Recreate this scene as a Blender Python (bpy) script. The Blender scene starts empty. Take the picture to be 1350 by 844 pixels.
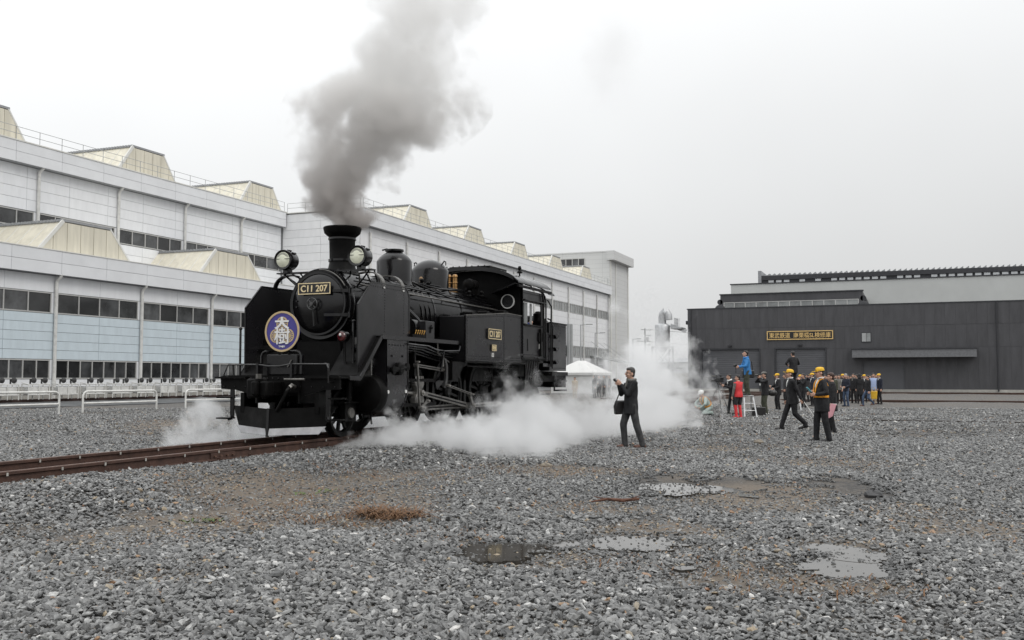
import bpy, bmesh, math, random
import numpy as np
from mathutils import Vector, Matrix, Euler

R = math.radians
rnd = random.Random(7)
SC = bpy.context.scene
COL = SC.collection

# ------------------------------------------------------------------ camera
ZC, YAW, PITCH = 1.43, R(21.881), R(3.4426)
RIGHT = Vector((math.cos(YAW), math.sin(YAW), 0))
FLAT = Vector((-math.sin(YAW), math.cos(YAW), 0))
FWD = FLAT * math.cos(PITCH) + Vector((0, 0, math.sin(PITCH)))
UP = FLAT * -math.sin(PITCH) + Vector((0, 0, math.cos(PITCH)))
cam_d = bpy.data.cameras.new('camera')
cam_d.sensor_width = 36
cam_d.lens = 1280 / 1350 * 36
cam_d.clip_end = 3000
cam = bpy.data.objects.new('camera', cam_d)
COL.objects.link(cam)
M3 = Matrix((RIGHT, UP, -FWD)).transposed()
cam.matrix_world = Matrix.Translation((0, 0, ZC)) @ M3.to_4x4()
SC.camera = cam

# ------------------------------------------------------------------ light and sky (overcast)
SUN_AZ, SUN_EL = R(105), R(50)
world = bpy.data.worlds.new('World')
SC.world = world
world.use_nodes = True
wn, wl = world.node_tree.nodes, world.node_tree.links
wn.clear()
w_out = wn.new('ShaderNodeOutputWorld')
w_bg = wn.new('ShaderNodeBackground')
w_sky = wn.new('ShaderNodeTexSky')
w_sky.sky_type = 'NISHITA'
w_sky.sun_disc = False
w_sky.sun_elevation = SUN_EL
w_sky.sun_rotation = SUN_AZ
w_sky.air_density = 1.5
w_sky.dust_density = 6
w_tc = wn.new('ShaderNodeTexCoord')
w_noise = wn.new('ShaderNodeTexNoise')
w_noise.inputs['Scale'].default_value = 1.6
w_noise.inputs['Detail'].default_value = 4
w_noise.inputs['Roughness'].default_value = .55
w_dot = wn.new('ShaderNodeVectorMath'); w_dot.operation = 'DOT_PRODUCT'
SUN_DIR = Vector((math.sin(SUN_AZ) * math.cos(SUN_EL), math.cos(SUN_AZ) * math.cos(SUN_EL), math.sin(SUN_EL)))
w_dot.inputs[1].default_value = (-.19, -.06, 1.0)  # overcast sky: brighter with height, the cloud a little thinner on the left
w_map = wn.new('ShaderNodeMapRange')
w_map.inputs['From Min'].default_value = 0
w_map.inputs['From Max'].default_value = 1
w_map.inputs['To Min'].default_value = 6.9
w_map.inputs['To Max'].default_value = 17.5
w_nm = wn.new('ShaderNodeMapRange')
w_nm.inputs['From Min'].default_value = .3
w_nm.inputs['From Max'].default_value = .7
w_nm.inputs['To Min'].default_value = .955
w_nm.inputs['To Max'].default_value = 1.045
w_mul = wn.new('ShaderNodeMath'); w_mul.operation = 'MULTIPLY'
w_tint = wn.new('ShaderNodeVectorMath'); w_tint.operation = 'SCALE'
w_tint.inputs[0].default_value = (.985, .995, 1.0)
w_mix = wn.new('ShaderNodeMix'); w_mix.data_type = 'RGBA'
w_mix.inputs[0].default_value = .94
wl.new(w_tc.outputs['Generated'], w_noise.inputs['Vector'])
wl.new(w_tc.outputs['Generated'], w_dot.inputs[0])
wl.new(w_dot.outputs['Value'], w_map.inputs['Value'])
wl.new(w_noise.outputs[0], w_nm.inputs['Value'])
wl.new(w_map.outputs[0], w_mul.inputs[0])
wl.new(w_nm.outputs[0], w_mul.inputs[1])
wl.new(w_mul.outputs[0], w_tint.inputs['Scale'])
wl.new(w_sky.outputs[0], w_mix.inputs[6])
wl.new(w_tint.outputs[0], w_mix.inputs[7])
wl.new(w_mix.outputs[2], w_bg.inputs['Color'])
w_bg.inputs['Strength'].default_value = .1
wl.new(w_bg.outputs[0], w_out.inputs['Surface'])

sun_d = bpy.data.lights.new('sun', 'SUN')
sun_d.energy = .9
sun_d.angle = R(25)
sun_d.color = (1, .97, .93)
sun = bpy.data.objects.new('sun', sun_d)
COL.objects.link(sun)
sun.rotation_euler = (-SUN_DIR).to_track_quat('-Z', 'Y').to_euler()
sun.location = (0, 0, 60)

SC.view_settings.view_transform = 'Standard'
SC.view_settings.look = 'None'
SC.view_settings.exposure = 0.0
SC.view_settings.gamma = 1.0
SC.render.engine = 'CYCLES'
SC.cycles.use_denoising = True
SC.cycles.max_bounces = 8
SC.cycles.volume_bounces = 5
SC.cycles.volume_max_steps = 256

# ------------------------------------------------------------------ helpers
def lin(r, g, b):
    f = lambda c: c / 12.92 if c <= .04045 else ((c + .055) / 1.055) ** 2.4
    return (f(r / 255), f(g / 255), f(b / 255), 1)

MATS = {}
def mat(name, col, rough=.5, metal=0.0, var=.12, scale=6.0, bump=0.0, spec=.5, rvar=.1, tint=None, bscale=None, st=None, orand=0.0):
    m = bpy.data.materials.new(name)
    m.use_nodes = True
    n, l = m.node_tree.nodes, m.node_tree.links
    p = n['Principled BSDF']
    p.inputs['Metallic'].default_value = metal
    p.inputs['Specular IOR Level'].default_value = spec
    c = col if len(col) == 4 else (*col, 1)
    tc = n.new('ShaderNodeTexCoord')
    nz = n.new('ShaderNodeTexNoise')
    nz.inputs['Scale'].default_value = scale
    nz.inputs['Detail'].default_value = 5
    nz.inputs['Roughness'].default_value = .6
    oi = n.new('ShaderNodeObjectInfo')                # each piece gets its own patch of grain
    of = n.new('ShaderNodeVectorMath'); of.operation = 'MULTIPLY_ADD'
    of.inputs[1].default_value = (37, 91, 53)
    l.new(oi.outputs['Random'], of.inputs[0])
    if st:
        sc_ = n.new('ShaderNodeVectorMath'); sc_.operation = 'MULTIPLY'; sc_.inputs[1].default_value = st
        l.new(tc.outputs['Object'], sc_.inputs[0]); l.new(sc_.outputs[0], of.inputs[2])
    else: l.new(tc.outputs['Object'], of.inputs[2])
    l.new(of.outputs[0], nz.inputs['Vector'])
    mx = n.new('ShaderNodeMix'); mx.data_type = 'RGBA'
    t = tint or tuple(x * (1 - var * 2) for x in c[:3])
    mx.inputs[6].default_value = tuple(min(1, x * (1 + var)) for x in c[:3]) + (1,)
    mx.inputs[7].default_value = tuple(t[:3]) + (1,)
    mr = n.new('ShaderNodeMapRange')
    mr.inputs['From Min'].default_value = .3
    mr.inputs['From Max'].default_value = .75
    l.new(nz.outputs[0], mr.inputs['Value'])
    l.new(mr.outputs[0], mx.inputs[0])
    if orand:
        hv = n.new('ShaderNodeHueSaturation')
        vr = n.new('ShaderNodeMapRange'); vr.inputs['To Min'].default_value = 1 - orand; vr.inputs['To Max'].default_value = 1 + orand
        l.new(oi.outputs['Random'], vr.inputs['Value']); l.new(vr.outputs[0], hv.inputs['Value'])
        l.new(mx.outputs[2], hv.inputs['Color']); l.new(hv.outputs[0], p.inputs['Base Color'])
    else: l.new(mx.outputs[2], p.inputs['Base Color'])
    rr = n.new('ShaderNodeMapRange')
    rr.inputs['From Min'].default_value = .3
    rr.inputs['From Max'].default_value = .7
    rr.inputs['To Min'].default_value = max(.02, rough - rvar)
    rr.inputs['To Max'].default_value = min(1, rough + rvar)
    l.new(nz.outputs[0], rr.inputs['Value'])
    l.new(rr.outputs[0], p.inputs['Roughness'])
    if bump:
        nb = n.new('ShaderNodeTexNoise')
        nb.inputs['Scale'].default_value = bscale or scale * 8
        nb.inputs['Detail'].default_value = 3
        l.new(tc.outputs['Object'], nb.inputs['Vector'])
        b = n.new('ShaderNodeBump')
        b.inputs['Strength'].default_value = bump
        b.inputs['Distance'].default_value = .02
        l.new(nb.outputs[0], b.inputs['Height'])
        l.new(b.outputs[0], p.inputs['Normal'])
    MATS[name] = m
    return m

class MB:
    """collects shapes and links them as one mesh object"""
    def __init__(s):
        s.v, s.f = [], []
    def add(s, vs, fs):
        o = len(s.v)
        s.v += [tuple(v) for v in vs]
        s.f += [tuple(i + o for i in f) for f in fs]
        return s
    def box(s, x0, x1, y0, y1, z0, z1, rot=None):
        vs = [(x0, y0, z0), (x1, y0, z0), (x1, y1, z0), (x0, y1, z0), (x0, y0, z1), (x1, y0, z1), (x1, y1, z1), (x0, y1, z1)]
        if rot is not None:
            c = Vector(((x0 + x1) / 2, (y0 + y1) / 2, (z0 + z1) / 2))
            vs = [tuple(rot @ (Vector(v) - c) + c) for v in vs]
        return s.add(vs, [(0, 3, 2, 1), (4, 5, 6, 7), (0, 1, 5, 4), (1, 2, 6, 5), (2, 3, 7, 6), (3, 0, 4, 7)])
    def bar(s, a, b, wx, wz, up=(0, 0, 1)):
        """square bar from a to b"""
        a, b = Vector(a), Vector(b)
        d = (b - a).normalized()
        u = Vector(up)
        x = d.cross(u)
        if x.length < 1e-4:
            x = d.cross(Vector((1, 0, 0)))
        x.normalize()
        z = x.cross(d)
        vs = []
        for p in (a, b):
            for sx, sz in ((-1, -1), (1, -1), (1, 1), (-1, 1)):
                vs.append(p + x * (sx * wx / 2) + z * (sz * wz / 2))
        return s.add(vs, [(0, 1, 2, 3), (7, 6, 5, 4), (0, 4, 5, 1), (1, 5, 6, 2), (2, 6, 7, 3), (3, 7, 4, 0)])
    def tube(s, pts, r, n=8):
        pts = [Vector(p) for p in pts]
        rs = r if isinstance(r, (list, tuple)) else [r] * len(pts)
        vs, fs = [], []
        d0 = (pts[1] - pts[0]).normalized()
        ref = Vector((0, 0, 1)) if abs(d0.z) < .9 else Vector((1, 0, 0))
        for i, p in enumerate(pts):
            if i == 0: d = pts[1] - p
            elif i == len(pts) - 1: d = p - pts[i - 1]
            else: d = (pts[i + 1] - p).normalized() + (p - pts[i - 1]).normalized()
            d.normalize()
            x = d.cross(ref)
            if x.length < 1e-3: x = d.cross(Vector((0, 1, 0)))
            x.normalize(); y = d.cross(x); ref = -y if False else ref
            for k in range(n):
                a = 2 * math.pi * k / n
                vs.append(p + (x * math.cos(a) + y * math.sin(a)) * rs[i])
        for i in range(len(pts) - 1):
            for k in range(n):
                k2 = (k + 1) % n
                fs.append((i * n + k, i * n + k2, (i + 1) * n + k2, (i + 1) * n + k))
        fs.append(tuple(range(n))[::-1])
        fs.append(tuple((len(pts) - 1) * n + k for k in range(n)))
        return s.add(vs, fs)
    def lathe(s, prof, o=(0, 0, 0), axis='z', n=28, caps=True):
        """prof: list of (radius, height) along axis"""
        vs, fs = [], []
        o = Vector(o)
        for r, h in prof:
            r = max(r, 1e-4)
            for k in range(n):
                a = 2 * math.pi * k / n
                c, q = r * math.cos(a), r * math.sin(a)
                v = {'z': (c, q, h), 'y': (c, h, q), 'x': (h, c, q)}[axis]
                vs.append(o + Vector(v))
        for i in range(len(prof) - 1):
            for k in range(n):
                k2 = (k + 1) % n
                fs.append((i * n + k, i * n + k2, (i + 1) * n + k2, (i + 1) * n + k))
        if caps:
            fs.append(tuple(range(n))[::-1])
            fs.append(tuple((len(prof) - 1) * n + k for k in range(n)))
        return s.add(vs, fs)
    def prism(s, poly, axis, a, b):
        """poly of 2D points, extruded along axis from a to b"""
        n = len(poly)
        f3 = {'x': lambda p, t: (t, p[0], p[1]), 'y': lambda p, t: (p[0], t, p[1]), 'z': lambda p, t: (p[0], p[1], t)}[axis]
        vs = [f3(p, a) for p in poly] + [f3(p, b) for p in poly]
        fs = [tuple(range(n))[::-1], tuple(range(n, 2 * n))]
        fs += [(i, (i + 1) % n, n + (i + 1) % n, n + i) for i in range(n)]
        return s.add(vs, fs)
    def ellip(s, c, r, nu=14, nv=8, jit=0.0, rot=None, seed=1):
        rg = random.Random(seed)
        c = Vector(c)
        vs, fs = [], []
        for j in range(nv + 1):
            t = math.pi * j / nv
            for i in range(nu):
                a = 2 * math.pi * i / nu
                q = 1 + rg.uniform(-jit, jit)
                v = Vector((r[0] * max(math.sin(t), 1e-3) * math.cos(a) * q, r[1] * max(math.sin(t), 1e-3) * math.sin(a) * q, r[2] * math.cos(t) * q))
                if rot is not None: v = rot @ v
                vs.append(c + v)
        for j in range(nv):
            for i in range(nu):
                i2 = (i + 1) % nu
                fs.append((j * nu + i, (j + 1) * nu + i, (j + 1) * nu + i2, j * nu + i2))
        fs.append(tuple(range(nu))); fs.append(tuple(nv * nu + k for k in range(nu))[::-1])
        return s.add(vs, fs)
    def mesh(s, name, m, smooth=35):
        me = bpy.data.meshes.new(name)
        bm = bmesh.new()
        vv = [bm.verts.new(v) for v in s.v]
        for f in s.f:
            try: bm.faces.new([vv[i] for i in f])
            except ValueError: pass
        bmesh.ops.recalc_face_normals(bm, faces=bm.faces)
        bm.to_mesh(me); bm.free()
        if m is not None: me.materials.append(m)
        if smooth:
            me.shade_smooth()
            me.set_sharp_from_angle(angle=R(smooth))
        return me
    def build(s, name, m, parent=None, loc=(0, 0, 0), smooth=35, bevel=0.0, seg=2):
        o = bpy.data.objects.new(name, s.mesh(name, m, smooth))
        COL.objects.link(o)
        o.location = loc
        if parent is not None: o.parent = parent
        if bevel:
            b = o.modifiers.new('edge', 'BEVEL')
            b.width = bevel; b.segments = seg; b.limit_method = 'ANGLE'; b.angle_limit = R(40)
        return o

def tag(o, label=None, cat=None, group=None, kind=None):
    if label: o['label'] = label
    if cat: o['category'] = cat
    if group: o['group'] = group
    if kind: o['kind'] = kind
    return o

def thing(name, label, cat, loc=(0, 0, 0), rz=0.0, group=None):
    o = bpy.data.objects.new(name, None)
    COL.objects.link(o)
    o.empty_display_size = .3
    o.location = loc
    o.rotation_euler = (0, 0, rz)
    return tag(o, label, cat, group)

def share(name, me, parent, loc=(0, 0, 0), rot=(0, 0, 0)):
    o = bpy.data.objects.new(name, me)
    COL.objects.link(o)
    o.location = loc; o.rotation_euler = rot
    if parent is not None: o.parent = parent
    return o

def copy_tree(o, parent=None):
    c = o.copy(); COL.objects.link(c)
    c.parent = parent
    for ch in list(o.children): copy_tree(ch, c)
    return c

def text_mesh(s, size, depth=.01, bold=0.0, sx=1.0):
    """lettering as a mesh, centred, in the XZ plane facing -Y"""
    cu = bpy.data.curves.new('lettering', 'FONT')
    cu.body = s; cu.size = size; cu.extrude = depth / 2; cu.offset = bold
    cu.align_x = 'CENTER'; cu.align_y = 'CENTER'; cu.resolution_u = 3
    o = bpy.data.objects.new('lettering', cu)
    COL.objects.link(o)
    bpy.context.view_layer.update()
    me = bpy.data.meshes.new_from_object(o.evaluated_get(bpy.context.evaluated_depsgraph_get()))
    bpy.data.objects.remove(o)
    me.transform(Matrix.Rotation(R(90), 4, 'X') @ Matrix.Diagonal((sx, 1, 1, 1)))
    co = [v.co for v in me.vertices]
    if co:
        mid = Vector([(min(c[i] for c in co) + max(c[i] for c in co)) / 2 for i in range(3)])
        me.transform(Matrix.Translation(-mid))
    return me

def fit_mesh(me, w, h):
    co = [v.co for v in me.vertices]
    W = max(c.x for c in co) - min(c.x for c in co)
    H = max(c.z for c in co) - min(c.z for c in co)
    me.transform(Matrix.Diagonal((w / W, 1, h / H, 1)))
    return me

def ground_at(px, py, z=0.0):
    """point of the ground seen at a pixel of the photograph"""
    d = FWD + RIGHT * ((px - 675) / 1280) - UP * ((py - 422) / 1280)
    t = (z - ZC) / d.z
    return Vector((d.x * t, d.y * t, z))

# ------------------------------------------------------------------ materials
BLACK = mat('black_gloss_paint', (.006, .0058, .0065), .2, var=.25, scale=2.2, spec=.42, bump=.04, bscale=9, rvar=.1)
BLACK_SIDE = mat('black_panel_paint', (.0115, .011, .0125), .31, var=.35, scale=1.1, spec=.52, bump=.05, bscale=3, rvar=.11)
BLACK_MATT = mat('sooty_black', (.0042, .004, .004), .5, var=.35, scale=5, bump=.15, spec=.12)
FRAME_BLACK = mat('frame_black', (.005, .005, .005), .5, var=.3, scale=6, spec=.2)
STEEL = mat('rod_steel', (.36, .35, .33), .38, 1.0, var=.25, scale=9, rvar=.12)
RODPAINT = mat('oiled_rod_grey', (.17, .165, .155), .4, .6, var=.25, scale=9)
BRASS = mat('brass', (.55, .32, .10), .3, 1.0, var=.15, scale=14)
GOLD = mat('plate_brass', (.80, .66, .40), .4, .25, var=.08, scale=20)
PLATE = mat('plate_black', (.012, .012, .013), .4)
WHITE = mat('white_paint', (.74, .74, .72), .5, var=.05, scale=4)
DIRTYWHITE = mat('grey_white_paint', (.66, .66, .64), .55, var=.12, scale=3)
LENS = mat('lamp_glass', (.74, .75, .60), .10, var=.12, scale=9, spec=.8)
REFLECTOR = mat('lamp_reflector', (.78, .78, .64), .25)
REDGLASS = mat('red_glass', (.07, .008, .008), .1, spec=.8)
COAL = mat('coal', (.012, .012, .013), .45, scale=12, bump=.5)
RUST = mat('rusty_rail', (.058, .028, .019), .75, var=.35, scale=7, bump=.2, tint=(.04, .022, .017))
RAILTOP = mat('rail_head', (.17, .10, .075), .45, .5, var=.25, scale=9)
SLEEPER = mat('sleeper_wood', (.05, .04, .033), .85, var=.3, scale=8, bump=.3)
PANEL_GREY = mat('wall_panel_grey', lin(228, 230, 233), .5, var=.035, scale=2.2, spec=.4, st=(1, 1, .18), orand=.02)
PANEL_LONG = mat('wall_panel_long', lin(228, 229, 231), .5, var=.035, scale=1.6, spec=.4, st=(1, 1, .18), orand=.02)
PANEL_BLUE = mat('wall_panel_blue', lin(198, 210, 217), .5, var=.045, scale=2.2, spec=.4, st=(1, 1, .18), orand=.015)
FASCIA = mat('fascia_panel', lin(222, 224, 227), .5, var=.04, scale=.6, spec=.4)
JOINT = mat('panel_joint', lin(165, 167, 170), .8)
BEIGE = mat('beige_panel', lin(214, 209, 193), .55, var=.09, scale=2.5, st=(1, 1, .12), orand=.03)
TRIM_LT = mat('pale_trim', lin(214, 214, 210), .5, var=.04, scale=2)
FRAME_LT = mat('window_frame_alu', lin(186, 186, 184), .4, .2, var=.05)
GLASS_DK = mat('dark_glass', (.05, .052, .054), .08, var=.6, scale=.7, spec=.75, rvar=.03, orand=.8)
GLASS_LT = mat('pale_glass', (.24, .25, .25), .18, var=.2, scale=.9, spec=.6, orand=.25)
ROOFGREY = mat('roof_grey', lin(150, 152, 155), .7, var=.1)
CONCRETE = mat('concrete', lin(170, 168, 162), .85, var=.12, scale=2, bump=.15)
SHED = mat('charcoal_wall', lin(76, 76, 79), .5, var=.12, scale=1.6, spec=.4, st=(1, 1, .2), orand=.02)
SHED_DOOR = mat('charcoal_door', lin(88, 89, 93), .5, var=.06, scale=.6, spec=.4)
SHED_TRIM = mat('charcoal_trim', lin(52, 53, 57), .5)
SHED_PALE = mat('pale_upper_wall', lin(190, 192, 190), .6, var=.04, scale=.4)
TENTM = mat('white_canvas', (.64, .64, .63), .7, var=.03, scale=2)
GALV = mat('galvanised', (.5, .51, .52), .4, .7, var=.12, scale=5)
POLE = mat('pole_grey', lin(165, 167, 168), .6, var=.1)
HAZYWALL = mat('far_wall', lin(196, 198, 198), .8, var=.05, scale=.2)

SKIN = mat('skin', (.50, .30, .22), .55, var=.06, scale=9)
HAIR = mat('hair_black', (.018, .015, .014), .45, var=.3, scale=40, bump=.3)
HAIR_GREY = mat('hair_greying', (.045, .042, .04), .5, var=.45, scale=60, bump=.3)
C_BLACK = mat('cloth_black', (.012, .012, .014), .85, var=.3, scale=9, bump=.25, bscale=14)
C_NAVY = mat('cloth_navy', (.016, .02, .035), .85, var=.25, scale=9, bump=.25, bscale=14)
C_CHAR = mat('cloth_charcoal', (.03, .03, .033), .85, var=.25, scale=9, bump=.25, bscale=14)
C_GREY = mat('cloth_grey', (.17, .165, .155), .9, var=.2, scale=9, bump=.2)
C_RED = mat('cloth_red', (.62, .035, .04), .7, var=.12, scale=8, bump=.2, bscale=14)
C_BLUE = mat('cloth_blue', (.03, .20, .50), .65, var=.15, scale=8, bump=.2, bscale=14)
C_JEANS = mat('cloth_jeans', (.06, .09, .15), .9, var=.25, scale=8)
C_BEIGE = mat('cloth_beige', (.45, .38, .29), .9, var=.15, scale=8, bump=.2)
C_OLIVE = mat('cloth_olive', (.06, .065, .045), .9, var=.2, scale=8, bump=.2)
C_PALEGRN = mat('cloth_pale_green', (.38, .46, .43), .85, var=.1, scale=8, bump=.2)
C_SHIRT = mat('cloth_light_blue', (.34, .42, .62), .85, var=.08, scale=8)
C_WHITE = mat('cloth_white', (.75, .75, .73), .85, var=.05, scale=8)
C_YELLOW = mat('cap_yellow', (.80, .48, .035), .75, var=.1, scale=12)
C_ORANGE = mat('safety_orange', (.88, .36, .015), .6, var=.08, scale=9)
C_PINK = mat('cloth_pink', (.72, .36, .40), .8, var=.06)
LEATHER_BR = mat('brown_leather', (.11, .045, .028), .45, var=.2, scale=12)
LEATHER_BK = mat('black_leather', (.014, .013, .013), .35, var=.2, scale=12, bump=.15)
PLASTIC_BK = mat('black_plastic', (.016, .016, .017), .35)
SILVER = mat('silver_plastic', (.55, .55, .55), .35, .6)
HELMET = mat('helmet_white', (.78, .78, .76), .35)

# ------------------------------------------------------------------ ground
XT, RAILZ, YB = -9.95, 0.385, 13.93          # track centre, rail top, front beam of the engine

def vnoise(x, y, s, seed=0):
    """smooth value noise 0..1 on numpy arrays"""
    x = np.asarray(x, float) * s; y = np.asarray(y, float) * s
    xi, yi = np.floor(x).astype(np.int64), np.floor(y).astype(np.int64)
    fx, fy = x - xi, y - yi
    fx, fy = fx * fx * (3 - 2 * fx), fy * fy * (3 - 2 * fy)
    def h(a, b):
        n = (a * 374761393 + b * 668265263 + seed * 974711) & 0x7fffffff
        n = ((n ^ (n >> 13)) * 1274126177) & 0x7fffffff
        return ((n ^ (n >> 16)) & 0xffff) / 65535.0
    return (h(xi, yi) * (1 - fx) + h(xi + 1, yi) * fx) * (1 - fy) + (h(xi, yi + 1) * (1 - fx) + h(xi + 1, yi + 1) * fx) * fy

PUD = []                                      # (centre, radius along the picture, radius in depth)
for px, py, rx, ry in ((890, 638, 46, 10), (965, 642, 40, 8), (1123, 645, 36, 10), (838, 716, 52, 8), (752, 716, 22, 4),
                       (652, 726, 62, 11), (1105, 746, 50, 9), (1095, 722, 30, 4), (1140, 733, 34, 5), (905, 748, 24, 4)):
    c = ground_at(px, py)
    dist = (c.xy.length)
    PUD.append((c.x, c.y, rx / 1280 * dist, ry / 1280 * dist * dist / ZC))

EARTH = []                                    # patches where brown earth shows between the stones
for px, py, rx, ry in ((1075, 765, 130, 26), (1120, 715, 70, 12), (870, 695, 110, 12), (700, 735, 120, 18), (420, 655, 190, 26), (300, 690, 120, 22), (480, 690, 70, 12), (1000, 655, 170, 16),
                       (720, 622, 120, 9), (980, 590, 140, 6), (1110, 610, 90, 8), (230, 560, 90, 9), (560, 630, 90, 8), (820, 668, 110, 10), (930, 760, 90, 16), (620, 715, 60, 12), (1250, 690, 90, 30), (250, 760, 90, 22)):
    c = ground_at(px, py); dist = c.xy.length
    EARTH.append((c.x, c.y, rx / 1280 * dist, ry / 1280 * dist * dist / ZC))
def earth_field(x, y):
    x = np.asarray(x, float); y = np.asarray(y, float)
    nz = vnoise(x, y, .5, 21) * .5 + vnoise(x, y, 1.7, 22) * .32 + vnoise(x, y, 5.0, 23) * .18
    best = np.full(np.shape(x), 0.0)
    for cx, cy, a, b in EARTH:
        dx, dy = x - cx, y - cy
        u = dx * RIGHT.x + dy * RIGHT.y; v = dx * FLAT.x + dy * FLAT.y
        best = np.maximum(best, np.clip(1.35 - np.sqrt((u / a) ** 2 + (v / b) ** 2), 0, 1))
    return np.clip(best * 1.15 + (nz - .5) * 2.6 - .27, 0, 1)

def puddle_field(x, y):
    """> 0 inside a puddle"""
    best = np.full(np.shape(x), -9.0)
    for i, (cx, cy, a, b) in enumerate(PUD):
        dx, dy = x - cx, y - cy
        u = dx * RIGHT.x + dy * RIGHT.y
        v = dx * FLAT.x + dy * FLAT.y
        d = 1 - np.sqrt((u / a) ** 2 + (v / b) ** 2) + (vnoise(x, y, 2.3, 5) - .5) * .9 + (vnoise(x, y, 6.5, 8) - .5) * .8 + (vnoise(x, y, 17, 9) - .5) * .4
        best = np.maximum(best, d)
    return best

def ground_h(x, y):
    x = np.asarray(x, float); y = np.asarray(y, float)
    w = np.abs(x - XT)
    t = np.clip((w - 1.55) / 1.75, 0, 1)
    ber = .235 * (1 - t * t * (3 - 2 * t))
    ber = ber * np.clip((118 - y) / 20, 0, 1)
    h = ber + (vnoise(x, y, .35, 1) - .5) * .09 + (vnoise(x, y, 1.1, 2) - .5) * .035
    pf = puddle_field(x, y)
    h = np.where(pf > -.6, h - np.clip(pf + .6, 0, .8) * .035 , h)
    return h

def axis_steps(lo, hi, fine_lo, fine_hi, f, g):
    a = list(np.arange(fine_lo, fine_hi + 1e-6, f))
    s, v = f, fine_hi
    while v < hi: s *= g; v += s; a.append(v)
    s, v = f, fine_lo
    while v > lo: s *= g; v -= s; a.insert(0, v)
    return np.array(a)

def ground_material():
    m = bpy.data.materials.new('gravel_bed')
    m.use_nodes = True
    n, l = m.node_tree.nodes, m.node_tree.links
    p = n['Principled BSDF']
    tc = n.new('ShaderNodeTexCoord')
    vo = n.new('ShaderNodeTexVoronoi'); vo.inputs['Scale'].default_value = 17
    l.new(tc.outputs['Object'], vo.inputs['Vector'])
    ramp = n.new('ShaderNodeValToRGB')
    e = ramp.color_ramp.elements
    e[0].position = 0; e[0].color = (.07, .07, .07, 1)
    e[1].position = 1; e[1].color = (.34, .34, .33, 1)
    k = e.new(.55); k.color = (.17, .17, .17, 1)
    k = e.new(.9); k.color = (.27, .24, .2, 1)
    sep = n.new('ShaderNodeSeparateColor')
    l.new(vo.outputs['Color'], sep.inputs[0])
    l.new(sep.outputs[0], ramp.inputs[0])
    edge = n.new('ShaderNodeMapRange')
    edge.inputs['From Min'].default_value = .0; edge.inputs['From Max'].default_value = .75
    edge.inputs['To Min'].default_value = 1.0; edge.inputs['To Max'].default_value = .35
    l.new(vo.outputs['Distance'], edge.inputs['Value'])
    mul = n.new('ShaderNodeMix'); mul.data_type = 'RGBA'; mul.blend_type = 'MULTIPLY'; mul.inputs[0].default_value = 1
    l.new(ramp.outputs[0], mul.inputs[6]); l.new(edge.outputs[0], mul.inputs[7])
    # brown earth and dead grass where the stone is thin
    nz = n.new('ShaderNodeTexNoise'); nz.inputs['Scale'].default_value = .32; nz.inputs['Detail'].default_value = 6; nz.inputs['Roughness'].default_value = .65
    l.new(tc.outputs['Object'], nz.inputs['Vector'])
    mr = n.new('ShaderNodeMapRange'); mr.inputs['From Min'].default_value = .52; mr.inputs['From Max'].default_value = .66
    l.new(nz.outputs[0], mr.inputs['Value'])
    mx = n.new('ShaderNodeMix'); mx.data_type = 'RGBA'
    mx.inputs[7].default_value = (.118, .094, .07, 1)
    ea = n.new('ShaderNodeAttribute'); ea.attribute_name = 'earth'
    nf = n.new('ShaderNodeTexNoise'); nf.inputs['Scale'].default_value = 14; nf.inputs['Detail'].default_value = 6; nf.inputs['Roughness'].default_value = .7
    l.new(tc.outputs['Object'], nf.inputs['Vector'])
    fr = n.new('ShaderNodeMapRange'); fr.inputs['From Min'].default_value = .3; fr.inputs['From Max'].default_value = .7; fr.inputs['To Min'].default_value = -.35; fr.inputs['To Max'].default_value = .45
    l.new(nf.outputs[0], fr.inputs['Value'])
    e2 = n.new('ShaderNodeMath'); e2.operation = 'MULTIPLY_ADD'; e2.inputs[1].default_value = 1.3; l.new(ea.outputs['Fac'], e2.inputs[0]); l.new(fr.outputs[0], e2.inputs[2])
    mx0 = n.new('ShaderNodeMath'); mx0.operation = 'MAXIMUM'; l.new(e2.outputs[0], mx0.inputs[0]); l.new(mr.outputs[0], mx0.inputs[1])
    mm = n.new('ShaderNodeMath'); mm.operation = 'MULTIPLY'; mm.inputs[1].default_value = .85; mm.use_clamp = True
    l.new(mx0.outputs[0], mm.inputs[0]); l.new(mm.outputs[0], mx.inputs[0])
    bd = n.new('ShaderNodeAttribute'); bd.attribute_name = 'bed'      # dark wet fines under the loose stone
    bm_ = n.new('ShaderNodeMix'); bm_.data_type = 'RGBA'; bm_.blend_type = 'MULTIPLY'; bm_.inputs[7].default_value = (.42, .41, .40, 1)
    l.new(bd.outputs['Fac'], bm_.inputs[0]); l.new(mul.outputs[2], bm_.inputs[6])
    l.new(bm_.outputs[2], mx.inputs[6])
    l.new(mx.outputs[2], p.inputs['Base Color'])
    p.inputs['Roughness'].default_value = .7
    b = n.new('ShaderNodeBump'); b.inputs['Strength'].default_value = .9; b.inputs['Distance'].default_value = .03; b.invert = True
    l.new(vo.outputs['Distance'], b.inputs['Height'])
    l.new(b.outputs[0], p.inputs['Normal'])
    return m

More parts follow.
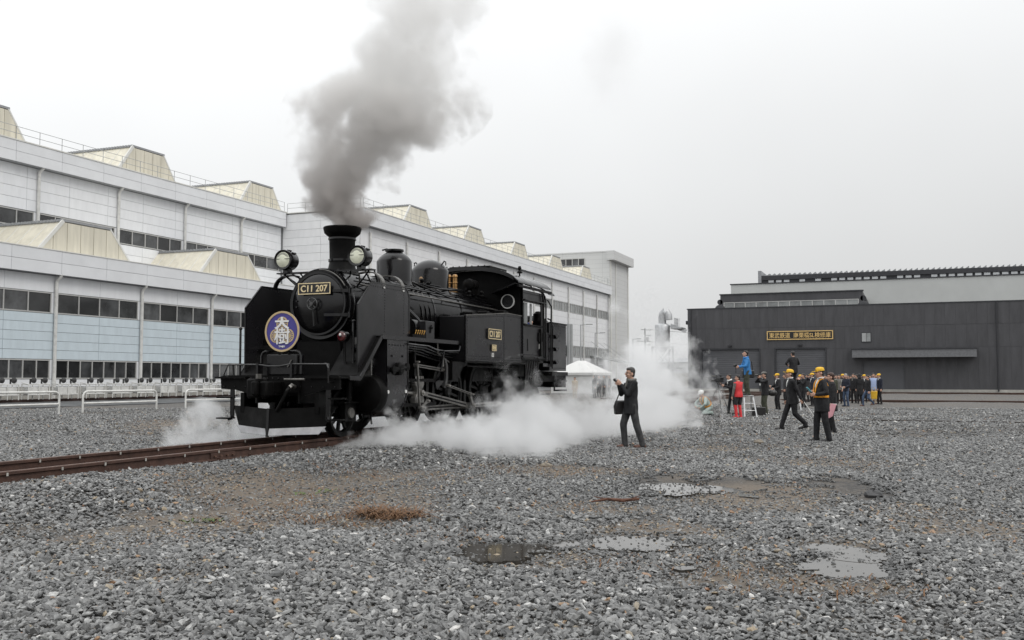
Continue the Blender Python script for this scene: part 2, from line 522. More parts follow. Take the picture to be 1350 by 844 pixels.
def build_ground():
    xs = axis_steps(-1400, 1400, -34, 12, .45, 1.25)
    ys = axis_steps(-400, 2200, 1, 60, .45, 1.22)
    gx, gy = np.meshgrid(xs, ys)
    gz = ground_h(gx, gy)
    far = (np.abs(gx) > 60) | (gy > 130) | (gy < -20)
    gz = np.where(far, 0, gz)
    nx, ny = len(xs), len(ys)
    vs = np.stack([gx.ravel(), gy.ravel(), gz.ravel()], 1)
    idx = np.arange(nx * ny).reshape(ny, nx)
    fs = np.stack([idx[:-1, :-1].ravel(), idx[:-1, 1:].ravel(), idx[1:, 1:].ravel(), idx[1:, :-1].ravel()], 1)
    me = bpy.data.meshes.new('ground')
    me.from_pydata(vs.tolist(), [], fs.tolist())
    me.shade_smooth()
    at = me.attributes.new('earth', 'FLOAT', 'POINT')
    at.data.foreach_set('value', earth_field(gx.ravel(), gy.ravel()).astype(np.float32))
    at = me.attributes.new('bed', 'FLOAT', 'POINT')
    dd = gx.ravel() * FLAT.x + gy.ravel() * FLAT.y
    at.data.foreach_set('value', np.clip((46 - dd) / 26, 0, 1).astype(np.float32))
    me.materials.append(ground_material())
    o = bpy.data.objects.new('ground', me)
    COL.objects.link(o)
    tag(o, kind='structure')
build_ground()

def stone_material():
    m = bpy.data.materials.new('gravel_stone')
    m.use_nodes = True
    n, l = m.node_tree.nodes, m.node_tree.links
    p = n['Principled BSDF']
    at = n.new('ShaderNodeAttribute'); at.attribute_type = 'INSTANCER'; at.attribute_name = 'tone'
    ramp = n.new('ShaderNodeValToRGB')
    e = ramp.color_ramp.elements
    e[0].position = 0; e[0].color = (.05, .051, .051, 1)
    e[1].position = 1; e[1].color = (.24, .13, .075, 1)
    for pos, c in ((.3, (.13, .131, .130)), (.6, (.235, .237, .233)), (.82, (.42, .42, .41)), (.88, (.56, .55, .53)), (.90, (.26, .23, .18)), (.95, (.30, .24, .16)), (.98, (.30, .19, .11))):
        k = e.new(pos); k.color = (*c, 1)
    l.new(at.outputs['Fac'], ramp.inputs[0])
    tc = n.new('ShaderNodeTexCoord')
    nz = n.new('ShaderNodeTexNoise'); nz.inputs['Scale'].default_value = 2.2; nz.inputs['Detail'].default_value = 4
    l.new(tc.outputs['Object'], nz.inputs['Vector'])
    mr = n.new('ShaderNodeMapRange'); mr.inputs['To Min'].default_value = .72; mr.inputs['To Max'].default_value = 1.25
    mr.inputs['From Min'].default_value = .3; mr.inputs['From Max'].default_value = .7
    l.new(nz.outputs[0], mr.inputs['Value'])
    mul = n.new('ShaderNodeMix'); mul.data_type = 'RGBA'; mul.blend_type = 'MULTIPLY'; mul.inputs[0].default_value = 1
    l.new(ramp.outputs[0], mul.inputs[6]); l.new(mr.outputs[0], mul.inputs[7])
    l.new(mul.outputs[2], p.inputs['Base Color'])
    p.inputs['Roughness'].default_value = .36
    p.inputs['Specular IOR Level'].default_value = .5
    return m
STONE = stone_material()

def build_gravel():
    rg = np.random.RandomState(11)
    P = []
    for d0, d1, dens, lo, hi in ((3.6, 9, 1500, .45, 1.25), (9, 15, 1050, .5, 1.3), (15, 24, 520, .65, 1.4), (24, 46, 140, .9, 1.7)):
        half = .60
        A = half * (d1 * d1 - d0 * d0) + 7 * (d1 - d0)
        N = int(A * dens)
        d = np.sqrt(rg.uniform(d0 * d0, d1 * d1, N))
        u = rg.uniform(-1, 1, N) * (half * d + 3.5)
        x = RIGHT.x * u + FLAT.x * d
        y = RIGHT.y * u + FLAT.y * d
        s = rg.uniform(lo, hi, N) * rg.uniform(.75, 1.1, N)
        P.append(np.stack([x, y, s], 1))
    P = np.concatenate(P)
    Q = []                                                     # small stones strewn along the margins of the puddles
    for cx, cy, a, b in PUD:
        t_, r_ = rg.uniform(0, 6.283, 2600), np.sqrt(rg.uniform(0, 2.4, 2600))
        u, v = np.cos(t_) * r_ * a, np.sin(t_) * r_ * b
        qx, qy = cx + RIGHT.x * u + FLAT.x * v, cy + RIGHT.y * u + FLAT.y * v
        f_ = puddle_field(qx, qy)
        k_ = (f_ > -.22) & (f_ < .16)
        Q.append(np.stack([qx[k_], qy[k_], rg.uniform(.3, .75, k_.sum())], 1))
    NQ = sum(len(q) for q in Q)
    P = np.concatenate([P] + Q)
    x, y, s = P.T
    w = np.abs(x - XT)
    between = w < .50                                          # sleepers and rails show between the rails
    keep = ~((np.abs(w - .57) < .09))
    pf = puddle_field(x, y)
    earth = earth_field(x, y)                                  # thin cover over bare earth
    keep &= rg.uniform(0, 1, len(x)) > earth * .5
    keep &= rg.uniform(0, 1, len(x)) > np.where(pf > .25, .84, np.where(pf > 0, .6, np.where(pf > -.3, .25, 0)))
    keep[-NQ:] = True
    keep &= ~(between & (rg.uniform(0, 1, len(x)) < .5))
    x, y, s, pf, earth, w = x[keep], y[keep], s[keep], pf[keep], earth[keep], w[keep]
    n = len(x)
    small = (earth > .3) | (pf > -.1)
    s = np.where(small, s * .75, s)
    s = np.where(rg.uniform(0, 1, n) < .02, s * 1.5, s)
    z = ground_h(x, y) + .004 - earth * .006 + s * .012 * rg.uniform(-.6, 1.3, n)
    z = np.where(pf > .05, -.016 + rg.uniform(-.014, .012, n), z)
    tone = np.clip(rg.normal(.355, .2, n), .0, .88)
    tone = tone * (1 - .5 * np.clip((pf + .9) / .8, 0, 1))
    damp = np.clip((vnoise(x, y, .28, 31) * .6 + vnoise(x, y, .9, 32) * .4 - .5) * 4, 0, 1)      # damper, darker stone in places
    tone = tone * (1 - .22 * damp - .12 * earth)
    s = s * (1 + .35 * (vnoise(x, y, .4, 33) - .5))
    tone = np.where(rg.uniform(0, 1, n) < .014 + earth * .12, rg.uniform(.9, 1.0, n), tone)
    rot = np.stack([rg.normal(0, .45, n), rg.normal(0, .45, n), rg.uniform(0, 6.28, n)], 1)
    scl = np.stack([s * rg.uniform(.8, 1.35, n), s * rg.uniform(.65, 1.05, n), s * rg.uniform(.5, 1.1, n)], 1) * .0285
    me = bpy.data.meshes.new('gravel')
    me.vertices.add(n)
    me.vertices.foreach_set('co', np.stack([x, y, z], 1).astype(np.float32).ravel())
    for nm, ty, key, arr in (('tone', 'FLOAT', 'value', tone), ('rot', 'FLOAT_VECTOR', 'vector', rot), ('scl', 'FLOAT_VECTOR', 'vector', scl)):
        a = me.attributes.new(nm, ty, 'POINT'); a.data.foreach_set(key, arr.astype(np.float32).ravel())
    a = me.attributes.new('pick', 'INT', 'POINT'); a.data.foreach_set('value', rg.randint(0, 7, n).astype(np.int32))
    o = bpy.data.objects.new('gravel', me)
    COL.objects.link(o)
    tag(o, 'loose grey crushed stone spread over the whole yard', 'gravel', kind='stuff')
    g = bpy.data.node_groups.new('gravel', 'GeometryNodeTree')
    g.interface.new_socket('Geometry', in_out='INPUT', socket_type='NodeSocketGeometry')
    g.interface.new_socket('Geometry', in_out='OUTPUT', socket_type='NodeSocketGeometry')
    N, L = g.nodes, g.links
    gi, go = N.new('NodeGroupInput'), N.new('NodeGroupOutput')
    join = N.new('GeometryNodeJoinGeometry')
    for k in range(7):
        ico = N.new('GeometryNodeMeshIcoSphere'); ico.inputs['Subdivisions'].default_value = 1 if k < 5 else 2
        pos = N.new('GeometryNodeInputPosition')
        off = N.new('ShaderNodeVectorMath'); off.operation = 'ADD'; off.inputs[1].default_value = (k * 7.3, k * 3.1, 1.7)
        L.new(pos.outputs[0], off.inputs[0])
        nz = N.new('ShaderNodeTexVoronoi'); nz.inputs['Scale'].default_value = .85
        L.new(off.outputs[0], nz.inputs['Vector'])
        mr = N.new('ShaderNodeMapRange'); mr.inputs['To Min'].default_value = 1.35; mr.inputs['To Max'].default_value = .5
        L.new(nz.outputs['Distance'], mr.inputs['Value'])
        sc = N.new('ShaderNodeVectorMath'); sc.operation = 'SCALE'
        L.new(pos.outputs[0], sc.inputs[0]); L.new(mr.outputs[0], sc.inputs['Scale'])
        fl = N.new('ShaderNodeVectorMath'); fl.operation = 'MULTIPLY'; fl.inputs[1].default_value = (1.05, .85, .62)
        L.new(sc.outputs[0], fl.inputs[0])
        sp = N.new('GeometryNodeSetPosition')
        L.new(ico.outputs['Mesh'], sp.inputs['Geometry']); L.new(fl.outputs[0], sp.inputs['Position'])
        sm = N.new('GeometryNodeSetMaterial'); sm.inputs['Material'].default_value = STONE
        L.new(sp.outputs[0], sm.inputs['Geometry'])
        ti = N.new('GeometryNodeGeometryToInstance')
        L.new(sm.outputs[0], ti.inputs[0]); L.new(ti.outputs[0], join.inputs[0])
    iop = N.new('GeometryNodeInstanceOnPoints')
    iop.inputs['Pick Instance'].default_value = True
    def attr(nm, ty):
        a = N.new('GeometryNodeInputNamedAttribute'); a.data_type = ty; a.inputs['Name'].default_value = nm
        return [s for s in a.outputs if s.enabled and s.name == 'Attribute'][0]
    L.new(gi.outputs[0], iop.inputs['Points'])
    L.new(join.outputs[0], iop.inputs['Instance'])
    L.new(attr('pick', 'INT'), iop.inputs['Instance Index'])
    e2r = N.new('FunctionNodeEulerToRotation')
    L.new(attr('rot', 'FLOAT_VECTOR'), e2r.inputs[0]); L.new(e2r.outputs[0], iop.inputs['Rotation'])
    L.new(attr('scl', 'FLOAT_VECTOR'), iop.inputs['Scale'])
    L.new(iop.outputs[0], go.inputs[0])
    md = o.modifiers.new('stones', 'NODES'); md.node_group = g
    print('gravel stones', n)
build_gravel()

def water_material():
    m = mat('puddle_water', (.055, .05, .043), .05, var=.25, scale=2, spec=.6, rvar=.03)
    return m
WATER = water_material()
def build_puddles():
    """each puddle: the flat area where its field is positive"""
    for i, (cx, cy, a, b) in enumerate(PUD):
        ns, vs = 150, []
        for k in range(ns):
            t = 2 * math.pi * k / ns
            du = RIGHT.xy * math.cos(t) * a + FLAT.xy * math.sin(t) * b
            q = 1.45
            while q > .25:
                x, y = cx + du.x * q, cy + du.y * q
                if float(puddle_field(np.array([x]), np.array([y]))[0]) > -.05: break
                q -= .05
            vs.append((x, y))
        mb = MB()
        mb.add([(x, y, -.0115 + i * .0011) for x, y in vs] + [(x, y, -.05) for x, y in vs],
               [tuple(range(ns))] + [(k, ns + k, ns + (k + 1) % ns, (k + 1) % ns) for k in range(ns)])
        tag(mb.build('puddle', WATER, smooth=0), kind='structure')
build_puddles()

# road along the workshop
road = MB().box(-47.2, -38.5, 5, 160, -.02, .055).build('road', mat('wet_asphalt', (.085, .087, .09), .45, var=.25, scale=.8, bump=.2), smooth=0)
tag(road, kind='structure')
kerb = MB().box(-48.3, -47.2, 5, 160, -.02, .20).build('kerb', mat('dark_red_kerb', (.05, .028, .024), .8, var=.25, scale=1.5), smooth=0)
tag(kerb, kind='structure')

# ------------------------------------------------------------------ railway tracks
def rail_profile():
    h = .153
    return [(-.061, 0), (.061, 0), (.061, .011), (.012, .026), (.009, .105), (.033, .118), (.033, .148), (.026, h), (-.026, h), (-.033, .148), (-.033, .118), (-.009, .105), (-.012, .026), (-.061, .011)]

def make_track(label, x, y0, y1, rz, detail_to):
    t = thing('railway_track', label, 'railway track', (x, 0, RAILZ))
    for sx in (-1, 1):
        poly = [(px + sx * .566, pz - .153) for px, pz in rail_profile()]
        r = MB().prism(poly, 'y', y0, y1).build('rail', RUST, t, smooth=30)
        MB().box(sx * .566 - .024, sx * .566 + .024, y0, y1, .0002, .002).build('rail_head', RAILTOP, r, smooth=0)
    sl = MB().box(-1.05, 1.05, -.11, .11, -.29, -.160).mesh('sleeper', SLEEPER, 0)
    cl = MB().box(-.085, .085, -.055, .055, -.160, -.138).box(-.105, -.045, -.03, .03, -.138, -.112).box(.045, .105, -.03, .03, -.138, -.112).tube([(-.085, 0, -.13), (-.085, 0, -.08)], .012, 6).tube([(.085, 0, -.13), (.085, 0, -.08)], .012, 6).mesh('rail_clip', RUST)
    mark = MB().box(.0335, .040, -.012, .012, -.05, -.012).mesh('clip_mark', CONCRETE, 0)  # pale pad added as the bright mark at each rail clip
    y = y0 + .3
    while y < detail_to:
        share('sleeper', sl, t, (rnd.uniform(-.03, .03), y, 0), (0, 0, rnd.uniform(-.02, .02)))
        for sx in (-1, 1):
            share('rail_clip', cl, t, (sx * .566, y, 0))
            share('clip_mark', mark, t, (sx * .566, y + rnd.uniform(-.05, .05), 0))
        y += .72
    fishplate = MB().box(.566 + .012, .566 + .034, 11.55, 12.1, -.135, -.045).build('fishplate', RUST, t, bevel=.004)
    for k in range(4):
        MB().lathe([(.016, 0), (.016, .03)], (.6, 11.62 + k * .137, -.09), 'x', 6).build('bolt', RAILTOP, t)
    return t
make_track('rusty track under the black steam locomotive leading to the right shed door', XT, 4.2, 109, 0, 34)
t2 = thing('railway_track', 'rusty track leading straight into the left door of the charcoal shed', 'railway track', (-17.85, 0, .20))
for sx in (-1, 1):
    MB().prism([(px + sx * .566, pz - .153) for px, pz in rail_profile()], 'y', 66, 109).build('rail', RUST, t2)
def cross_track(label, y, x0, x1, z):
    t = thing('siding_track', label, 'railway track', ((x0 + x1) / 2, y, z))
    L2 = (x1 - x0) / 2
    for sy in (-.566, .566):
        MB().prism([(p + sy, q - .05) for p, q in rail_profile()], 'x', -L2, L2).build('rail', RUST, t)
    return t
cross_track('rusty rails lying across the yard behind the crouching worker', 64, -19, 12, .0)
cross_track('rusty rails lying across the yard just before the shed doors', 98, -24, 14, .02)
tag(MB().prism([(p, q) for p, q in rail_profile()], 'x', -4.2, 9).build('loose_rail', SLEEPER, loc=(0, 34.6, -.09)), 'single dark rail lying in the gravel behind the yellow capped men', 'rail')

# ------------------------------------------------------------------ steam locomotive (local: x across, y back from the front beam, z above rail)
def build_engine():
    E = thing('steam_locomotive', 'black tank engine in steam with two headlamps and a round headboard on the rusty track', 'steam locomotive', (XT, YB, RAILZ))
    P = lambda mb, name, m, **k: mb.build(name, m, E, **k)
    CZ = 2.42
    # --- boiler and smokebox
    P(MB().lathe([(.655, 1.36), (.67, 1.40), (.67, 3.20)], (0, 0, CZ), 'y', 56), 'smokebox', BLACK)
    P(MB().lathe([(.60, 1.34), (.655, 1.335), (.672, 1.37), (.672, 1.47), (.66, 1.49)], (0, 0, CZ), 'y', 56), 'smokebox_ring', BLACK)
    prof = [(.001, 1.165), (.12, 1.168), (.25, 1.18), (.38, 1.205), (.47, 1.235), (.535, 1.27), (.565, 1.30), (.572, 1.34)]
    door = P(MB().lathe(prof, (0, 0, CZ), 'y', 56), 'smokebox_door', BLACK, smooth=50)
    MB().lathe([(.55, 1.268), (.585, 1.268), (.592, 1.30), (.585, 1.336)], (0, 0, CZ), 'y', 56, caps=False).build('door_rim', BLACK, door)
    hw = MB()
    ring = [(math.cos(a) * .105, 1.075, CZ - .02 + math.sin(a) * .105) for a in [2 * math.pi * k / 20 for k in range(21)]]
    hw.tube(ring, .013, 6)
    for a in (45, 135): hw.bar((math.cos(R(a)) * .1, 1.075, CZ - .02 + math.sin(R(a)) * .1), (-math.cos(R(a)) * .1, 1.075, CZ - .02 - math.sin(R(a)) * .1), .018, .018)
    hw.lathe([(.035, 1.04), (.035, 1.17)], (0, 0, CZ - .02), 'y', 12)
    hw.bar((0, 1.1, CZ - .05), (.01, 1.13, CZ - .42), .025, .02)
    hw.build('door_handwheel', STEEL_DK, door)
    for dz in (.22, -.22):                                     # hinge straps on the right of the door
        MB().bar((.20, 1.165, CZ + dz), (.52, 1.225, CZ + dz), .03, .05).bar((.52, 1.225, CZ + dz), (.66, 1.33, CZ + dz), .04, .06).tube([(.655, 1.30, CZ + dz - .05), (.655, 1.30, CZ + dz + .05)], .032, 10).build('door_hinge', BLACK, door)
    for dz in (.05, -.06):
        MB().lathe([(.016, 1.19), (.016, 1.24)], (-.42, 0, CZ + dz), 'y', 8).build('door_stud', BLACK, door)
    bars = [(math.cos(a) * .63, 1.30, CZ + math.sin(a) * .63) for a in [R(30 + 5 * k) for k in range(13)]]
    MB().tube(bars, .012, 6).build('door_handrail', RODPAINT, door)
    np_ = P(MB().box(-.345, .345, -.012, .012, -.105, .105), 'number_plate', PLATE, loc=(0.01, 1.135, 2.685))
    plate_border(np_, .69, .21, .016)
    share('lettering', fit_mesh(text_mesh('C11 207', .2, .012, .004), .57, .125), np_, (0, -.017, 0)).data.materials.append(GOLD)
    for dx in (-.25, .25):
        MB().tube([(dx, .012, 0), (dx, .09, -.02)], .012, 6).build('plate_bracket', BLACK, np_)
    b = P(MB().lathe([(.672, 3.2), (.685, 3.22), (.695, 8.1)], (0, 0, CZ), 'y', 56), 'boiler', BLACK)
    for s in (3.25, 4.7, 6.1, 7.4):
        MB().lathe([(.69, s - .03), (.702, s - .03), (.702, s + .03), (.69, s + .03)], (0, 0, CZ), 'y', 56, caps=False).build('boiler_band', BLACK, b)
    # --- chimney
    ch = P(MB().lathe([(.34, 3.02), (.30, 3.08), (.262, 3.16), (.245, 3.24), (.238, 3.3), (.25, 3.74), (.26, 3.76), (.285, 3.775), (.345, 3.83), (.368, 3.93), (.355, 3.945), (.30, 3.945), (.235, 3.9), (.20, 3.6)], (0, 2.08, 0), 'z', 40), 'chimney', BLACK_MATT)
    MB().lathe([(.243, 3.28), (.262, 3.28), (.262, 3.32), (.243, 3.32)], (0, 2.08, 0), 'z', 40, caps=False).build('chimney_band', BLACK, ch)
    MB().lathe([(.25, 3.70), (.268, 3.70), (.268, 3.735), (.25, 3.735)], (0, 2.08, 0), 'z', 40, caps=False).build('chimney_band', BLACK, ch)
    for k in range(10):
        a = 2 * math.pi * k / 10
        MB().lathe([(.02, 0), (.02, .05)], (math.cos(a) * .30, 2.08 + math.sin(a) * .30, 3.06), 'z', 6).build('bolt', BLACK, ch)
    # --- domes
    def dome(name, s, r, top):
        pr = [(r * 1.16, 2.93), (r * 1.04, 3.02), (r, 3.10), (r, top - r * .62)]
        for k in range(1, 11):
            a = R(90 * k / 10)
            pr.append((r * (math.cos(a) * .62 + .38 * (1 if k < 10 else 1) * (1 - k / 10) + .0), top - r * .62 + r * .62 * math.sin(a)))
        pr[-1] = (r * .02, top)
        return P(MB().lathe(pr, (0, s, 0), 'z', 44), name, BLACK, smooth=50)
    d1 = dome('sand_dome', 4.15, .375, 3.74)
    MB().lathe([(.18, 3.72), (.20, 3.735), (.20, 3.77), (.05, 3.785)], (0, 4.15, 0), 'z', 28).build('filler_lid', BLACK, d1)
    MB().bar((-.22, 4.02, 3.755), (-.1, 4.02, 3.775), .03, .03).build('lid_hinge', BLACK, d1)
    d2 = dome('steam_dome', 5.82, .43, 3.74)
    for s in (-1, 1):
        MB().tube([(s * .30, 5.82, 3.62), (s * .36, 5.82, 3.70), (s * .40, 5.82, 3.68), (s * .40, 5.82, 3.6)], .016, 6).build('lifting_eye', BLACK, d2)
    # --- headlamps
    for sx in (-1, 1):
        hx, hs, hz = sx * .80, 1.45, 3.27
        h = P(MB().lathe([(.185, -.16), (.19, -.15), (.19, -.10), (.178, -.09), (.178, .10), (.15, .15), (.06, .17)], (0, 0, 0), 'y', 32), 'headlight', BLACK, loc=(hx, hs, hz))
        MB().lathe([(.142, -.158), (.186, -.176), (.193, -.155), (.186, -.14)], (0, 0, 0), 'y', 32, caps=False).build('lamp_rim', BLACK, h)
        MB().lathe([(.145, -.160), (.12, -.172), (.07, -.184), (.003, -.188)], (0, 0, 0), 'y', 32).build('lens', LENS, h, smooth=60)  # opaque lens, its cream reflection put into the colour
        MB().bar((-.15, -.182, .012), (.15, -.182, .012), .006, .010).build('lens_bar', BLACK, h)
        MB().prism([(math.cos(a_) * .135, math.sin(a_) * .135) for a_ in [R(25 + 13 * q_) for q_ in range(11)]], 'y', -.178, -.150).build('lens_shade_patch', LENS_SHADE, h)  # grey patch: the darker upper half of the reflection painted on the lens
        for a in (-25, 10, 45):
            MB().box(-.012, .012, -.06, .06, .175, .205, None).build('cooling_fin', BLACK, h).rotation_euler = (0, R(a), 0)
        MB().box(-.05, .05, -.08, .08, -.25, -.17).build('lamp_foot', BLACK, h)
    lb = MB()
    lb.bar((-1.03, 1.50, 3.03), (1.03, 1.50, 3.03), .16, .025)
    for sx in (-1, 1):
        lb.tube([(sx * .92, 1.52, 3.02), (sx * .80, 1.55, 2.90), (sx * .62, 1.6, 2.74)], .016, 6)
        lb.tube([(sx * .55, 1.5, 3.02), (sx * .50, 1.55, 2.93), (sx * .44, 1.55, 2.9)], .016, 6)
        lb.tube([(sx * .99, 1.60, 3.02), (sx * .88, 1.9, 2.86), (sx * .58, 2.2, 2.80)], .018, 6)
        lb.tube([(sx * .80, 1.60, 3.02), (sx * .70, 1.9, 2.92), (sx * .5, 2.3, 2.90)], .018, 6)
    P(lb, 'lamp_bracket', BLACK)
    # --- smoke deflectors, with lifting straps and stays
    for sx in (-1, 1):
        poly = [(.50, 1.06), (.48, 2.33), (.95, 2.765), (2.20, 2.775), (2.30, 2.72), (2.37, 2.60), (2.38, 1.83), (1.30, 1.83), (.60, 1.06)]
        d = P(MB().prism(poly, 'x', sx * 1.352, sx * 1.362), 'smoke_deflector', BLACK_SIDE, smooth=0)
        e = MB()
        for a, c in zip(poly[:6], poly[1:7]): e.bar((sx * 1.357, *a), (sx * 1.357, *c), .026, .026, (1, 0, 0))
        e.build('edge_strip', BLACK, d)
        m = MB()
        for k in range(16):
            for y_ in (1.42, 2.16): m.ellip((sx * 1.363, y_, 1.9 + k * .052), (.008, .012, .012), 6, 4)
        for k in range(14): m.ellip((sx * 1.363, .92 + k * .083, 2.70), (.008, .012, .012), 6, 4)
        m.build('rivet_rows', BLACK_SIDE, d)
        for s in (1.38, 2.12):
            m = MB(); arc = []
            for k in range(9):
                t = k / 8
                arc.append((sx * (1.36 - .50 * t * t - .02 * t), s, 2.74 + .26 * math.sin(t * math.pi * .62)))
            for a, c in zip(arc, arc[1:]): m.bar(a, c, .012, .085, (0, 1, 0)) if False else m.bar(a, c, .115, .022, (0, 0, 1))
            m.tube([arc[-1], (sx * .80, s + .1, 2.80)], .016, 6)
            m.build('deflector_stay', RODPAINT if sx > 0 else BLACK, d)  # near-side stays paler: light on the straps put into their colour
            MB().lathe([(.02, 0), (.02, .02)], (sx * 1.362 if sx > 0 else -1.382, s, 2.70), 'x', 8).build('rivet', DIRTYWHITE, d)
        d.location = (-sx * .175, .22, 0)
    # --- running boards
    for sx in (-1, 1):
        rb = MB()
        w0, w1 = (.62, 1.27) if sx > 0 else (-1.27, -.62)
        rb.box(w0, w1, 1.34, 4.8, 1.775, 1.81)
        rb.prism([(.62, 1.055), (.66, 1.03), (1.41, 1.785), (1.37, 1.81)], 'x', w0, w1)
        rb.box(w0, w1, -.02, .66, 1.045, 1.075)
        r = P(rb, 'running_board', BLACK_MATT)
        ev = MB()
        e0 = sx * 1.277
        for a, c in (((.30, 1.055), (.65, 1.045)), ((.65, 1.045), (1.39, 1.795)), ((1.39, 1.795), (4.62, 1.795))):
            ev.bar((e0, *a), (e0, *c), .016, .075, (0, 0, 1))
        ev.build('valance', BLACK_SIDE, r)
    # steps plate between smokebox and deflector
    for sx in (-1, 1):
        sp = P(MB().prism([(sx * .66, 1.10), (sx * 1.16, 1.10), (sx * 1.16, 1.78), (sx * .78, 1.78)], 'y', 1.22, 1.25), 'front_plate', GREYPLATE if sx > 0 else BLACK_MATT)  # right plate paler than the left: light falling on it painted in
        for z in (1.33, 1.56):
            MB().box(min(sx * .85, sx * 1.15), max(sx * .85, sx * 1.15), 1.05, 1.22, z, z + .03).box(min(sx * 1.09, sx * 1.13), max(sx * 1.09, sx * 1.13), 1.06, 1.22, z - .14, z).build('step', BLACK_MATT, sp)
    # smokebox saddle and front deck
    P(MB().prism([(-.62, 1.08), (.62, 1.08), (.50, 1.5), (.56, 1.95), (-.56, 1.95), (-.50, 1.5)], 'y', 1.55, 3.1), 'smokebox_saddle', BLACK_MATT)
    P(MB().prism([(-.55, 1.08), (.55, 1.08), (.45, 1.72), (-.45, 1.72)], 'y', 1.30, 1.56), 'saddle_front', BLACK_MATT)
    P(MB().box(-1.18, 1.18, .127, 1.22, 1.075, 1.10), 'front_deck', BLACK_MATT)
    tb = P(MB().box(-.27, .35, .10, .34, 1.10, 1.46), 'tool_box', BLACK, bevel=.02)
    fr = [(-.36, .09, 1.12), (-.36, .09, 1.43), (-.33, .09, 1.49), (-.27, .09, 1.515), (.35, .09, 1.515), (.41, .09, 1.49), (.44, .09, 1.43), (.44, .09, 1.12)]
    MB().tube(fr, .022, 8).build('box_frame', BLACK, tb)
    MB().bar((.18, .085, 1.24), (.26, .085, 1.36), .02, .02).build('box_latch', RODPAINT, tb)
    # --- buffer beam
    bb = P(MB().prism([(-1.18, 1.09), (1.18, 1.09), (1.22, 1.075), (1.22, .86), (.9, .85), (.52, .755), (-.52, .755), (-.9, .85), (-1.2, .86), (-1.22, 1.075)], 'y', .08, .125), 'buffer_beam', BLACK_MATT)
    rv = MB().lathe([(.016, -.014), (.012, -.018), (.016, 0)], (0, 0, 0), 'y', 8).ellip((0, -.006, 0), (.015, .012, .015), 8, 4).mesh('rivet', BLACK)
    for k in range(21):
        share('rivet', rv, bb, (-1.13 + k * .113, .08, 1.045))
        if k % 2 == 0: share('rivet', rv, bb, (-1.13 + k * .113, .08, .90))
    MB().box(-.42, .46, .03, .08, .80, 1.0).build('beam_plate', BLACK_MATT, bb)
    # uncoupling rod across the front
    ur = MB().tube([(-.95, -.06, 1.285), (-.32, -.06, 1.283), (-.10, -.06, 1.255), (.12, -.06, 1.255), (.34, -.06, 1.29), (1.06, -.06, 1.285)], .012, 8)
    for x in (-.93, 1.02):
        ur.tube([(x, -.06, 1.29), (x, .05, 1.28), (x - .02, .09, 1.09)], .018, 6)
    ur.tube([(-.95, -.06, 1.285), (-1.04, -.06, 1.10), (-1.04, .08, 1.06)], .014, 6)
    ur.tube([(1.06, -.06, 1.285), (1.09, -.07, 1.22), (1.07, -.03, .98), (1.07, .08, .98)], .015, 6)
    P(ur, 'uncoupling_rod', STEEL_DK)
    for x in (-.33, .36): P(MB().box(x - .02, x + .02, -.08, .0, 1.05, 1.31), 'rod_bracket', BLACK)
    # coupler
    cp = P(MB().box(-.13, .13, -.30, .2, .78, 1.0).box(-.17, .0, -.58, -.28, .72, 1.04).box(.02, .18, -.50, -.28, .74, 1.0).tube([(.08, -.42, .70), (.08, -.42, 1.06)], .045, 12).box(-.06, .05, -.62, -.5, .76, 1.0), 'coupler', BLACK_MATT, bevel=.03)
    MB().bar((-.02, -.45, 1.04), (-.02, -.45, 1.12), .10, .04).build('coupler_lifter', RODPAINT, cp)
    MB().tube([(-.42, -.05, .93), (-.34, -.10, .98), (-.2, -.12, .97), (-.1, -.12, .97)], .012, 6).build('coupler_chain', RODPAINT, cp)
    # brake hose
    hs = P(MB().tube([(.40, .0, .90), (.40, -.12, .92), (.36, -.18, .84), (.28, -.2, .68), (.20, -.18, .56), (.14, -.14, .50)], .03, 10), 'brake_hose', FRAME_BLACK)
    MB().tube([(.40, -.02, .90), (.40, -.10, .925), (.385, -.15, .89)], .038, 8).build('hose_coupling', STEEL, hs)
    P(MB().tube([(.22, -.06, 1.03), (.62, -.06, 1.03)], .02, 8), 'angle_cock_pipe', RODPAINT)
    # pilot (small snow plough)
    pl = MB()
    for sx in (-1, 1):
        pl.add([(0, -.20, .53), (sx * 1.06, .25, .57), (sx * .80, .12, .10), (0, -.22, .08), (0, -.17, .53), (sx * 1.06, .28, .57), (sx * .80, .15, .10), (0, -.19, .08)],
               [(0, 1, 2, 3), (7, 6, 5, 4), (0, 4, 5, 1), (1, 5, 6, 2), (2, 6, 7, 3), (3, 7, 4, 0)])
    pl.box(-.05, .05, -.15, .5, .42, .5).box(-.8, -.72, .1, .5, .45, .8).box(.72, .8, .1, .5, .45, .8)
    pp = P(pl, 'pilot_plough', BLACK_MATT)
    for sx in (-1, 1):
        MB().add([(sx * .045, -.2235, .20), (sx * .92, .148, .235), (sx * .80, .112, .105), (sx * .02, -.224, .085), (sx * .045, -.213, .20), (sx * .92, .158, .235), (sx * .80, .12, .105), (sx * .02, -.216, .085)],
                 [(0, 1, 2, 3), (7, 6, 5, 4), (0, 4, 5, 1), (1, 5, 6, 2), (2, 6, 7, 3), (3, 7, 4, 0)]).build('plough_strip', STRIP, pp, smooth=0)
    MB().bar((0, -.215, .06), (0, -.19, .54), .05, .03, (0, 1, 0)).build('plough_nose', BLACK, pp)
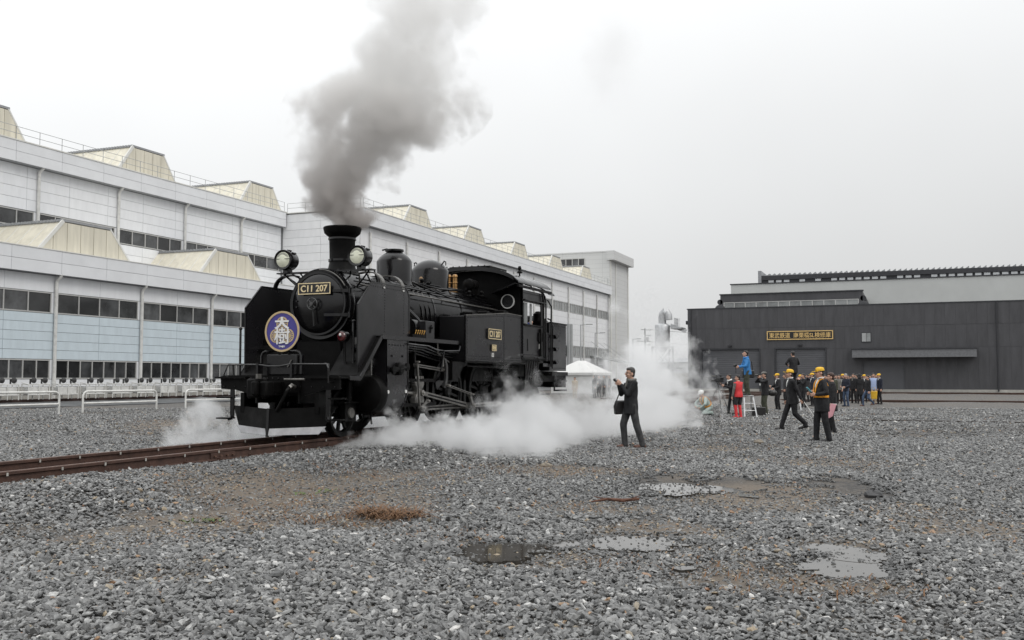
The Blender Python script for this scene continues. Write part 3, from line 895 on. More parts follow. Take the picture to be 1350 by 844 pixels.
    # shunter steps under the beam ends
    for sx in (-1, 1):
        st = P(MB().box(min(sx * .94, sx * 1.02), max(sx * .94, sx * 1.02), .10, .124, .34, .87).tube([(sx * .98, .11, .40), (sx * 1.0, .11, .345), (sx * 1.06, .11, .33)], .03, 6), 'shunter_step', BLACK)
        for z in (.36, .72):
            MB().box(min(sx * 1.015, sx * 1.27), max(sx * 1.015, sx * 1.27), .04, .24, z - .025, z).build('tread', BLACK_MATT, st)
    P(MB().tube([(-.86, .15, 1.09), (-.86, .15, 1.90)], .02, 8).ellip((-.86, .15, 1.92), (.032, .032, .032), 10, 6), 'marker_pole', BLACK)
    P(MB().tube([(.98, .9, 1.1), (.98, .9, 2.03)], .025, 8).ellip((.98, .9, 2.05), (.035, .035, .035), 10, 6), 'marker_pole', BLACK)
    ml = P(MB().lathe([(.09, -.07), (.10, -.06), (.10, .05), (.07, .09)], (0, 0, 0), 'y', 18), 'marker_lamp', BLACK, loc=(.83, .82, 1.78))
    MB().lathe([(.085, -.072), (.07, -.09), (.02, -.098)], (0, 0, 0), 'y', 18, caps=False).build('lamp_lens', REDGLASS, ml)
    MB().ellip((-.015, -.085, .03), (.03, .02, .03), 10, 6).build('lamp_glint', WHITE, ml)  # white blob on the lens: a painted highlight
    MB().tube([(0, .02, -.1), (0, .05, -.4), (.02, .05, -.68)], .022, 6).build('lamp_stem', BLACK, ml)
    # --- headboard
    hb = P(MB().lathe([(.345, -.012), (.345, .012)], (0, 0, 0), 'y', 56), 'headboard', HB_BLUE, loc=(.085, .06, 1.85), smooth=30)
    headboard_art(hb)
    MB().bar((-.1, .03, -.3), (-.1, .08, -.45), .03, .02).bar((.1, .03, -.3), (.1, .08, -.45), .03, .02).build('headboard_stand', BLACK, hb)
    # --- frames and underside
    for sx in (-1, 1):
        P(MB().box(min(sx * .42, sx * .45), max(sx * .42, sx * .45), .05, 11.6, .62, 1.08).box(min(sx * .42, sx * .45), max(sx * .42, sx * .45), 2.2, 11.5, .30, .62), 'frame_plate', FRAME_BLACK)
    P(MB().box(-.42, .42, 1.6, 11.6, .95, 1.43).box(-.9, .9, 8.3, 10.3, 1.1, 1.43).box(-1.05, 1.05, 10.2, 11.6, .95, 1.24).box(-.40, .40, 4.2, 8.6, .32, .95), 'firebox_ashpan_and_fill', FRAME_BLACK)  # includes filler boxes added to block daylight under tanks, cab and bunker
    P(MB().box(-1.1, 1.1, 3.0, 3.05, 1.0, 1.77), 'motion_bracket', FRAME_BLACK)
    # --- wheels
    def wheel(name, r, y, sx, nsp, crank=None):
        x = sx * .575
        w = P(MB().lathe([(r * .87, -.062), (r - .004, -.062), (r, -.03), (r, .045), (r + .028, .055), (r + .028, .072), (r * .88, .072)], (0, 0, 0), 'x', 48, caps=False).lathe([(r * .88, -.055), (r * .88, .065)], (0, 0, 0), 'x', 48, caps=False), name, FRAME_BLACK, loc=(x, y, r))
        if sx > 0: w.rotation_euler = (0, 0, math.pi)
        sp = MB().lathe([(r * .80, -.045), (r * .88, -.045), (r * .88, .045), (r * .80, .045)], (0, 0, 0), 'x', 48, caps=False).lathe([(r * .80, -.045), (r * .80, .045)], (0, 0, 0), 'x', 48, caps=False)
        for k in range(nsp):
            a = 2 * math.pi * k / nsp + .2
            sp.bar((0, math.cos(a) * r * .18, math.sin(a) * r * .18), (0, math.cos(a) * r * .83, math.sin(a) * r * .83), .05, .055)
        sp.build('spokes', FRAME_BLACK, w)
        MB().lathe([(.02, -.11), (r * .13, -.11), (r * .2, -.07), (r * .22, .07), (.02, .09)], (0, 0, 0), 'x', 24).build('hub', FRAME_BLACK, w)
        return w
    for sx in (-1, 1):
        lw = wheel('leading_wheel', .43, 1.13, sx, 8)
        for y in (3.55, 5.45, 7.35):
            w = wheel('driving_wheel', .76, y, sx, 14)
            cw = MB().prism([(math.cos(a) * .63, math.sin(a) * .63) for a in [R(20 + 10 * k) for k in range(15)]], 'x', -.06, .03)
            cw.build('counterweight', FRAME_BLACK, w)
        for y in (9.2, 10.9): wheel('trailing_wheel', .43, y, sx, 8)
        ab = P(MB().box(min(sx * .70, sx * .80), max(sx * .70, sx * .80), .95, 1.31, .28, .60).box(min(sx * .68, sx * .86), max(sx * .68, sx * .86), .83, 1.43, .60, .625).tube([(sx * .75, 1.13, .6), (sx * .75, 1.13, 1.0)], .07, 10), 'axle_box', BLACK_MATT)
        MB().lathe([(.10, 0), (.09, .03)], (sx * .80 if sx > 0 else -.83, 1.13, .43), 'x', 16).build('axle_cap', RODPAINT, ab)
    for y, r in ((1.13, .43), (3.55, .76), (5.45, .76), (7.35, .76), (9.2, .43), (10.9, .43)):
        P(MB().tube([(-.55, y, r), (.55, y, r)], .075, 12), 'axle', FRAME_BLACK)
    # --- cylinders and motion
    for sx in (-1, 1):
        X = lambda v: sx * v
        cas = [(.62, 1.77), (1.345, 1.77), (1.355, 1.05), (1.345, .80), (1.30, .62), (1.20, .47), (1.06, .38), (.92, .38), (.78, .47), (.66, .62), (.60, .9)]
        cy = P(MB().prism([(X(a), b_) for a, b_ in cas], 'y', 1.46, 2.28), 'cylinder', BLACK_SIDE)
        rim = MB()
        for a, c in zip(cas[1:8], cas[2:9]):
            for s in (1.475, 2.265): rim.bar((X(a[0]), s, a[1]), (X(c[0]), s, c[1]), .03, .02, (1, 0, 0))
        rim.build('casing_rim', BLACK, cy)
        MB().lathe([(.05, 1.22), (.20, 1.24), (.33, 1.30), (.36, 1.36), (.375, 1.44), (.375, 1.47)], (X(1.0), 0, .76), 'y', 36).build('cylinder_cover', BLACK_MATT, cy)
        MB().lathe([(.05, 1.28), (.14, 1.3), (.19, 1.38), (.19, 1.47)], (X(.95), 0, 1.32), 'y', 28).build('valve_chest_cover', BLACK, cy)
        MB().lathe([(.16, 2.27), (.16, 2.55), (.08, 2.6), (.05, 2.75)], (X(.95), 0, 1.27), 'y', 20).build('valve_spindle_guide', BLACK_MATT, cy)
        for s in (1.52, 2.20):
            MB().lathe([(.032, 0), (.032, .02)], (X(1.342) if sx > 0 else X(1.362), s, .80), 'x', 12).build('white_bolt', WHITE, cy)
            MB().lathe([(.02, 0), (.02, .02)], (X(1.352) if sx > 0 else X(1.372), s + (.14 if s < 2 else -.14), 1.46), 'x', 8).build('casing_bolt', BLACK, cy)
        for k in range(6):
            MB().lathe([(.012, 0), (.012, .012)], (X(1.352) if sx > 0 else X(1.364), 1.56 + k * .11, 1.66), 'x', 6).build('casing_bolt', BLACK, cy)
        mp = MB().lathe([(.12, 1.36), (.12, 1.43), (.08, 1.46)] if sx > 0 else [(.08, -1.46), (.12, -1.43), (.12, -1.36)], (0, 1.86, 1.22), 'x', 20)
        mp.tube([(X(1.38), 1.58, 1.20), (X(1.42), 1.86, 1.22), (X(1.38), 2.14, 1.26)], .05, 8)
        mp.lathe([(.075, X(1.40)), (.075, X(1.44))] if sx > 0 else [(.075, -1.44), (.075, -1.40)], (0, 1.60, 1.2), 'x', 14).lathe([(.075, X(1.40)), (.075, X(1.44))] if sx > 0 else [(.075, -1.44), (.075, -1.40)], (0, 2.12, 1.26), 'x', 14)
        mp.build('oil_pump', BLACK_MATT, cy)
        cy.location = (-sx * .085, .13, 0)
        # slide bars, crosshead, rods
        P(MB().box(min(X(1.0), X(1.10)), max(X(1.0), X(1.10)), 2.28, 3.95, .97, 1.04).box(min(X(1.0), X(1.10)), max(X(1.0), X(1.10)), 2.28, 3.95, .50, .56), 'slide_bars', BLACK_MATT)
        P(MB().tube([(X(1.03), 2.28, .76), (X(1.03), 3.2, .76)], .04, 12), 'piston_rod', STEEL)
        ch_ = P(MB().prism([(2.98, .56), (3.36, .56), (3.36, .66), (3.28, .74), (3.28, .84), (3.36, .92), (3.36, .98), (2.98, .98), (2.98, .92), (3.06, .84), (3.06, .74), (2.98, .66)], 'x', X(1.01), X(1.13)), 'crosshead', RODPAINT, bevel=.012)
        for k in range(5):
            MB().box(min(X(1.04), X(1.12)), max(X(1.04), X(1.12)), 3.0 + k * .075, 3.04 + k * .075, 1.04, 1.09).build('slide_bolt', STEEL, ch_)
        MB().lathe([(.06, X(1.12)), (.06, X(1.19)), (.03, X(1.20))], (0, 3.20, .76), 'x', 14).build('crosshead_pin', STEEL, ch_)
        def rod(name, a, b_, w, x, h0, h1, m=RODPAINT, flute=True):
            o = P(MB().prism(rod_outline(a, b_, h0, h1), 'x', X(x), X(x + w)), name, m, bevel=.006)
            for c, hh in ((a, h0), (b_, h1)):
                MB().lathe([(hh * 1.25, X(x - .012)), (hh * 1.25, X(x + w + .012))], (0, *c), 'x', 20).build('rod_end', m, o)
                MB().lathe([(hh * .7, X(x + w)), (hh * .7, X(x + w + .035)), (hh * .3, X(x + w + .045))], (0, *c), 'x', 14).build('crank_pin', STEEL, o)
            if flute:
                a2 = (a[0] + (b_[0] - a[0]) * .1, a[1] + (b_[1] - a[1]) * .1); b2 = (a[0] + (b_[0] - a[0]) * .9, a[1] + (b_[1] - a[1]) * .9)
                MB().bar((X(x + w), *a2), (X(x + w), *b2), .006, min(h0, h1) * .75, (1, 0, 0) if False else (0, 0, 1)).build('rod_flute', BLACK_MATT, o)
            return o
        pin = (5.45, .45)
        rod('main_rod', (3.2, .755), pin, .05, 1.13, .045, .055)
        rod('coupling_rod', (3.55, .45), (5.45, .45), .05, .98, .045, .05)
        rod('coupling_rod', (5.45, .45), (7.35, .45), .05, 1.04, .045, .05)
        rod('return_crank', pin, (5.28, .70), .05, 1.22, .05, .04, flute=False)
        rod('eccentric_rod', (5.28, .70), (4.08, .90), .035, 1.28, .022, .026)
        ln = P(MB().prism([(4.02, .86), (4.10, .84), (4.18, 1.05), (4.18, 1.30), (4.08, 1.46), (4.02, 1.43), (4.10, 1.29), (4.10, 1.06)], 'x', X(1.20), X(1.26)), 'expansion_link', STEEL_DK, bevel=.008)
        rod('radius_rod', (2.92, 1.30), (4.12, 1.22), .04, 1.14, .03, .035)
        rod('combination_lever', (2.90, 1.36), (3.02, .48), .035, 1.19, .02, .024, flute=False)
        rod('union_link', (3.02, .48), (3.28, .60), .03, 1.23, .028, .028, flute=False)
        P(MB().prism([(4.3, 1.40), (5.06, 1.40), (5.05, 1.33), (4.8, 1.28), (4.6, 1.05), (4.3, 1.0)], 'x', X(1.02), X(1.30)), 'link_bracket', BLACK_MATT)
        P(MB().tube([(X(1.22), 3.75, 1.78), (X(1.22), 3.78, 1.55), (X(1.22), 4.3, 1.38)], .014, 6).tube([(X(1.25), 3.95, 1.28), (X(1.25), 3.95, 1.52)], .02, 6), 'reach_rod', RODPAINT)
        P(MB().bar((X(1.0), 4.1, .88), (X(1.0), 5.0, 1.36), .05, .16), 'brake_beam', BLACK_SIDE)
        # brake shoes between the drivers
        for y in (2.72, 4.5, 6.4):
            P(MB().box(min(X(.52), X(.62)), max(X(.52), X(.62)), y - .06, y + .06, .35, 1.0), 'brake_shoe', FRAME_BLACK)
        # --- lubricator, taps
        lu = P(MB().box(min(X(1.02), X(1.24)), max(X(1.02), X(1.24)), 3.20, 3.58, 1.815, 2.18), 'lubricator', BLACK_SIDE, bevel=.01)
        MB().lathe([(.035, X(1.24)), (.02, X(1.29))], (0, 3.4, 2.05), 'x', 8).bar((X(1.25), 3.37, 1.95), (X(1.25), 3.43, 2.1), .02, .03).build('lubricator_crank', BLACK_MATT, lu)
        for k in range(5):
            tp = MB().tube([(X(1.26), 2.70 + k * .09, 1.90), (X(1.26), 2.74 + k * .09, 1.955)], .008, 6).ellip((X(1.26), 2.745 + k * .09, 1.965), (.018, .018, .018), 8, 5)
            P(tp, 'oil_tap', BRASS)
        P(MB().box(min(X(.95), X(1.25)), max(X(.95), X(1.25)), 2.62, 3.16, 1.815, 1.90), 'tap_block', BLACK_MATT)
        for q in range(5):
            P(MB().tube([(X(1.30 - q * .07), 2.35, 1.70 - q * .03), (X(1.30 - q * .07), 3.2, 1.68 - q * .035), (X(1.28 - q * .07), 3.6 + q * .12, 1.62 - q * .05), (X(1.22 - q * .06), 4.75, 1.58 - q * .05)], .014, 6), 'oil_pipe', BLACK if q % 2 else STEEL_DK)
        P(MB().tube([(X(1.28), 4.70, 1.72), (X(1.30), 4.60, 1.62), (X(1.30), 3.9, 1.60), (X(1.28), 3.8, 1.2)], .02, 6), 'reach_pipe', BLACK)
        P(MB().lathe([(.16, 3.05), (.17, 3.08), (.17, 3.62), (.16, 3.65)], (X(.93), 0, 2.06), 'y', 20), 'air_tank', BLACK)
        # --- water tank
        tk = P(MB().prism([(4.82, 1.425), (8.10, 1.425), (8.10, 2.55), (7.15, 2.56), (4.82, 2.375)], 'x', X(.74), X(1.355)), 'water_tank', BLACK_SIDE, smooth=0, bevel=.008)
        MB().box(min(X(1.33), X(1.375)), max(X(1.33), X(1.375)), 4.795, 4.86, 1.42, 2.385).build('corner_angle', BLACK, tk)
        MB().prism([(4.80, 2.378), (7.15, 2.563), (8.1, 2.553), (8.1, 2.573), (7.15, 2.583), (4.80, 2.398)], 'x', X(1.33), X(1.37)).build('tank_top_edge', RODPAINT if sx > 0 else BLACK, tk)  # near-side edge paler: its bright highlight line put into the colour
        MB().box(min(X(.70), X(1.36)), max(X(.70), X(1.36)), 4.80, 8.45, 1.385, 1.422).build('tank_sill', BLACK_MATT, tk)
        m = MB()
        for k in range(40):
            s = 4.90 + k * .081
            if s < 8.08:
                for z in (1.47, 1.53): m.ellip((X(1.356), s, z), (.009, .013, .013), 6, 4)
                m.ellip((X(1.356), s, 2.36 + max(0, min(1, (s - 4.82) / 2.33)) * .165 - .02), (.009, .013, .013), 6, 4)
        for k in range(12):
            for s in (4.93, 8.05, 6.98): m.ellip((X(1.356), s, 1.60 + k * .068), (.009, .013, .013), 6, 4)
        m.build('rivet_rows', BLACK_SIDE, tk)
        MB().bar((X(1.357), 7.02, 1.44), (X(1.357), 7.02, 2.53), .006, .10, (0, 1, 0)).build('seam_strip', BLACK_SIDE, tk)
        for s, z in ((5.4, 2.44), (6.2, 2.50), (7.2, 2.585)):
            MB().box(min(X(.95), X(1.25)), max(X(.95), X(1.25)), s, s + .32, z - .03, z + .05).tube([(X(1.0), s + .05, z + .06), (X(1.2), s + .25, z + .06)], .02, 6).build('tank_lid', BLACK_MATT, tk)
        pn = P(MB().box(-.015, .015, -.37, .37, -.115, .115), 'number_plate', PLATE, loc=(X(1.378), 6.34, 2.045))
        side_plate(pn, 'C11 207', .74, .23, sx)
        MB().box(-.02, .02, -.40, .40, -.10, .10).build('plate_backing', PLATE, pn, loc=(-X(.01), 0, -.0))
        p2 = P(MB().box(-.012, .012, -.13, .13, -.075, .075), 'maker_plate', PLATE, loc=(X(1.372), 6.31, 1.735))
        side_plate(p2, '検査', .24, .14, sx)
        p3 = P(MB().box(-.004, .004, -.06, .06, -.045, .045), 'inspection_label', DIRTYWHITE, loc=(X(1.361), 6.29, 1.575))
        share('lettering', turn_text(fit_mesh(text_mesh('3 C', .1, .004), .08, .05), sx), p3, (X(.006), 0, 0)).data.materials.append(PLATE)
        # pipes along the boiler
        P(MB().tube([(X(.62), 1.6, 2.80), (X(.72), 2.3, 2.76), (X(.74), 4.5, 2.74), (X(.74), 8.05, 2.72)], .017, 8), 'boiler_handrail', RODPAINT)
        for s in (2.6, 3.7, 5.2, 6.6, 7.6):
            P(MB().tube([(X(.60), s, 2.74), (X(.745), s, 2.745)], .014, 6), 'handrail_post', BLACK)
        P(MB().tube([(X(.52), 1.75, 2.92), (X(.55), 4.0, 2.90), (X(.58), 8.05, 2.88)], .02, 8).tube([(X(.46), 2.4, 2.95), (X(.46), 8.05, 2.95)], .014, 6), 'boiler_pipe', BLACK)
        P(MB().tube([(X(.55), 2.35, 2.86), (X(.78), 2.8, 2.6), (X(1.0), 3.3, 2.2), (X(1.02), 3.7, 1.9), (X(1.0), 3.75, 1.82)], .045, 10), 'delivery_pipe', BLACK)
        P(MB().tube([(X(.5), 2.5, 2.90), (X(.74), 2.95, 2.62), (X(.95), 3.4, 2.25), (X(.97), 3.8, 1.85)], .028, 8), 'delivery_pipe', BLACK)
        for s in (3.95, 4.15, 4.35):
            P(MB().tube([(X(.30), s, 3.06), (X(.50), s, 2.93), (X(.70), s + .1, 2.5), (X(.72), s + .2, 2.0)], .018, 6), 'sand_pipe', BLACK)
        cl = P(MB().prism([(2.9, 2.44), (3.3, 2.52), (3.55, 2.44), (3.3, 2.36)], 'x', X(.72), X(.80)), 'check_valve', BLACK_MATT)
        # --- cab side
        y0, y1 = 8.10, 9.66
        cs = MB()
        xa, xb = min(X(1.365), X(1.335)), max(X(1.365), X(1.335))
        cs.box(xa, xb, y0, 8.19, 1.55, 3.22).box(xa, xb, 8.19, y1, 1.55, 2.37).box(xa, xb, 8.19, y1, 2.93, 3.22).box(xa, xb, 9.46, y1, 2.37, 2.93)
        c = P(cs, 'cab_side', BLACK_SIDE, smooth=0)
        m = MB()
        for k in range(22):
            m.ellip((X(1.366), 8.16 + k * .068, 1.63), (.009, .012, .012), 6, 4)
            m.ellip((X(1.366), 8.16 + k * .068, 3.15), (.009, .012, .012), 6, 4)
        m.build('rivet_rows', BLACK_SIDE, c)
        bd = MB()
        for a, d_ in (((8.12, 1.57), (8.12, 3.2)), ((9.64, 1.57), (9.64, 3.2)), ((8.12, 1.57), (9.64, 1.57)), ((8.19, 2.37), (9.46, 2.37))):
            bd.bar((X(1.372), *a), (X(1.372), *d_), .02, .035, (1, 0, 0))
        bd.build('edge_strip', BLACK, c)
        MB().prism([(8.10, 2.96), (9.62, 2.96), (9.62, 2.985), (8.10, 2.985)], 'x', X(1.365), X(1.46)).build('window_hood', BLACK, c)
        MB().box(min(X(1.355), X(1.385)), max(X(1.355), X(1.385)), 8.20, 8.42, 2.39, 2.91).build('cab_window', GLASS_LT, c)
        MB().box(min(X(1.342), X(1.36)), max(X(1.342), X(1.36)), 8.68, 8.80, 2.39, 2.91).build('cab_window', GLASS_LT, c)
        MB().box(min(X(1.33), X(1.40)), max(X(1.33), X(1.40)), 8.19, 9.46, 2.345, 2.385).build('arm_rest', BLACK_MATT, c)
        MB().box(min(X(1.36), X(1.38)), max(X(1.36), X(1.38)), 8.47, 8.53, 1.72, 2.02).build('handhold_slot', PLATE, c)
        MB().box(min(X(1.36), X(1.40)), max(X(1.36), X(1.40)), 9.2, 9.5, 1.98, 2.2).box(min(X(1.36), X(1.42)), max(X(1.36), X(1.42)), 9.3, 9.36, 1.6, 2.3).build('data_plate_holder', BLACK_MATT, c)
        MB().box(min(X(1.363), X(1.374)), max(X(1.363), X(1.374)), 9.28, 9.42, 1.80, 1.92).build('white_marking', DIRTYWHITE, c)
        # cab bottom sill, steps
        P(MB().box(min(X(1.25), X(1.37)), max(X(1.25), X(1.37)), 8.1, 9.75, 1.50, 1.55), 'cab_sill', BLACK_MATT)
        cst = P(MB().box(min(X(1.22), X(1.25)), max(X(1.22), X(1.25)), 8.6, 9.5, .62, 1.5), 'cab_step_plate', BLACK_MATT)
        for k in range(6):
            MB().tube([(X(1.32), 8.62 + k * .16, 1.5), (X(1.28), 8.52 + k * .16, 1.02)], .014, 6).build('step_bar', BLACK, cst)
        for z in (.62, 1.0):
            MB().box(min(X(1.2), X(1.42)), max(X(1.2), X(1.42)), 9.5, 9.95, z, z + .03).build('tread', BLACK_MATT, cst)
        # entrance handrails
        P(MB().tube([(X(1.40), 9.72, 1.5), (X(1.40), 9.72, 3.1)], .022, 8).tube([(X(1.33), 10.28, 1.35), (X(1.35), 10.28, 2.95), (X(1.33), 10.05, 3.1)], .022, 8), 'entrance_handrail', BLACK)
        P(MB().box(min(X(1.26), X(1.30)), max(X(1.26), X(1.30)), 9.78, 10.3, 1.35, 2.25), 'cab_door', BLACK_SIDE)
        P(MB().tube([(X(1.36), 9.3, 3.28), (X(1.40), 9.42, 3.24), (X(1.41), 9.5, 3.0), (X(1.41), 9.52, 1.6)], .024, 8).tube([(X(1.36), 9.6, 3.26), (X(1.40), 9.66, 3.15), (X(1.41), 9.68, 2.9)], .018, 8), 'roof_drain_pipe', BLACK)
        # --- under-tank pipes
        P(MB().tube([(X(1.2), 5.2, 1.32), (X(1.2), 8.2, 1.30)], .03, 8), 'feed_pipe', BLACK_MATT)
        for s in (6.6, 7.5):
            P(MB().tube([(X(1.2), s, 1.40), (X(1.2), s, 1.0)], .022, 8), 'drain_cock', BLACK_MATT)
        # cylinder drain cocks
        for s in (1.5, 2.2):
            P(MB().tube([(X(1.0), s, .42), (X(1.0), s, .30), (X(1.1), s - .15, .24)], .02, 6), 'cylinder_drain', BLACK_MATT)
    # --- cab front, roof, back
    def arc_z(x, crown=3.77, eave=3.24, hw=1.40): return eave + (crown - eave) * math.sqrt(max(0, 1 - (x / (hw * 1.06)) ** 2)) - (crown - eave) * .30 * (abs(x) / hw) ** 2 * 0
    xs = [-1.42 + 2.84 * k / 24 for k in range(25)]
    roof = [(x, arc_z(x)) for x in xs]
    rp = roof + [(x, z - .04) for x, z in reversed(roof)]
    rf = P(MB().prism(rp, 'y', 7.72, 10.05), 'cab_roof', BLACK, smooth=60)
    MB().prism([(x, z + .02) for x, z in roof[1:-1]] + [(x, z - .075) for x, z in reversed(roof[1:-1])], 'y', 7.68, 7.73).build('roof_front_rim', BLACK, rf, smooth=60)
    rp2 = [(x * .96, z - .12) for x, z in roof] + [(x * .96, z - .16) for x, z in reversed(roof)]
    P(MB().prism(rp2, 'y', 10.05, 10.5), 'cab_rear_roof', BLACK, smooth=60)
    for sx in (-1, 1):
        MB().bar((sx * 1.42, 7.7, 3.28), (sx * 1.42, 10.06, 3.28), .05, .06).build('roof_gutter', BLACK_MATT, rf)
    MB().box(-.55, .55, 8.0, 9.1, 3.74, 3.83).build('roof_hatch', BLACK_MATT, rf)
    MB().box(.45, 1.02, 8.1, 9.0, 3.60, 3.66, Matrix.Rotation(R(20), 3, 'Y')).build('roof_hatch', BLACK_MATT, rf)
    for k in range(7):
        MB().ellip((-.5 + k * .17, 7.75, 3.80), (.02, .02, .02), 8, 5).build('rivet', BLACK, rf)
    wh = MB().tube([(.95, 9.0, 3.5), (.95, 9.0, 3.78)], .02, 8).lathe([(.06, 3.72), (.075, 3.74), (.03, 3.8), (.05, 3.84), (.03, 3.9)], (.95, 9.0, 0), 'z', 14)
    wh.build('whistle', BLACK_MATT, rf)
    MB().tube([(1.3, 8.5, 3.38), (1.35, 8.75, 3.36), (1.38, 8.85, 3.25)], .02, 6).build('roof_hook', RODPAINT, rf)
    fw = [(x * .975, z - .045) for x, z in roof] + [(1.36, 2.3), (-1.36, 2.3)]
    cf = P(MB().prism(fw, 'y', 8.10, 8.13), 'cab_front', BLACK_MATT, smooth=0)
    for sx in (-1, 1):
        cwd = MB().lathe([(.155, 8.05), (.175, 8.05), (.175, 8.10), (.155, 8.10)], (sx * 1.0, 0, 2.93), 'y', 32, caps=False)
        w_ = cwd.lathe([(.156, 8.052), (.156, 8.098)], (sx * 1.0, 0, 2.93), 'y', 32, caps=False).build('round_window', WHITE if sx > 0 else DIRTYWHITE, cf)
        MB().lathe([(.155, 8.07), (.155, 8.09)], (sx * 1.0, 0, 2.93), 'y', 32).build('pane', GLASS_DK, w_)
        MB().bar((sx * 1.0, 8.06, 2.93), (sx * 1.0 + .02, 8.06, 3.07), .02, .012).lathe([(.03, 8.05), (.03, 8.07)], (sx * 1.0, 0, 2.93), 'y', 10).build('wiper', PLATE, w_)
        MB().prism([(sx * .70, 3.10), (sx * 1.34, 3.33), (sx * 1.34, 3.36), (sx * .70, 3.14)], 'y', 7.74, 8.1).build('front_visor', BLACK, cf)
    P(MB().box(-1.33, 1.33, 9.9, 9.93, 1.5, 2.55), 'cab_back', FRAME_BLACK)
    P(MB().box(-1.3, 1.3, 8.13, 10.3, 1.44, 1.50), 'cab_floor', FRAME_BLACK)
    P(MB().box(-.7, .7, 8.13, 8.5, 1.5, 3.0), 'boiler_backhead', BLACK_MATT)
    for x in (-.95, .95): P(MB().box(x - .2, x + .2, 8.9, 9.3, 1.5, 1.95), 'crew_seat', BLACK_MATT)
    # --- things on the boiler in front of the cab
    for x in (-.06, .10):
        sv = P(MB().lathe([(.06, 3.08), (.075, 3.10), (.075, 3.16), (.055, 3.18), (.055, 3.30), (.07, 3.32), (.055, 3.34), (.055, 3.44), (.07, 3.46), (.06, 3.50), (.03, 3.52)], (x, 6.95, 0), 'z', 18), 'safety_valve', BRASS_VALVE)
    tg = P(MB().lathe([(.05, 7.2), (.13, 7.23), (.15, 7.35), (.12, 7.45), (.14, 7.5), (.14, 7.62), (.06, 7.66)], (.30, 0, 3.30), 'y', 22), 'turbo_generator', BLACK_MATT)
    MB().box(.2, .4, 7.3, 7.6, 3.05, 3.2).build('generator_stand', BLACK_MATT, tg)
    for (x, y, z) in ((.45, 7.0, 3.02), (.55, 7.5, 3.05), (.2, 5.0, 3.16), (.32, 4.8, 3.1), (.3, 5.2, 3.1), (.4, 4.95, 3.05)):
        P(MB().lathe([(.05, 0), (.06, .03), (.03, .06), (.05, .12), (.02, .16)], (x, y, z - .05), 'z', 12), 'valve', BRASS_DK if y == 5.0 else BLACK_MATT)
    P(MB().tube([(.2, 4.6, 3.12), (.45, 4.9, 3.04), (.5, 5.3, 3.02), (.4, 6.4, 3.08), (.45, 8.05, 3.02)], .022, 8).tube([(.1, 4.7, 3.16), (.35, 5.2, 3.1), (.42, 6.8, 3.1), (.3, 7.2, 3.22)], .018, 8).tube([(.15, 4.55, 3.14), (.5, 4.7, 2.98), (.68, 5.5, 2.82), (.70, 8.0, 2.80)], .02, 8), 'boiler_fittings_pipe', BLACK)
    # --- bunker
    bk = P(MB().prism([(10.32, 1.25), (11.70, 1.25), (11.70, 2.53), (10.34, 2.53), (10.32, 2.45)], 'x', -1.28, 1.28), 'coal_bunker', BLACK_SIDE, smooth=0, bevel=.01)
    MB().ellip((0, 11.0, 2.50), (1.1, .6, .28), 26, 12, .1).build('coal', COAL, bk, smooth=0)
    for sx in (-1, 1):
        MB().tube([(sx * 1.32, 10.42, 1.3), (sx * 1.34, 10.42, 2.4), (sx * 1.30, 10.34, 2.6), (sx * 1.28, 10.2, 2.62)], .02, 8).build('bunker_handrail', BLACK, bk)
        for z in (2.20, 1.87, 1.52):
            MB().prism([(10.40, z), (10.74, z), (10.60, z - .10), (10.52, z - .10)], 'x', sx * 1.28, sx * 1.42).build('step', BLACK, bk)
        m = MB()
        for k in range(17):
            for z in (1.32, 2.46): m.ellip((sx * 1.281, 10.42 + k * .075, z), (.009, .013, .013), 6, 4)
        for k in range(14):
            for s in (10.40, 11.64): m.ellip((sx * 1.281, s, 1.38 + k * .08), (.009, .013, .013), 6, 4)
        m.build('rivet_rows', BLACK_SIDE, bk)
        MB().bar((sx * 1.285, 10.35, 2.53), (sx * 1.285, 11.71, 2.53), .04, .04).build('top_beading', BLACK, bk)
        P(MB().box(min(sx * 1.1, sx * 1.32), max(sx * 1.1, sx * 1.32), 10.4, 11.72, 1.12, 1.22), 'rear_step', BLACK_MATT)
        P(MB().box(min(sx * 1.15, sx * 1.3), max(sx * 1.15, sx * 1.3), 11.0, 11.7, .95, .99).box(min(sx * 1.15, sx * 1.3), max(sx * 1.15, sx * 1.3), 11.0, 11.7, .70, .74).box(min(sx * 1.15, sx * 1.18), max(sx * 1.15, sx * 1.18), 11.0, 11.06, .70, 1.2), 'rear_footstep', BLACK_MATT)
    P(MB().lathe([(.16, 2.53), (.18, 2.55), (.18, 2.64), (.06, 2.68)], (.9, 10.62, 0), 'z', 22), 'filler_cap', BLACK_MATT)
    P(MB().lathe([(.13, 2.53), (.13, 2.75), (.05, 2.82)], (1.0, 10.2, 0), 'z', 18), 'rear_lamp', BLACK_MATT)
    P(MB().box(-1.25, 1.25, 11.70, 11.76, .8, 1.22), 'rear_beam', BLACK_MATT)
    P(MB().box(-.15, .15, 11.76, 12.3, .76, 1.0), 'rear_coupler', BLACK_MATT, bevel=.03)
    return E

def rod_outline(a, b, h0, h1):
    a, b = Vector(a), Vector(b)
    d = (b - a).normalized(); n = Vector((-d.y, d.x))
    return [tuple(a + n * h0), tuple(a - n * h0), tuple(b - n * h1), tuple(b + n * h1)]

def plate_border(p, w, h, t):
    m = MB()
    x, z = w / 2, h / 2
    m.box(-x, x, -.018, -.006, z - t, z).box(-x, x, -.018, -.006, -z, -z + t).box(-x, -x + t, -.0175, -.006, -z + t, z - t).box(x - t, x, -.0175, -.006, -z + t, z - t)
    m.build('plate_border', GOLD, p, smooth=0)

def turn_text(me, sx):
    me.transform(Matrix.Rotation(R(90 * sx), 4, 'Z'))
    return me

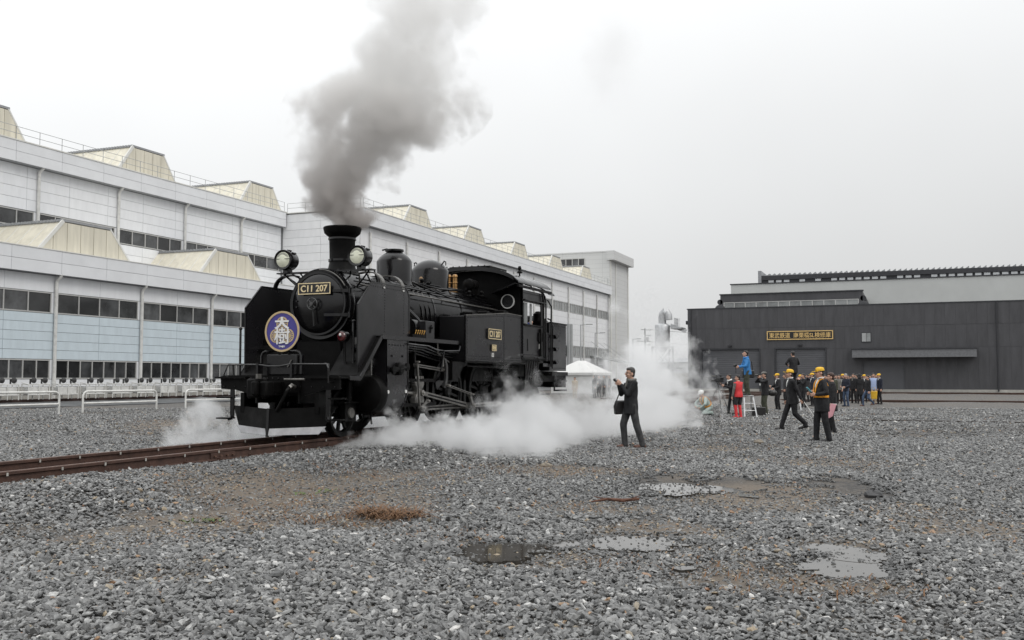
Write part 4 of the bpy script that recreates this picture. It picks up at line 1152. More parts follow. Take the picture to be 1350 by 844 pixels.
def side_plate(p, s, w, h, sx):
    y, z, t = w / 2, h / 2, .016
    q = lambda a, b: (min(sx * a, sx * b), max(sx * a, sx * b))
    x0, x1 = q(.010, .024)
    m = MB().box(x0, x1, -y, y, z - t, z).box(x0, x1, -y, y, -z, -z + t)
    x2, x3 = q(.010, .0235)
    m.box(x2, x3, -y, -y + t, -z + t, z - t).box(x2, x3, y - t, y, -z + t, z - t)
    m.build('plate_border', GOLD, p, smooth=0)
    me = turn_text(fit_mesh(text_mesh(s, .2, .012, .004), w * .84, h * .62), sx)
    share('lettering', me, p, (sx * .018, 0, 0)).data.materials.append(GOLD)

LENS_SHADE = mat('lens_shade_paint', (.36, .36, .30), .2, var=.15, scale=12)  # darker reflection tone for the upper headlamp lens
HB_BLUE = mat('headboard_blue', (.055, .045, .25), .35, var=.06)
HB_GOLD = mat('headboard_gold', (.56, .43, .24), .4, .25, var=.06)
BRASS_VALVE = mat('amber_brass', (.38, .22, .09), .38, .8, var=.3, scale=25)
STRIP = mat('plough_strip_grey', (.62, .62, .64), .45)
STEEL_DK = mat('dark_steel', (.09, .09, .09), .35, .7, var=.2)
GREYPLATE = mat('lit_black_plate', (.10, .098, .094), .6, var=.35, scale=4)  # black plate with the light on it put into the colour
BRASS_DK = mat('tarnished_brass', (.30, .20, .11), .5, .7, var=.3, scale=20)

def ring(r0, r1, y0, y1, n=48, c=(0, 0)):
    return MB().lathe([(r0, y0), (r1, y0), (r1, y1), (r0, y1), (r0, y0)], (c[0], 0, c[1]), 'y', n, caps=False)

def headboard_art(hb):
    ring(.316, .350, -.022, -.008, 56).build('gold_rim', HB_GOLD, hb)
    for cx, cz in ((0, .135), (-.125, -.075), (.125, -.075)):       # three round crests
        cr = ring(.098, .118, -.017, -.010, 36, (cx, cz))
        for k in range(16):
            a = 2 * math.pi * k / 16
            ca, sa = math.cos(a), math.sin(a)
            cr.bar((cx + ca * .058, -.0135, cz + sa * .058), (cx + ca * .1, -.0135, cz + sa * .1), .016 if True else 0, .006, (0, 1, 0))
        cr.lathe([(.052, -.0165), (.052, -.010)], (cx, 0, cz), 'y', 24)
        cr.build('round_crest', HB_GOLD, hb)
    a = fit_mesh(text_mesh('大', .3, .01, .009), .30, .21)
    share('lettering', a, hb, (0, -.024, .145)).data.materials.append(HB_WHITE)
    b = fit_mesh(text_mesh('樹', .3, .01, .003), .31, .29)
    share('lettering', b, hb, (.005, -.0245, -.075)).data.materials.append(HB_WHITE)
    c = fit_mesh(text_mesh('TAIJU', .1, .008, .003), .13, .038)
    share('lettering', c, hb, (0, -.020, -.262)).data.materials.append(HB_WHITE)
HB_WHITE = mat('headboard_white', (.78, .78, .78), .4, var=.03)
CLEAR = bpy.data.materials.new('clear_lens'); CLEAR.use_nodes = True
_p = CLEAR.node_tree.nodes['Principled BSDF']
_p.inputs['Transmission Weight'].default_value = 1; _p.inputs['Roughness'].default_value = .03; _p.inputs['IOR'].default_value = 1.3
_p.inputs['Base Color'].default_value = (.93, .95, .85, 1)
ENGINE = build_engine()

# ------------------------------------------------------------------ buildings
SIGN_GOLD = mat('sign_gold', (.78, .54, .22), .45, .2, var=.06)
_ps = []
def mat_pale_sky():
    if not _ps: _ps.append(mat('pale_sky_pane', lin(205, 208, 210), .15, var=.05))  # opaque panes, the pale sky in the glass put into their colour
    return _ps[0]
GAP = .022
def panels_x(parent, x, y0, y1, z0, z1, ny, nz, m, name='wall_panel', t=.05):
    """rows of panels on a wall facing +X; x is the outer face"""
    w, h = (y1 - y0) / ny, (z1 - z0) / nz
    me = MB().box(-t, 0, -w / 2 + GAP / 2, w / 2 - GAP / 2, -h / 2 + GAP / 2, h / 2 - GAP / 2).mesh(name, m, 0)
    for j in range(nz):
        for i in range(ny):
            share(name, me, parent, (x + rnd.uniform(-.004, .004), y0 + (i + .5) * w, z0 + (j + .5) * h))

def panels_y(parent, y, x0, x1, z0, z1, nx, nz, m, name='wall_panel', t=.05):
    """rows of panels on a wall facing -Y; y is the outer face"""
    w, h = (x1 - x0) / nx, (z1 - z0) / nz
    me = MB().box(-w / 2 + GAP / 2, w / 2 - GAP / 2, 0, t, -h / 2 + GAP / 2, h / 2 - GAP / 2).mesh(name, m, 0)
    for j in range(nz):
        for i in range(nx):
            share(name, me, parent, (x0 + (i + .5) * w, y + rnd.uniform(-.004, .004), z0 + (j + .5) * h))

def window_x(parent, x, y0, y1, z0, z1, n, glass, fr=.07, open_=None):
    """a ribbon window facing +X: frame with n panes"""
    m = MB().box(x - .10, x, y0, y1, z1 - fr, z1).box(x - .10, x + .02, y0, y1, z0, z0 + fr)
    w = (y1 - y0) / n
    for k in range(n + 1):
        c = y0 + w * k
        c = min(max(c, y0 + fr / 2), y1 - fr / 2)
        m.box(x - .097, x - .003, c - fr / 2, c + fr / 2, z0 + fr, z1 - fr)
    f = m.build('window', FRAME_LT, parent, smooth=0)
    me = MB().box(-.02, 0, -w / 2 + fr / 2, w / 2 - fr / 2, z0 + fr, z1 - fr).mesh('pane', glass, 0)
    for k in range(n): share('pane', me, f, (x - .055 - rnd.uniform(0, .012), y0 + w * (k + .5), 0), (0, 0, rnd.uniform(-.006, .006)))
    return f

def window_y(parent, y, x0, x1, z0, z1, n, glass, fr=.07):
    m = MB().box(x0, x1, y, y + .1, z1 - fr, z1).box(x0, x1, y - .02, y + .1, z0, z0 + fr)
    w = (x1 - x0) / n
    for k in range(n + 1):
        c = min(max(x0 + w * k, x0 + fr / 2), x1 - fr / 2)
        m.box(c - fr / 2, c + fr / 2, y + .003, y + .097, z0 + fr, z1 - fr)
    f = m.build('window', FRAME_LT, parent, smooth=0)
    me = MB().box(-w / 2 + fr / 2, w / 2 - fr / 2, 0, .02, z0 + fr, z1 - fr).mesh('pane', glass, 0)
    for k in range(n): share('pane', me, f, (x0 + w * (k + .5), y + .045 + rnd.uniform(0, .012), 0))
    return f

def downpipe(parent, x, y, z0, z1, elbow=True):
    pts = [(x + .14, y, z0), (x + .14, y, z1 - .45)]
    if elbow: pts += [(x + .18, y + .02, z1 - .25), (x + .40, y + .06, z1 - .05), (x + .42, y + .06, z1 + .1)]
    p = MB().tube(pts, .11, 12).build('downpipe', DIRTYWHITE, parent, smooth=60)
    return p

def roof_monitor(parent, x_face, y0, y1, z0, h, depth):
    """raised roof light: trapezoid gable to the front, running back from the wall"""
    i0, i1 = (y1 - y0) * .24, (y1 - y0) * .24
    poly = [(y0, z0), (y1, z0), (y1 - i1, z0 + h), (y0 + i0, z0 + h)]
    rm = MB().prism(poly, 'x', x_face - depth, x_face - .12).build('roof_light', BEIGE, parent, smooth=0)
    # gable panels, one vertical sheet each
    n = 7
    for k in range(n):
        a, b = y0 + (y1 - y0) * k / n + .02, y0 + (y1 - y0) * (k + 1) / n - .02
        def top(y): return z0 + max(.05, min(h, (y - y0) / i0 * h, (y1 - y) / i1 * h)) - .04
        pts = [(a, z0), (b, z0), (b, top(b))]
        for c in (y1 - i1, y0 + i0):
            if a < c < b: pts.append((c, top(c)))
        pts.append((a, top(a)))
        MB().prism(pts, 'x', x_face - .12, x_face).build('gable_panel', BEIGE, rm, smooth=0)
    # verge trims and corrugated ridge sheets
    e = MB()
    e.bar((x_face + .02, y0 - .05, z0), (x_face + .02, y0 + i0 - .02, z0 + h + .04), .22, .12, (1, 0, 0))
    e.bar((x_face - .02, y1 - i1, z0 + h + .04), (x_face - .02, y1 + .03, z0), .12, .08, (1, 0, 0))
    e.build('verge_trim', TRIM_LT, rm, smooth=0)
    r = MB()
    k = 0.0
    while k < depth - .2:
        r.box(x_face - k - .14, x_face - k, y0 + i0 - .12, y1 - i1 + .12, z0 + h + .02, z0 + h + .17)
        k += .28
    r.box(x_face - depth, x_face - .15, y0 + i0 - .05, y1 - i1 + .05, z0 + h, z0 + h + .06)
    r.build('ridge_sheets', ROOFGREY, rm, smooth=0)
    s = MB()
    for q in range(1, int(depth / 1.2)):
        xx = x_face - q * 1.2
        s.bar((xx, y0 + .03, z0 + .05), (xx, y0 + i0 - .05, z0 + h - .08), .05, .04, (1, 0, 0))
    s.bar((x_face - .1, y0 - .02, z0 + .06), (x_face - depth, y0 - .02, z0 + .06), .1, .12)
    s.build('glazing_bars', TRIM_LT, rm, smooth=0)
    return rm

def roof_railing(parent, x, y0, y1, z, along='y', step=1.85):
    m = MB()
    n = int(round((y1 - y0) / step))
    for k in range(n + 1):
        c = y0 + (y1 - y0) * k / n
        p = (x, c) if along == 'y' else (c, x)
        m.tube([(*p, z), (*p, z + .95)], .022, 5)
    for dz in (.93, .48):
        a, b = ((x, y0), (x, y1)) if along == 'y' else ((y0, x), (y1, x))
        m.tube([(*a, z + dz), (*b, z + dz)], .02, 5)
    return m.build('roof_railing', POLE, parent)

# --- low workshop block in front (faces +X at -48.5)
XA, XB, XL = -48.5, -54.5, -46.0
low = thing('workshop_block', 'low grey and pale blue workshop block with two rows of windows behind the engine', 'building', (XA, 55, 0))
def L(mb, name, m, par=low, **k):
    o = mb.build(name, m, par, **k)
    return o
OFF = Vector((XA, 55, 0))
def rel(o, base):
    """children of a thing keep world numbers: subtract the thing's base"""
    for c in o.children: c.location = Vector(c.location) - Vector(base)
Y0L, Y1L = 26.0, 76.95
shell = MB().box(XB - 2, XA - .06, Y0L, Y1L, 0, 1.40).box(XB - 2, XA - .06, Y0L, Y1L, 2.58, 5.42).box(XB - 2, XA - .06, Y0L, Y1L, 6.70, 9.0)
shell.box(XB - 2, XA - .45, Y0L + .05, Y1L - .05, 1.40, 2.58).box(XB - 2, XA - .45, Y0L + .05, Y1L - .05, 5.42, 6.70)
L(shell, 'wall', JOINT, smooth=0)
pipes = [59.55 + 7.3 * k for k in range(-4, 3)]
edges = [Y0L] + pipes + [Y1L]
panels_x(low, XA, Y0L, Y1L, .92, 1.38, 28, 1, PANEL_GREY)
L(MB().box(XA - .06, XA + .04, Y0L, Y1L, 0, .90), 'plinth', CONCRETE, smooth=0)
panels_x(low, XA, 30.35, 30.35 + 3.65 * 12, 2.60, 5.40, 12, 5, PANEL_BLUE)
panels_x(low, XA, 30.35, 30.35 + 3.65 * 12, 6.72, 7.75, 12, 1, PANEL_GREY)
for a, b in zip(edges[:-1], edges[1:]):
    if b - a < 3: continue
    nU = 4 if b - a > 6 else 2
    window_x(low, XA, a + .22, b - .22, 5.42, 6.70, nU, GLASS_DK)
    window_x(low, XA, a + .22, b - .22, 1.40, 2.58, 7 if nU == 4 else 4, GLASS_DK)
    L(MB().box(XA - .4, XA - .01, b - .21, b + .21, 5.42, 6.70).box(XA - .4, XA - .01, b - .21, b + .21, 1.40, 2.58), 'pier', PANEL_GREY, smooth=0)
for y in pipes: downpipe(low, XA, y, .1, 7.75)
L(MB().box(XB - 2, XA + .46, Y0L, Y1L, 7.78, 9.22), 'fascia', JOINT, smooth=0)
panels_x(low, XA + .52, 30.35 - 3.65, 30.35 + 3.65 * 12, 7.78, 9.24, 13, 2, FASCIA, 'fascia_panel')
L(MB().box(XB - 2, XA + .55, Y0L, Y1L, 9.24, 9.30), 'coping', TRIM_LT, smooth=0)
for y in (58.7, 44.0, 29.3): roof_monitor(low, XA - .4, y, y + 7.6, 9.3, 2.0, 6.0)
# wheel-valve rack: white pipes and dark valves in front of the plinth
rel(low, OFF)

# --- upper hall behind it (faces +X at -54.5) with the return wall at Y=77
up = thing('upper_hall', 'tall grey workshop hall rising behind the low blue block with roof lights', 'building', (XB, 60, 0))
Y0U, Y1U = 24.0, 77.0
MB().box(XB - 28, XB - .06, Y0U, Y1U - .02, 0, 11.55).box(XB - 28, XB - .06, Y0U, Y1U - .02, 12.72, 17.0).box(XB - 28, XB - .45, Y0U, Y1U - .02, 11.55, 12.72).build('wall', JOINT, up, smooth=0)
panels_x(up, XB, 26.3, 26.3 + 3.66 * 13.8, 12.74, 15.7, 14, 4, PANEL_GREY)
panels_x(up, XB, 26.3, 26.3 + 3.66 * 13.8, 9.4, 11.53, 14, 3, PANEL_GREY)
up_pipes = [63.4 + 7.3 * k for k in range(-5, 2)]
ue = up_pipes + [76.8]
for a, b in zip(ue[:-1], ue[1:]):
    window_x(up, XB, a + .22, b - .22, 11.57, 12.70, 5 if b < 71 else 3, GLASS_DK)
    MB().box(XB - .4, XB - .01, a - .21, a + .21, 11.57, 12.70).build('pier', PANEL_GREY, up, smooth=0)
for y in up_pipes: downpipe(up, XB, y, 9.4, 15.75)
MB().box(XB - 28, XB + .50, Y0U, Y1U - .03, 15.74, 17.12).build('fascia', JOINT, up, smooth=0)
panels_x(up, XB + .56, 27.6, 27.6 + 3.66 * 13.45, 15.74, 17.14, 13, 2, FASCIA, 'fascia_panel')
MB().box(XB - 28, XB + .6, Y0U, Y1U - .03, 17.14, 17.22).build('coping', TRIM_LT, up, smooth=0)
for y in (71.15, 56.5, 41.8): roof_monitor(up, XB - .5, y, y + 6.5, 17.2, 2.15, 17)
roof_railing(up, XB + .35, 26, 76.8, 17.2)
rel(up, (XB, 60, 0))

# --- long hall (faces +X at -46)
lh = thing('long_hall', 'very long grey panelled hall with white downpipes running away to the right', 'building', (XL, 118, 0))
Y0H, Y1H = 77.0, 158.6
MB().box(XL - 26, XL - .06, Y0H + .06, Y1H, 0, 17.0).build('wall', JOINT, lh, smooth=0)
hp = [78.7 + 7.27 * k for k in range(11)] + [158.2]
bays = list(zip([Y0H + .1] + hp[:-1], hp))
for i, (a, b) in enumerate(bays):
    if b - a < 3:
        MB().box(XL - .05, XL, a, b - .02, .1, 15.5).build('wall_panel', PANEL_LONG, lh, smooth=0); continue
    win = i >= 7
    if win:
        panels_x(lh, XL, a + .02, b - .02, 12.66, 15.5, 1, 4, PANEL_LONG)
        panels_x(lh, XL, a + .02, b - .02, 6.35, 11.26, 1, 6, PANEL_LONG)
        panels_x(lh, XL, a + .02, b - .02, .2, 4.6, 1, 6, PANEL_LONG)
        window_x(lh, XL + .01, a + .3, b - .3, 11.28, 12.62, 6, GLASS_LT)
        window_x(lh, XL + .01, a + .3, b - .3, 4.66, 6.28, 6, GLASS_LT)
    else:
        panels_x(lh, XL, a + .02, b - .02, .2, 15.5, 1, 20, PANEL_LONG)
for y in hp: downpipe(lh, XL, y, .1, 15.5, False)
panels_y(lh, Y0H, XB + .08, XL - .01, 9.4, 16.95, 2, 10, PANEL_LONG)
MB().box(XB + .1, XL - .06, Y0H + .05, Y0H + .3, 0, 17.0).build('return_wall', JOINT, lh, smooth=0)
MB().box(XL - .3, XL + .50, Y0H - .02, Y1H, 15.55, 17.0).build('fascia', JOINT, lh, smooth=0)
panels_x(lh, XL + .56, Y0H, Y1H, 15.55, 17.04, 11, 2, FASCIA, 'fascia_panel')
panels_y(lh, Y0H - .08, XL + .0, XL + .56, 15.55, 17.04, 1, 2, FASCIA, 'fascia_panel')
MB().box(XL - 26, XL + .6, Y0H - .1, Y1H, 17.04, 17.12).build('coping', TRIM_LT, lh, smooth=0)
for k in range(5):
    y = 86.1 + 14.5 * k
    roof_monitor(lh, XL - .5, y, y + 6.9, 17.1, 2.0, 20)
roof_railing(lh, XL + .35, Y0H, Y1H, 17.1)
roof_railing(lh, Y0H + .1, XB + .5, XL, 17.1, 'x')
for z in (.9, 13):
    pass
cg = MB()
for sy in (-.25, .25): cg.tube([(XL + .25, 157.2 + sy, 1), (XL + .25, 157.2 + sy, 18.3), (XL - .3, 157.2 + sy, 18.4)], .03, 6)
for k in range(30): cg.tube([(XL + .25, 156.95, 1.2 + k * .55), (XL + .25, 157.45, 1.2 + k * .55)], .02, 5)
cg.build('wall_ladder', POLE, lh)
can = MB().prism([(XL, 4.9), (XL + 4.6, 3.95), (XL + 4.6, 4.05), (XL, 5.05)], 'y', 148, 156).build('canopy', GLASS_LT, lh, smooth=0)
for y in (148.5, 152, 155.5): MB().tube([(XL, y, 7.3), (XL + 4.4, y, 4.1)], .03, 6).build('canopy_stay', POLE, can)
MB().box(XL - .02, XL + .06, 149, 155, .1, 3.6).build('shutter_door', ROOFGREY, lh, smooth=0)
for y in (136.2, 137.4): MB().box(XL + .05, XL + .35, y, y + .7, .5, 9.5).build('vent_duct', POLE, lh, smooth=0)
rel(lh, (XL, 118, 0))

# --- tall hall closing the row
def lined_wall(name, col, w, h):
    m = bpy.data.materials.new(name); m.use_nodes = True
    n, l = m.node_tree.nodes, m.node_tree.links
    p = n['Principled BSDF']; p.inputs['Roughness'].default_value = .5
    tc = n.new('ShaderNodeTexCoord'); sp = n.new('ShaderNodeSeparateXYZ'); cb = n.new('ShaderNodeCombineXYZ'); ad = n.new('ShaderNodeMath')
    l.new(tc.outputs['Object'], sp.inputs[0]); l.new(sp.outputs[0], ad.inputs[0]); l.new(sp.outputs[1], ad.inputs[1])
    l.new(ad.outputs[0], cb.inputs[0]); l.new(sp.outputs[2], cb.inputs[1])
    br = n.new('ShaderNodeTexBrick'); br.offset = 0
    br.inputs['Color1'].default_value = col; br.inputs['Color2'].default_value = tuple(c * .97 for c in col[:3]) + (1,)
    br.inputs['Mortar'].default_value = tuple(c * .72 for c in col[:3]) + (1,)
    br.inputs['Scale'].default_value = 1; br.inputs['Mortar Size'].default_value = .02
    br.inputs['Brick Width'].default_value = w; br.inputs['Row Height'].default_value = h
    l.new(cb.outputs[0], br.inputs['Vector']); l.new(br.outputs[0], p.inputs['Base Color'])
    return m
TALLW = lined_wall('tall_hall_wall', lin(200, 201, 201), 3.6, .75)
th = thing('tall_hall', 'tallest pale grey hall at the far right end of the row with a window band', 'building', (XL, 165, 0))
MB().box(XL - 44, XL + .15, 158.7, 170.6, 0, 23.0).build('wall', TALLW, th, smooth=0)
MB().box(XL - .2, XL + 1.1, 158.2, 171.2, 21.55, 23.1).box(XL - 44, XL - .2, 158.62, 171, 22.95, 23.15).build('fascia', TALLW, th, smooth=0)
for k in range(1):
    window_y(th, 158.6, -54.8, -50.2, 20.75, 22.1, 4, GLASS_DK, .12)
MB().box(XL + .15, XL + .3, 158.9, 159.4, 0, 21.5).box(XL + .15, XL + .3, 162.2, 162.5, 0, 21.5).box(XL + .15, XL + .3, 170.1, 170.5, 0, 21.5).build('corner_trim', TRIM_LT, th, smooth=0)
rel(th, (XL, 165, 0))

# --- charcoal engine shed (faces -Y at 110)
SY = 110.0
sh = thing('engine_shed', 'charcoal engine shed with two track doors and a gold lettered sign', 'building', (-8, SY, 0))
SX0, SX1 = -22.6, 36.0
doors = [(-21.0, -14.7), (-12.9, -7.7)]
side_door = (-3.9, .2)
DZ = 4.65
wl_ = MB()
xs_ = [SX0, doors[0][0], doors[0][1], doors[1][0], doors[1][1], side_door[0], side_door[1], SX1]
for a, b in ((0, 1), (2, 3), (4, 5), (6, 7)): wl_.box(xs_[a], xs_[b], SY, SY + .3, 0, DZ)
wl_.box(side_door[0], side_door[1], SY, SY + .3, 3.3, DZ)
wl_.box(SX0, SX1, SY, SY + .3, DZ, 9.25).box(SX0, SX0 + .3, SY + .3, SY + 40, 0, 9.25).box(SX1 - .3, SX1, SY + .3, SY + 40, 0, 9.25).box(SX0 + .3, SX1 - .3, SY + .3, SY + 40, 9.0, 9.2)
wl_.build('wall', SHED, sh, smooth=0)
MB().box(SX0 - .08, SX1 + .08, SY - .08, SY + .4, 9.25, 9.36).build('coping', SHED_TRIM, sh, smooth=0)
# shallow vertical cladding sheets between the doors and above
cw = 1.0
def shed_sheets(x0, x1, z0, z1):
    n = max(1, int(round((x1 - x0) / cw)))
    w = (x1 - x0) / n
    me = MB().box(-w / 2 + .005, w / 2 - .005, -.035, 0, z0, z1).mesh('cladding_sheet', SHED, 0)
    for k in range(n): share('cladding_sheet', me, sh, (x0 + (k + .5) * w, SY - rnd.uniform(0, .004), 0))
shed_sheets(SX0 + .02, SX1 - .02, DZ + .02, 7.0); shed_sheets(SX0 + .02, SX1 - .02, 7.03, 9.23)
for a, b in ((SX0 + .02, doors[0][0] - .16), (doors[0][1] + .16, doors[1][0] - .16), (doors[1][1] + .16, side_door[0] - .12), (side_door[1] + .12, SX1)): shed_sheets(a, b, .02, DZ)
for a, b in doors:
    f = MB().box(a - .15, a, SY - .07, SY + .1, 0, DZ + .15).box(b, b + .15, SY - .07, SY + .1, 0, DZ + .15).box(a, b, SY - .07, SY + .1, DZ, DZ + .15).build('door_frame', SHED_TRIM, sh, smooth=0)
    d = MB().box(a, b, SY + .16, SY + .2, 0, DZ).build('shutter_door', SHED_DOOR, sh, smooth=0)
    sl = MB().prism([(.155, -.118), (.157, .118), (.145, .06), (.145, -.06)], 'x', a + .02, b - .02).mesh('slat', SHED_DOOR, 0)
    for k in range(19): share('slat', sl, d, (0, SY, .15 + k * .24))
MB().box(side_door[0], side_door[1], SY + .15, SY + .2, 0, 3.3).build('side_door', SHED_DOOR, sh, smooth=0)
cn = MB().prism([(SY - 1.6, 3.62), (SY - .04, 3.72), (SY - .04, 4.5), (SY - 1.6, 4.42)], 'x', -4.9, 7).build('door_canopy', mat('canopy_grey', lin(112, 113, 116), .55), sh, smooth=0)
MB().box(-5.0, 7.1, SY - 1.68, SY - .04, 4.44, 4.54).build('canopy_cap', SHED_TRIM, cn, smooth=0)
f = MB().box(-4.0, -3.0, SY - .09, SY - .04, 5.25, 6.35).build('window', SHED_TRIM, sh, smooth=0)
MB().box(-3.93, -3.52, SY - .11, SY - .09, 5.35, 6.25).build('pane', mat('pale_pane', lin(170, 172, 172), .3), f, smooth=0)
MB().box(-3.48, -3.07, SY - .11, SY - .09, 5.35, 6.25).build('pane', GLASS_LT, f, smooth=0)
# sign
sg = MB().box(-13.8, -6.85, SY - .16, SY - .06, 5.66, 6.62).build('sign_board', PLATE, sh, smooth=0)
b = MB().box(-13.8, -6.85, SY - .19, SY - .16, 6.53, 6.62).box(-13.8, -6.85, SY - .19, SY - .16, 5.66, 5.75).box(-13.8, -13.71, SY - .19, SY - .16, 5.75, 6.53).box(-6.94, -6.85, SY - .19, SY - .16, 5.75, 6.53)
b.build('sign_border', SIGN_GOLD, sg, smooth=0)
share('sign_lettering', fit_mesh(text_mesh('東武鉄道  南栗橋SL検修庫', .6, .03, .004), 6.45, .60), sg, (-10.32, SY - .175, 6.14)).data.materials.append(SIGN_GOLD)
# second tier with the window band
MB().box(-19.3, -3.85, SY + 2.5, SY + 2.9, 9.0, 9.36).box(-19.3, -3.85, SY + 2.5, SY + 2.9, 10.16, 11.0).box(-19.3, -18.95, SY + 2.5, SY + 2.9, 9.36, 10.16).box(-4.25, -3.85, SY + 2.5, SY + 2.9, 9.36, 10.16).box(-19.3, -3.85, SY + 2.9, SY + 38, 9.0, 11.0).build('clerestory', SHED, sh, smooth=0)
MB().box(-19.4, -3.75, SY + 2.4, SY + 3.0, 11.0, 11.12).build('clerestory_cap', SHED_TRIM, sh, smooth=0)
window_y(sh, SY + 2.52, -18.95, -4.25, 9.36, 10.16, 12, GLASS_LT, .10)
for x, r in ((-19.35, .62), (-3.8, .62)):
    MB().lathe([(r * .7, SY + 2.4), (r, SY + 2.5), (r, SY + 30), (r * .7, SY + 30.1)], (x, 0, 9.3), 'y', 20).lathe([(r * .5, SY + 2.5), (r * .5, SY + 30)], (x, 0, 10.2), 'y', 16).build('curved_roof_edge', SHED_TRIM, sh)
# pale upper wall and saw-toothed ridge behind
MB().box(-19.6, SX1, SY + 12, SY + 36, 9.1, 13.05).build('upper_wall', SHED_PALE, sh, smooth=0)
MB().box(-19.7, SX1, SY + 11.9, SY + 36.1, 13.05, 13.17).build('upper_cap', SHED_TRIM, sh, smooth=0)
MB().box(-16.5, SX1, SY + 16, SY + 34, 13.17, 13.3).box(-16.5, SX1, SY + 16.2, SY + 34, 13.3, 13.9).box(-16.5, SX1, SY + 16, SY + 34, 13.9, 14.45).build('ridge_monitor', SHED_TRIM, sh, smooth=0)
x = -15.6
while x < 34:
    if rnd.random() < .82:
        fr_ = MB().box(x, x + .78, SY + 16.12, SY + 16.2, 13.32, 13.88).build('window', SHED_TRIM, sh, smooth=0)
        MB().box(x + .06, x + .72, SY + 16.1, SY + 16.12, 13.5, 13.86).build('pane', mat_pale_sky(), fr_, smooth=0)
    x += .95
st = MB(); x = -16.4
while x < SX1 - .6:
    st.prism([(x, 14.45), (x + .42, 14.45), (x + .42, 14.72)], 'y', SY + 16.0, SY + 20)
    x += .62
st.box(-16.8, -16.4, SY + 15.9, SY + 34, 13.2, 15.1)
st.build('ridge_teeth', ROOFGREY, sh, smooth=0)
for x in (-22.2, 9.0):
    MB().tube([(x, SY - .14, .1), (x, SY - .14, 9.2)], .07, 10).build('downpipe', SHED_TRIM, sh)
for x in (-17.85, -10.3):
    wl2 = MB().box(x - .22, x + .22, SY - .45, SY - .05, 5.0, 5.12).bar((x, SY - .05, 5.2), (x, SY - .4, 5.1), .04, .04).build('wall_lamp', SHED_TRIM, sh)
MB().box(-14.45, -14.05, SY - .2, SY - .04, 1.1, 1.8).build('switch_box', ROOFGREY, sh)
MB().box(SX0, SX1, SY - .06, SY - .04, .0, .28).build('base_course', CONCRETE, sh, smooth=0)
MB().box(-22.9, -22.6, SY + .4, SY + 1.2, 7.6, 8.0).build('wall_speaker', SHED_TRIM, sh)
rel(sh, (-8, SY, 0))

# ------------------------------------------------------------------ yard furniture and far things
STONE_TAN = mat('tan_rock', (.22, .19, .15), .7, var=.25, scale=9)
STONE_DK = mat("dark_rock", (.06, .06, .062), .6, var=.3, scale=5)
# white pipe racks with dark valves in front of the workshop
def pipe_rack(y, label, first=[None]):
    if first[0] is None:
        t = thing('pipe_rack', label, 'pipe rack', (-46.9, y, .20), 0, 'pipe racks along the workshop')
        m = MB()
        for x in (-.25, .25):
            for a in (-.75, 0, .75): m.tube([(x, a, 0), (x, a, .9)], .03, 8)
            for z in (.28, .88): m.tube([(x, -.75, z), (x, .75, z)], .032, 8)
        for a in (-.75, .75): m.tube([(-.25, a, .98), (.25, a, .88)], .03, 8)
        m.build('frame', DIRTYWHITE, t)
        for a in (-.4, .4):
            v = MB().lathe([(.02, .22), (.17, .24), (.17, .30), (.05, .34)], (0, a, 1.12), 'x', 14).tube([(0, a, .9), (0, a, 1.2)], .05, 8).build('valve_wheel', STEEL_DK, t)
        MB().box(-.2, .2, -.7, .7, .3, .72).build('pipe_box', DIRTYWHITE, t, bevel=.03)
        first[0] = t
        return t
    o = copy_tree(first[0]); o.location = (-46.9, y, .20); o['label'] = label
    return o
for k in range(14):
    y = 38 + k * 2.15
    pipe_rack(y, 'white pipe rack with dark valve wheels standing in the row along the workshop foot')

# white guard pipes beside the gravel
def guard(y0, y1, label):
    t = thing('guard_rail', label, 'guard rail', (-30.9, y0, 0), 0, 'white guard rails')
    L_ = y1 - y0
    r = .22
    pts = [(0, 0, 0), (0, 0, .9 - r)] + [(0, r - r * math.cos(R(a)), .9 - r + r * math.sin(R(a))) for a in (22, 45, 68, 90)]
    pts += [(0, L_ - p[1], p[2]) for p in reversed(pts)]
    MB().tube(pts, .042, 10).build('hoop', DIRTYWHITE, t, smooth=60)
    MB().tube([(0, .02, .42), (0, L_ - .02, .42)], .04, 8).build('mid_bar', DIRTYWHITE, t)
    return t
guard(36.3, 40.4, 'white bent pipe guard rail half veiled by steam, behind the front beam')
guard(30.2, 34.4, 'white bent pipe guard rail standing clear of the steam')
guard(24.8, 29.0, 'white bent pipe guard rail at the far left, nearest to the camera')

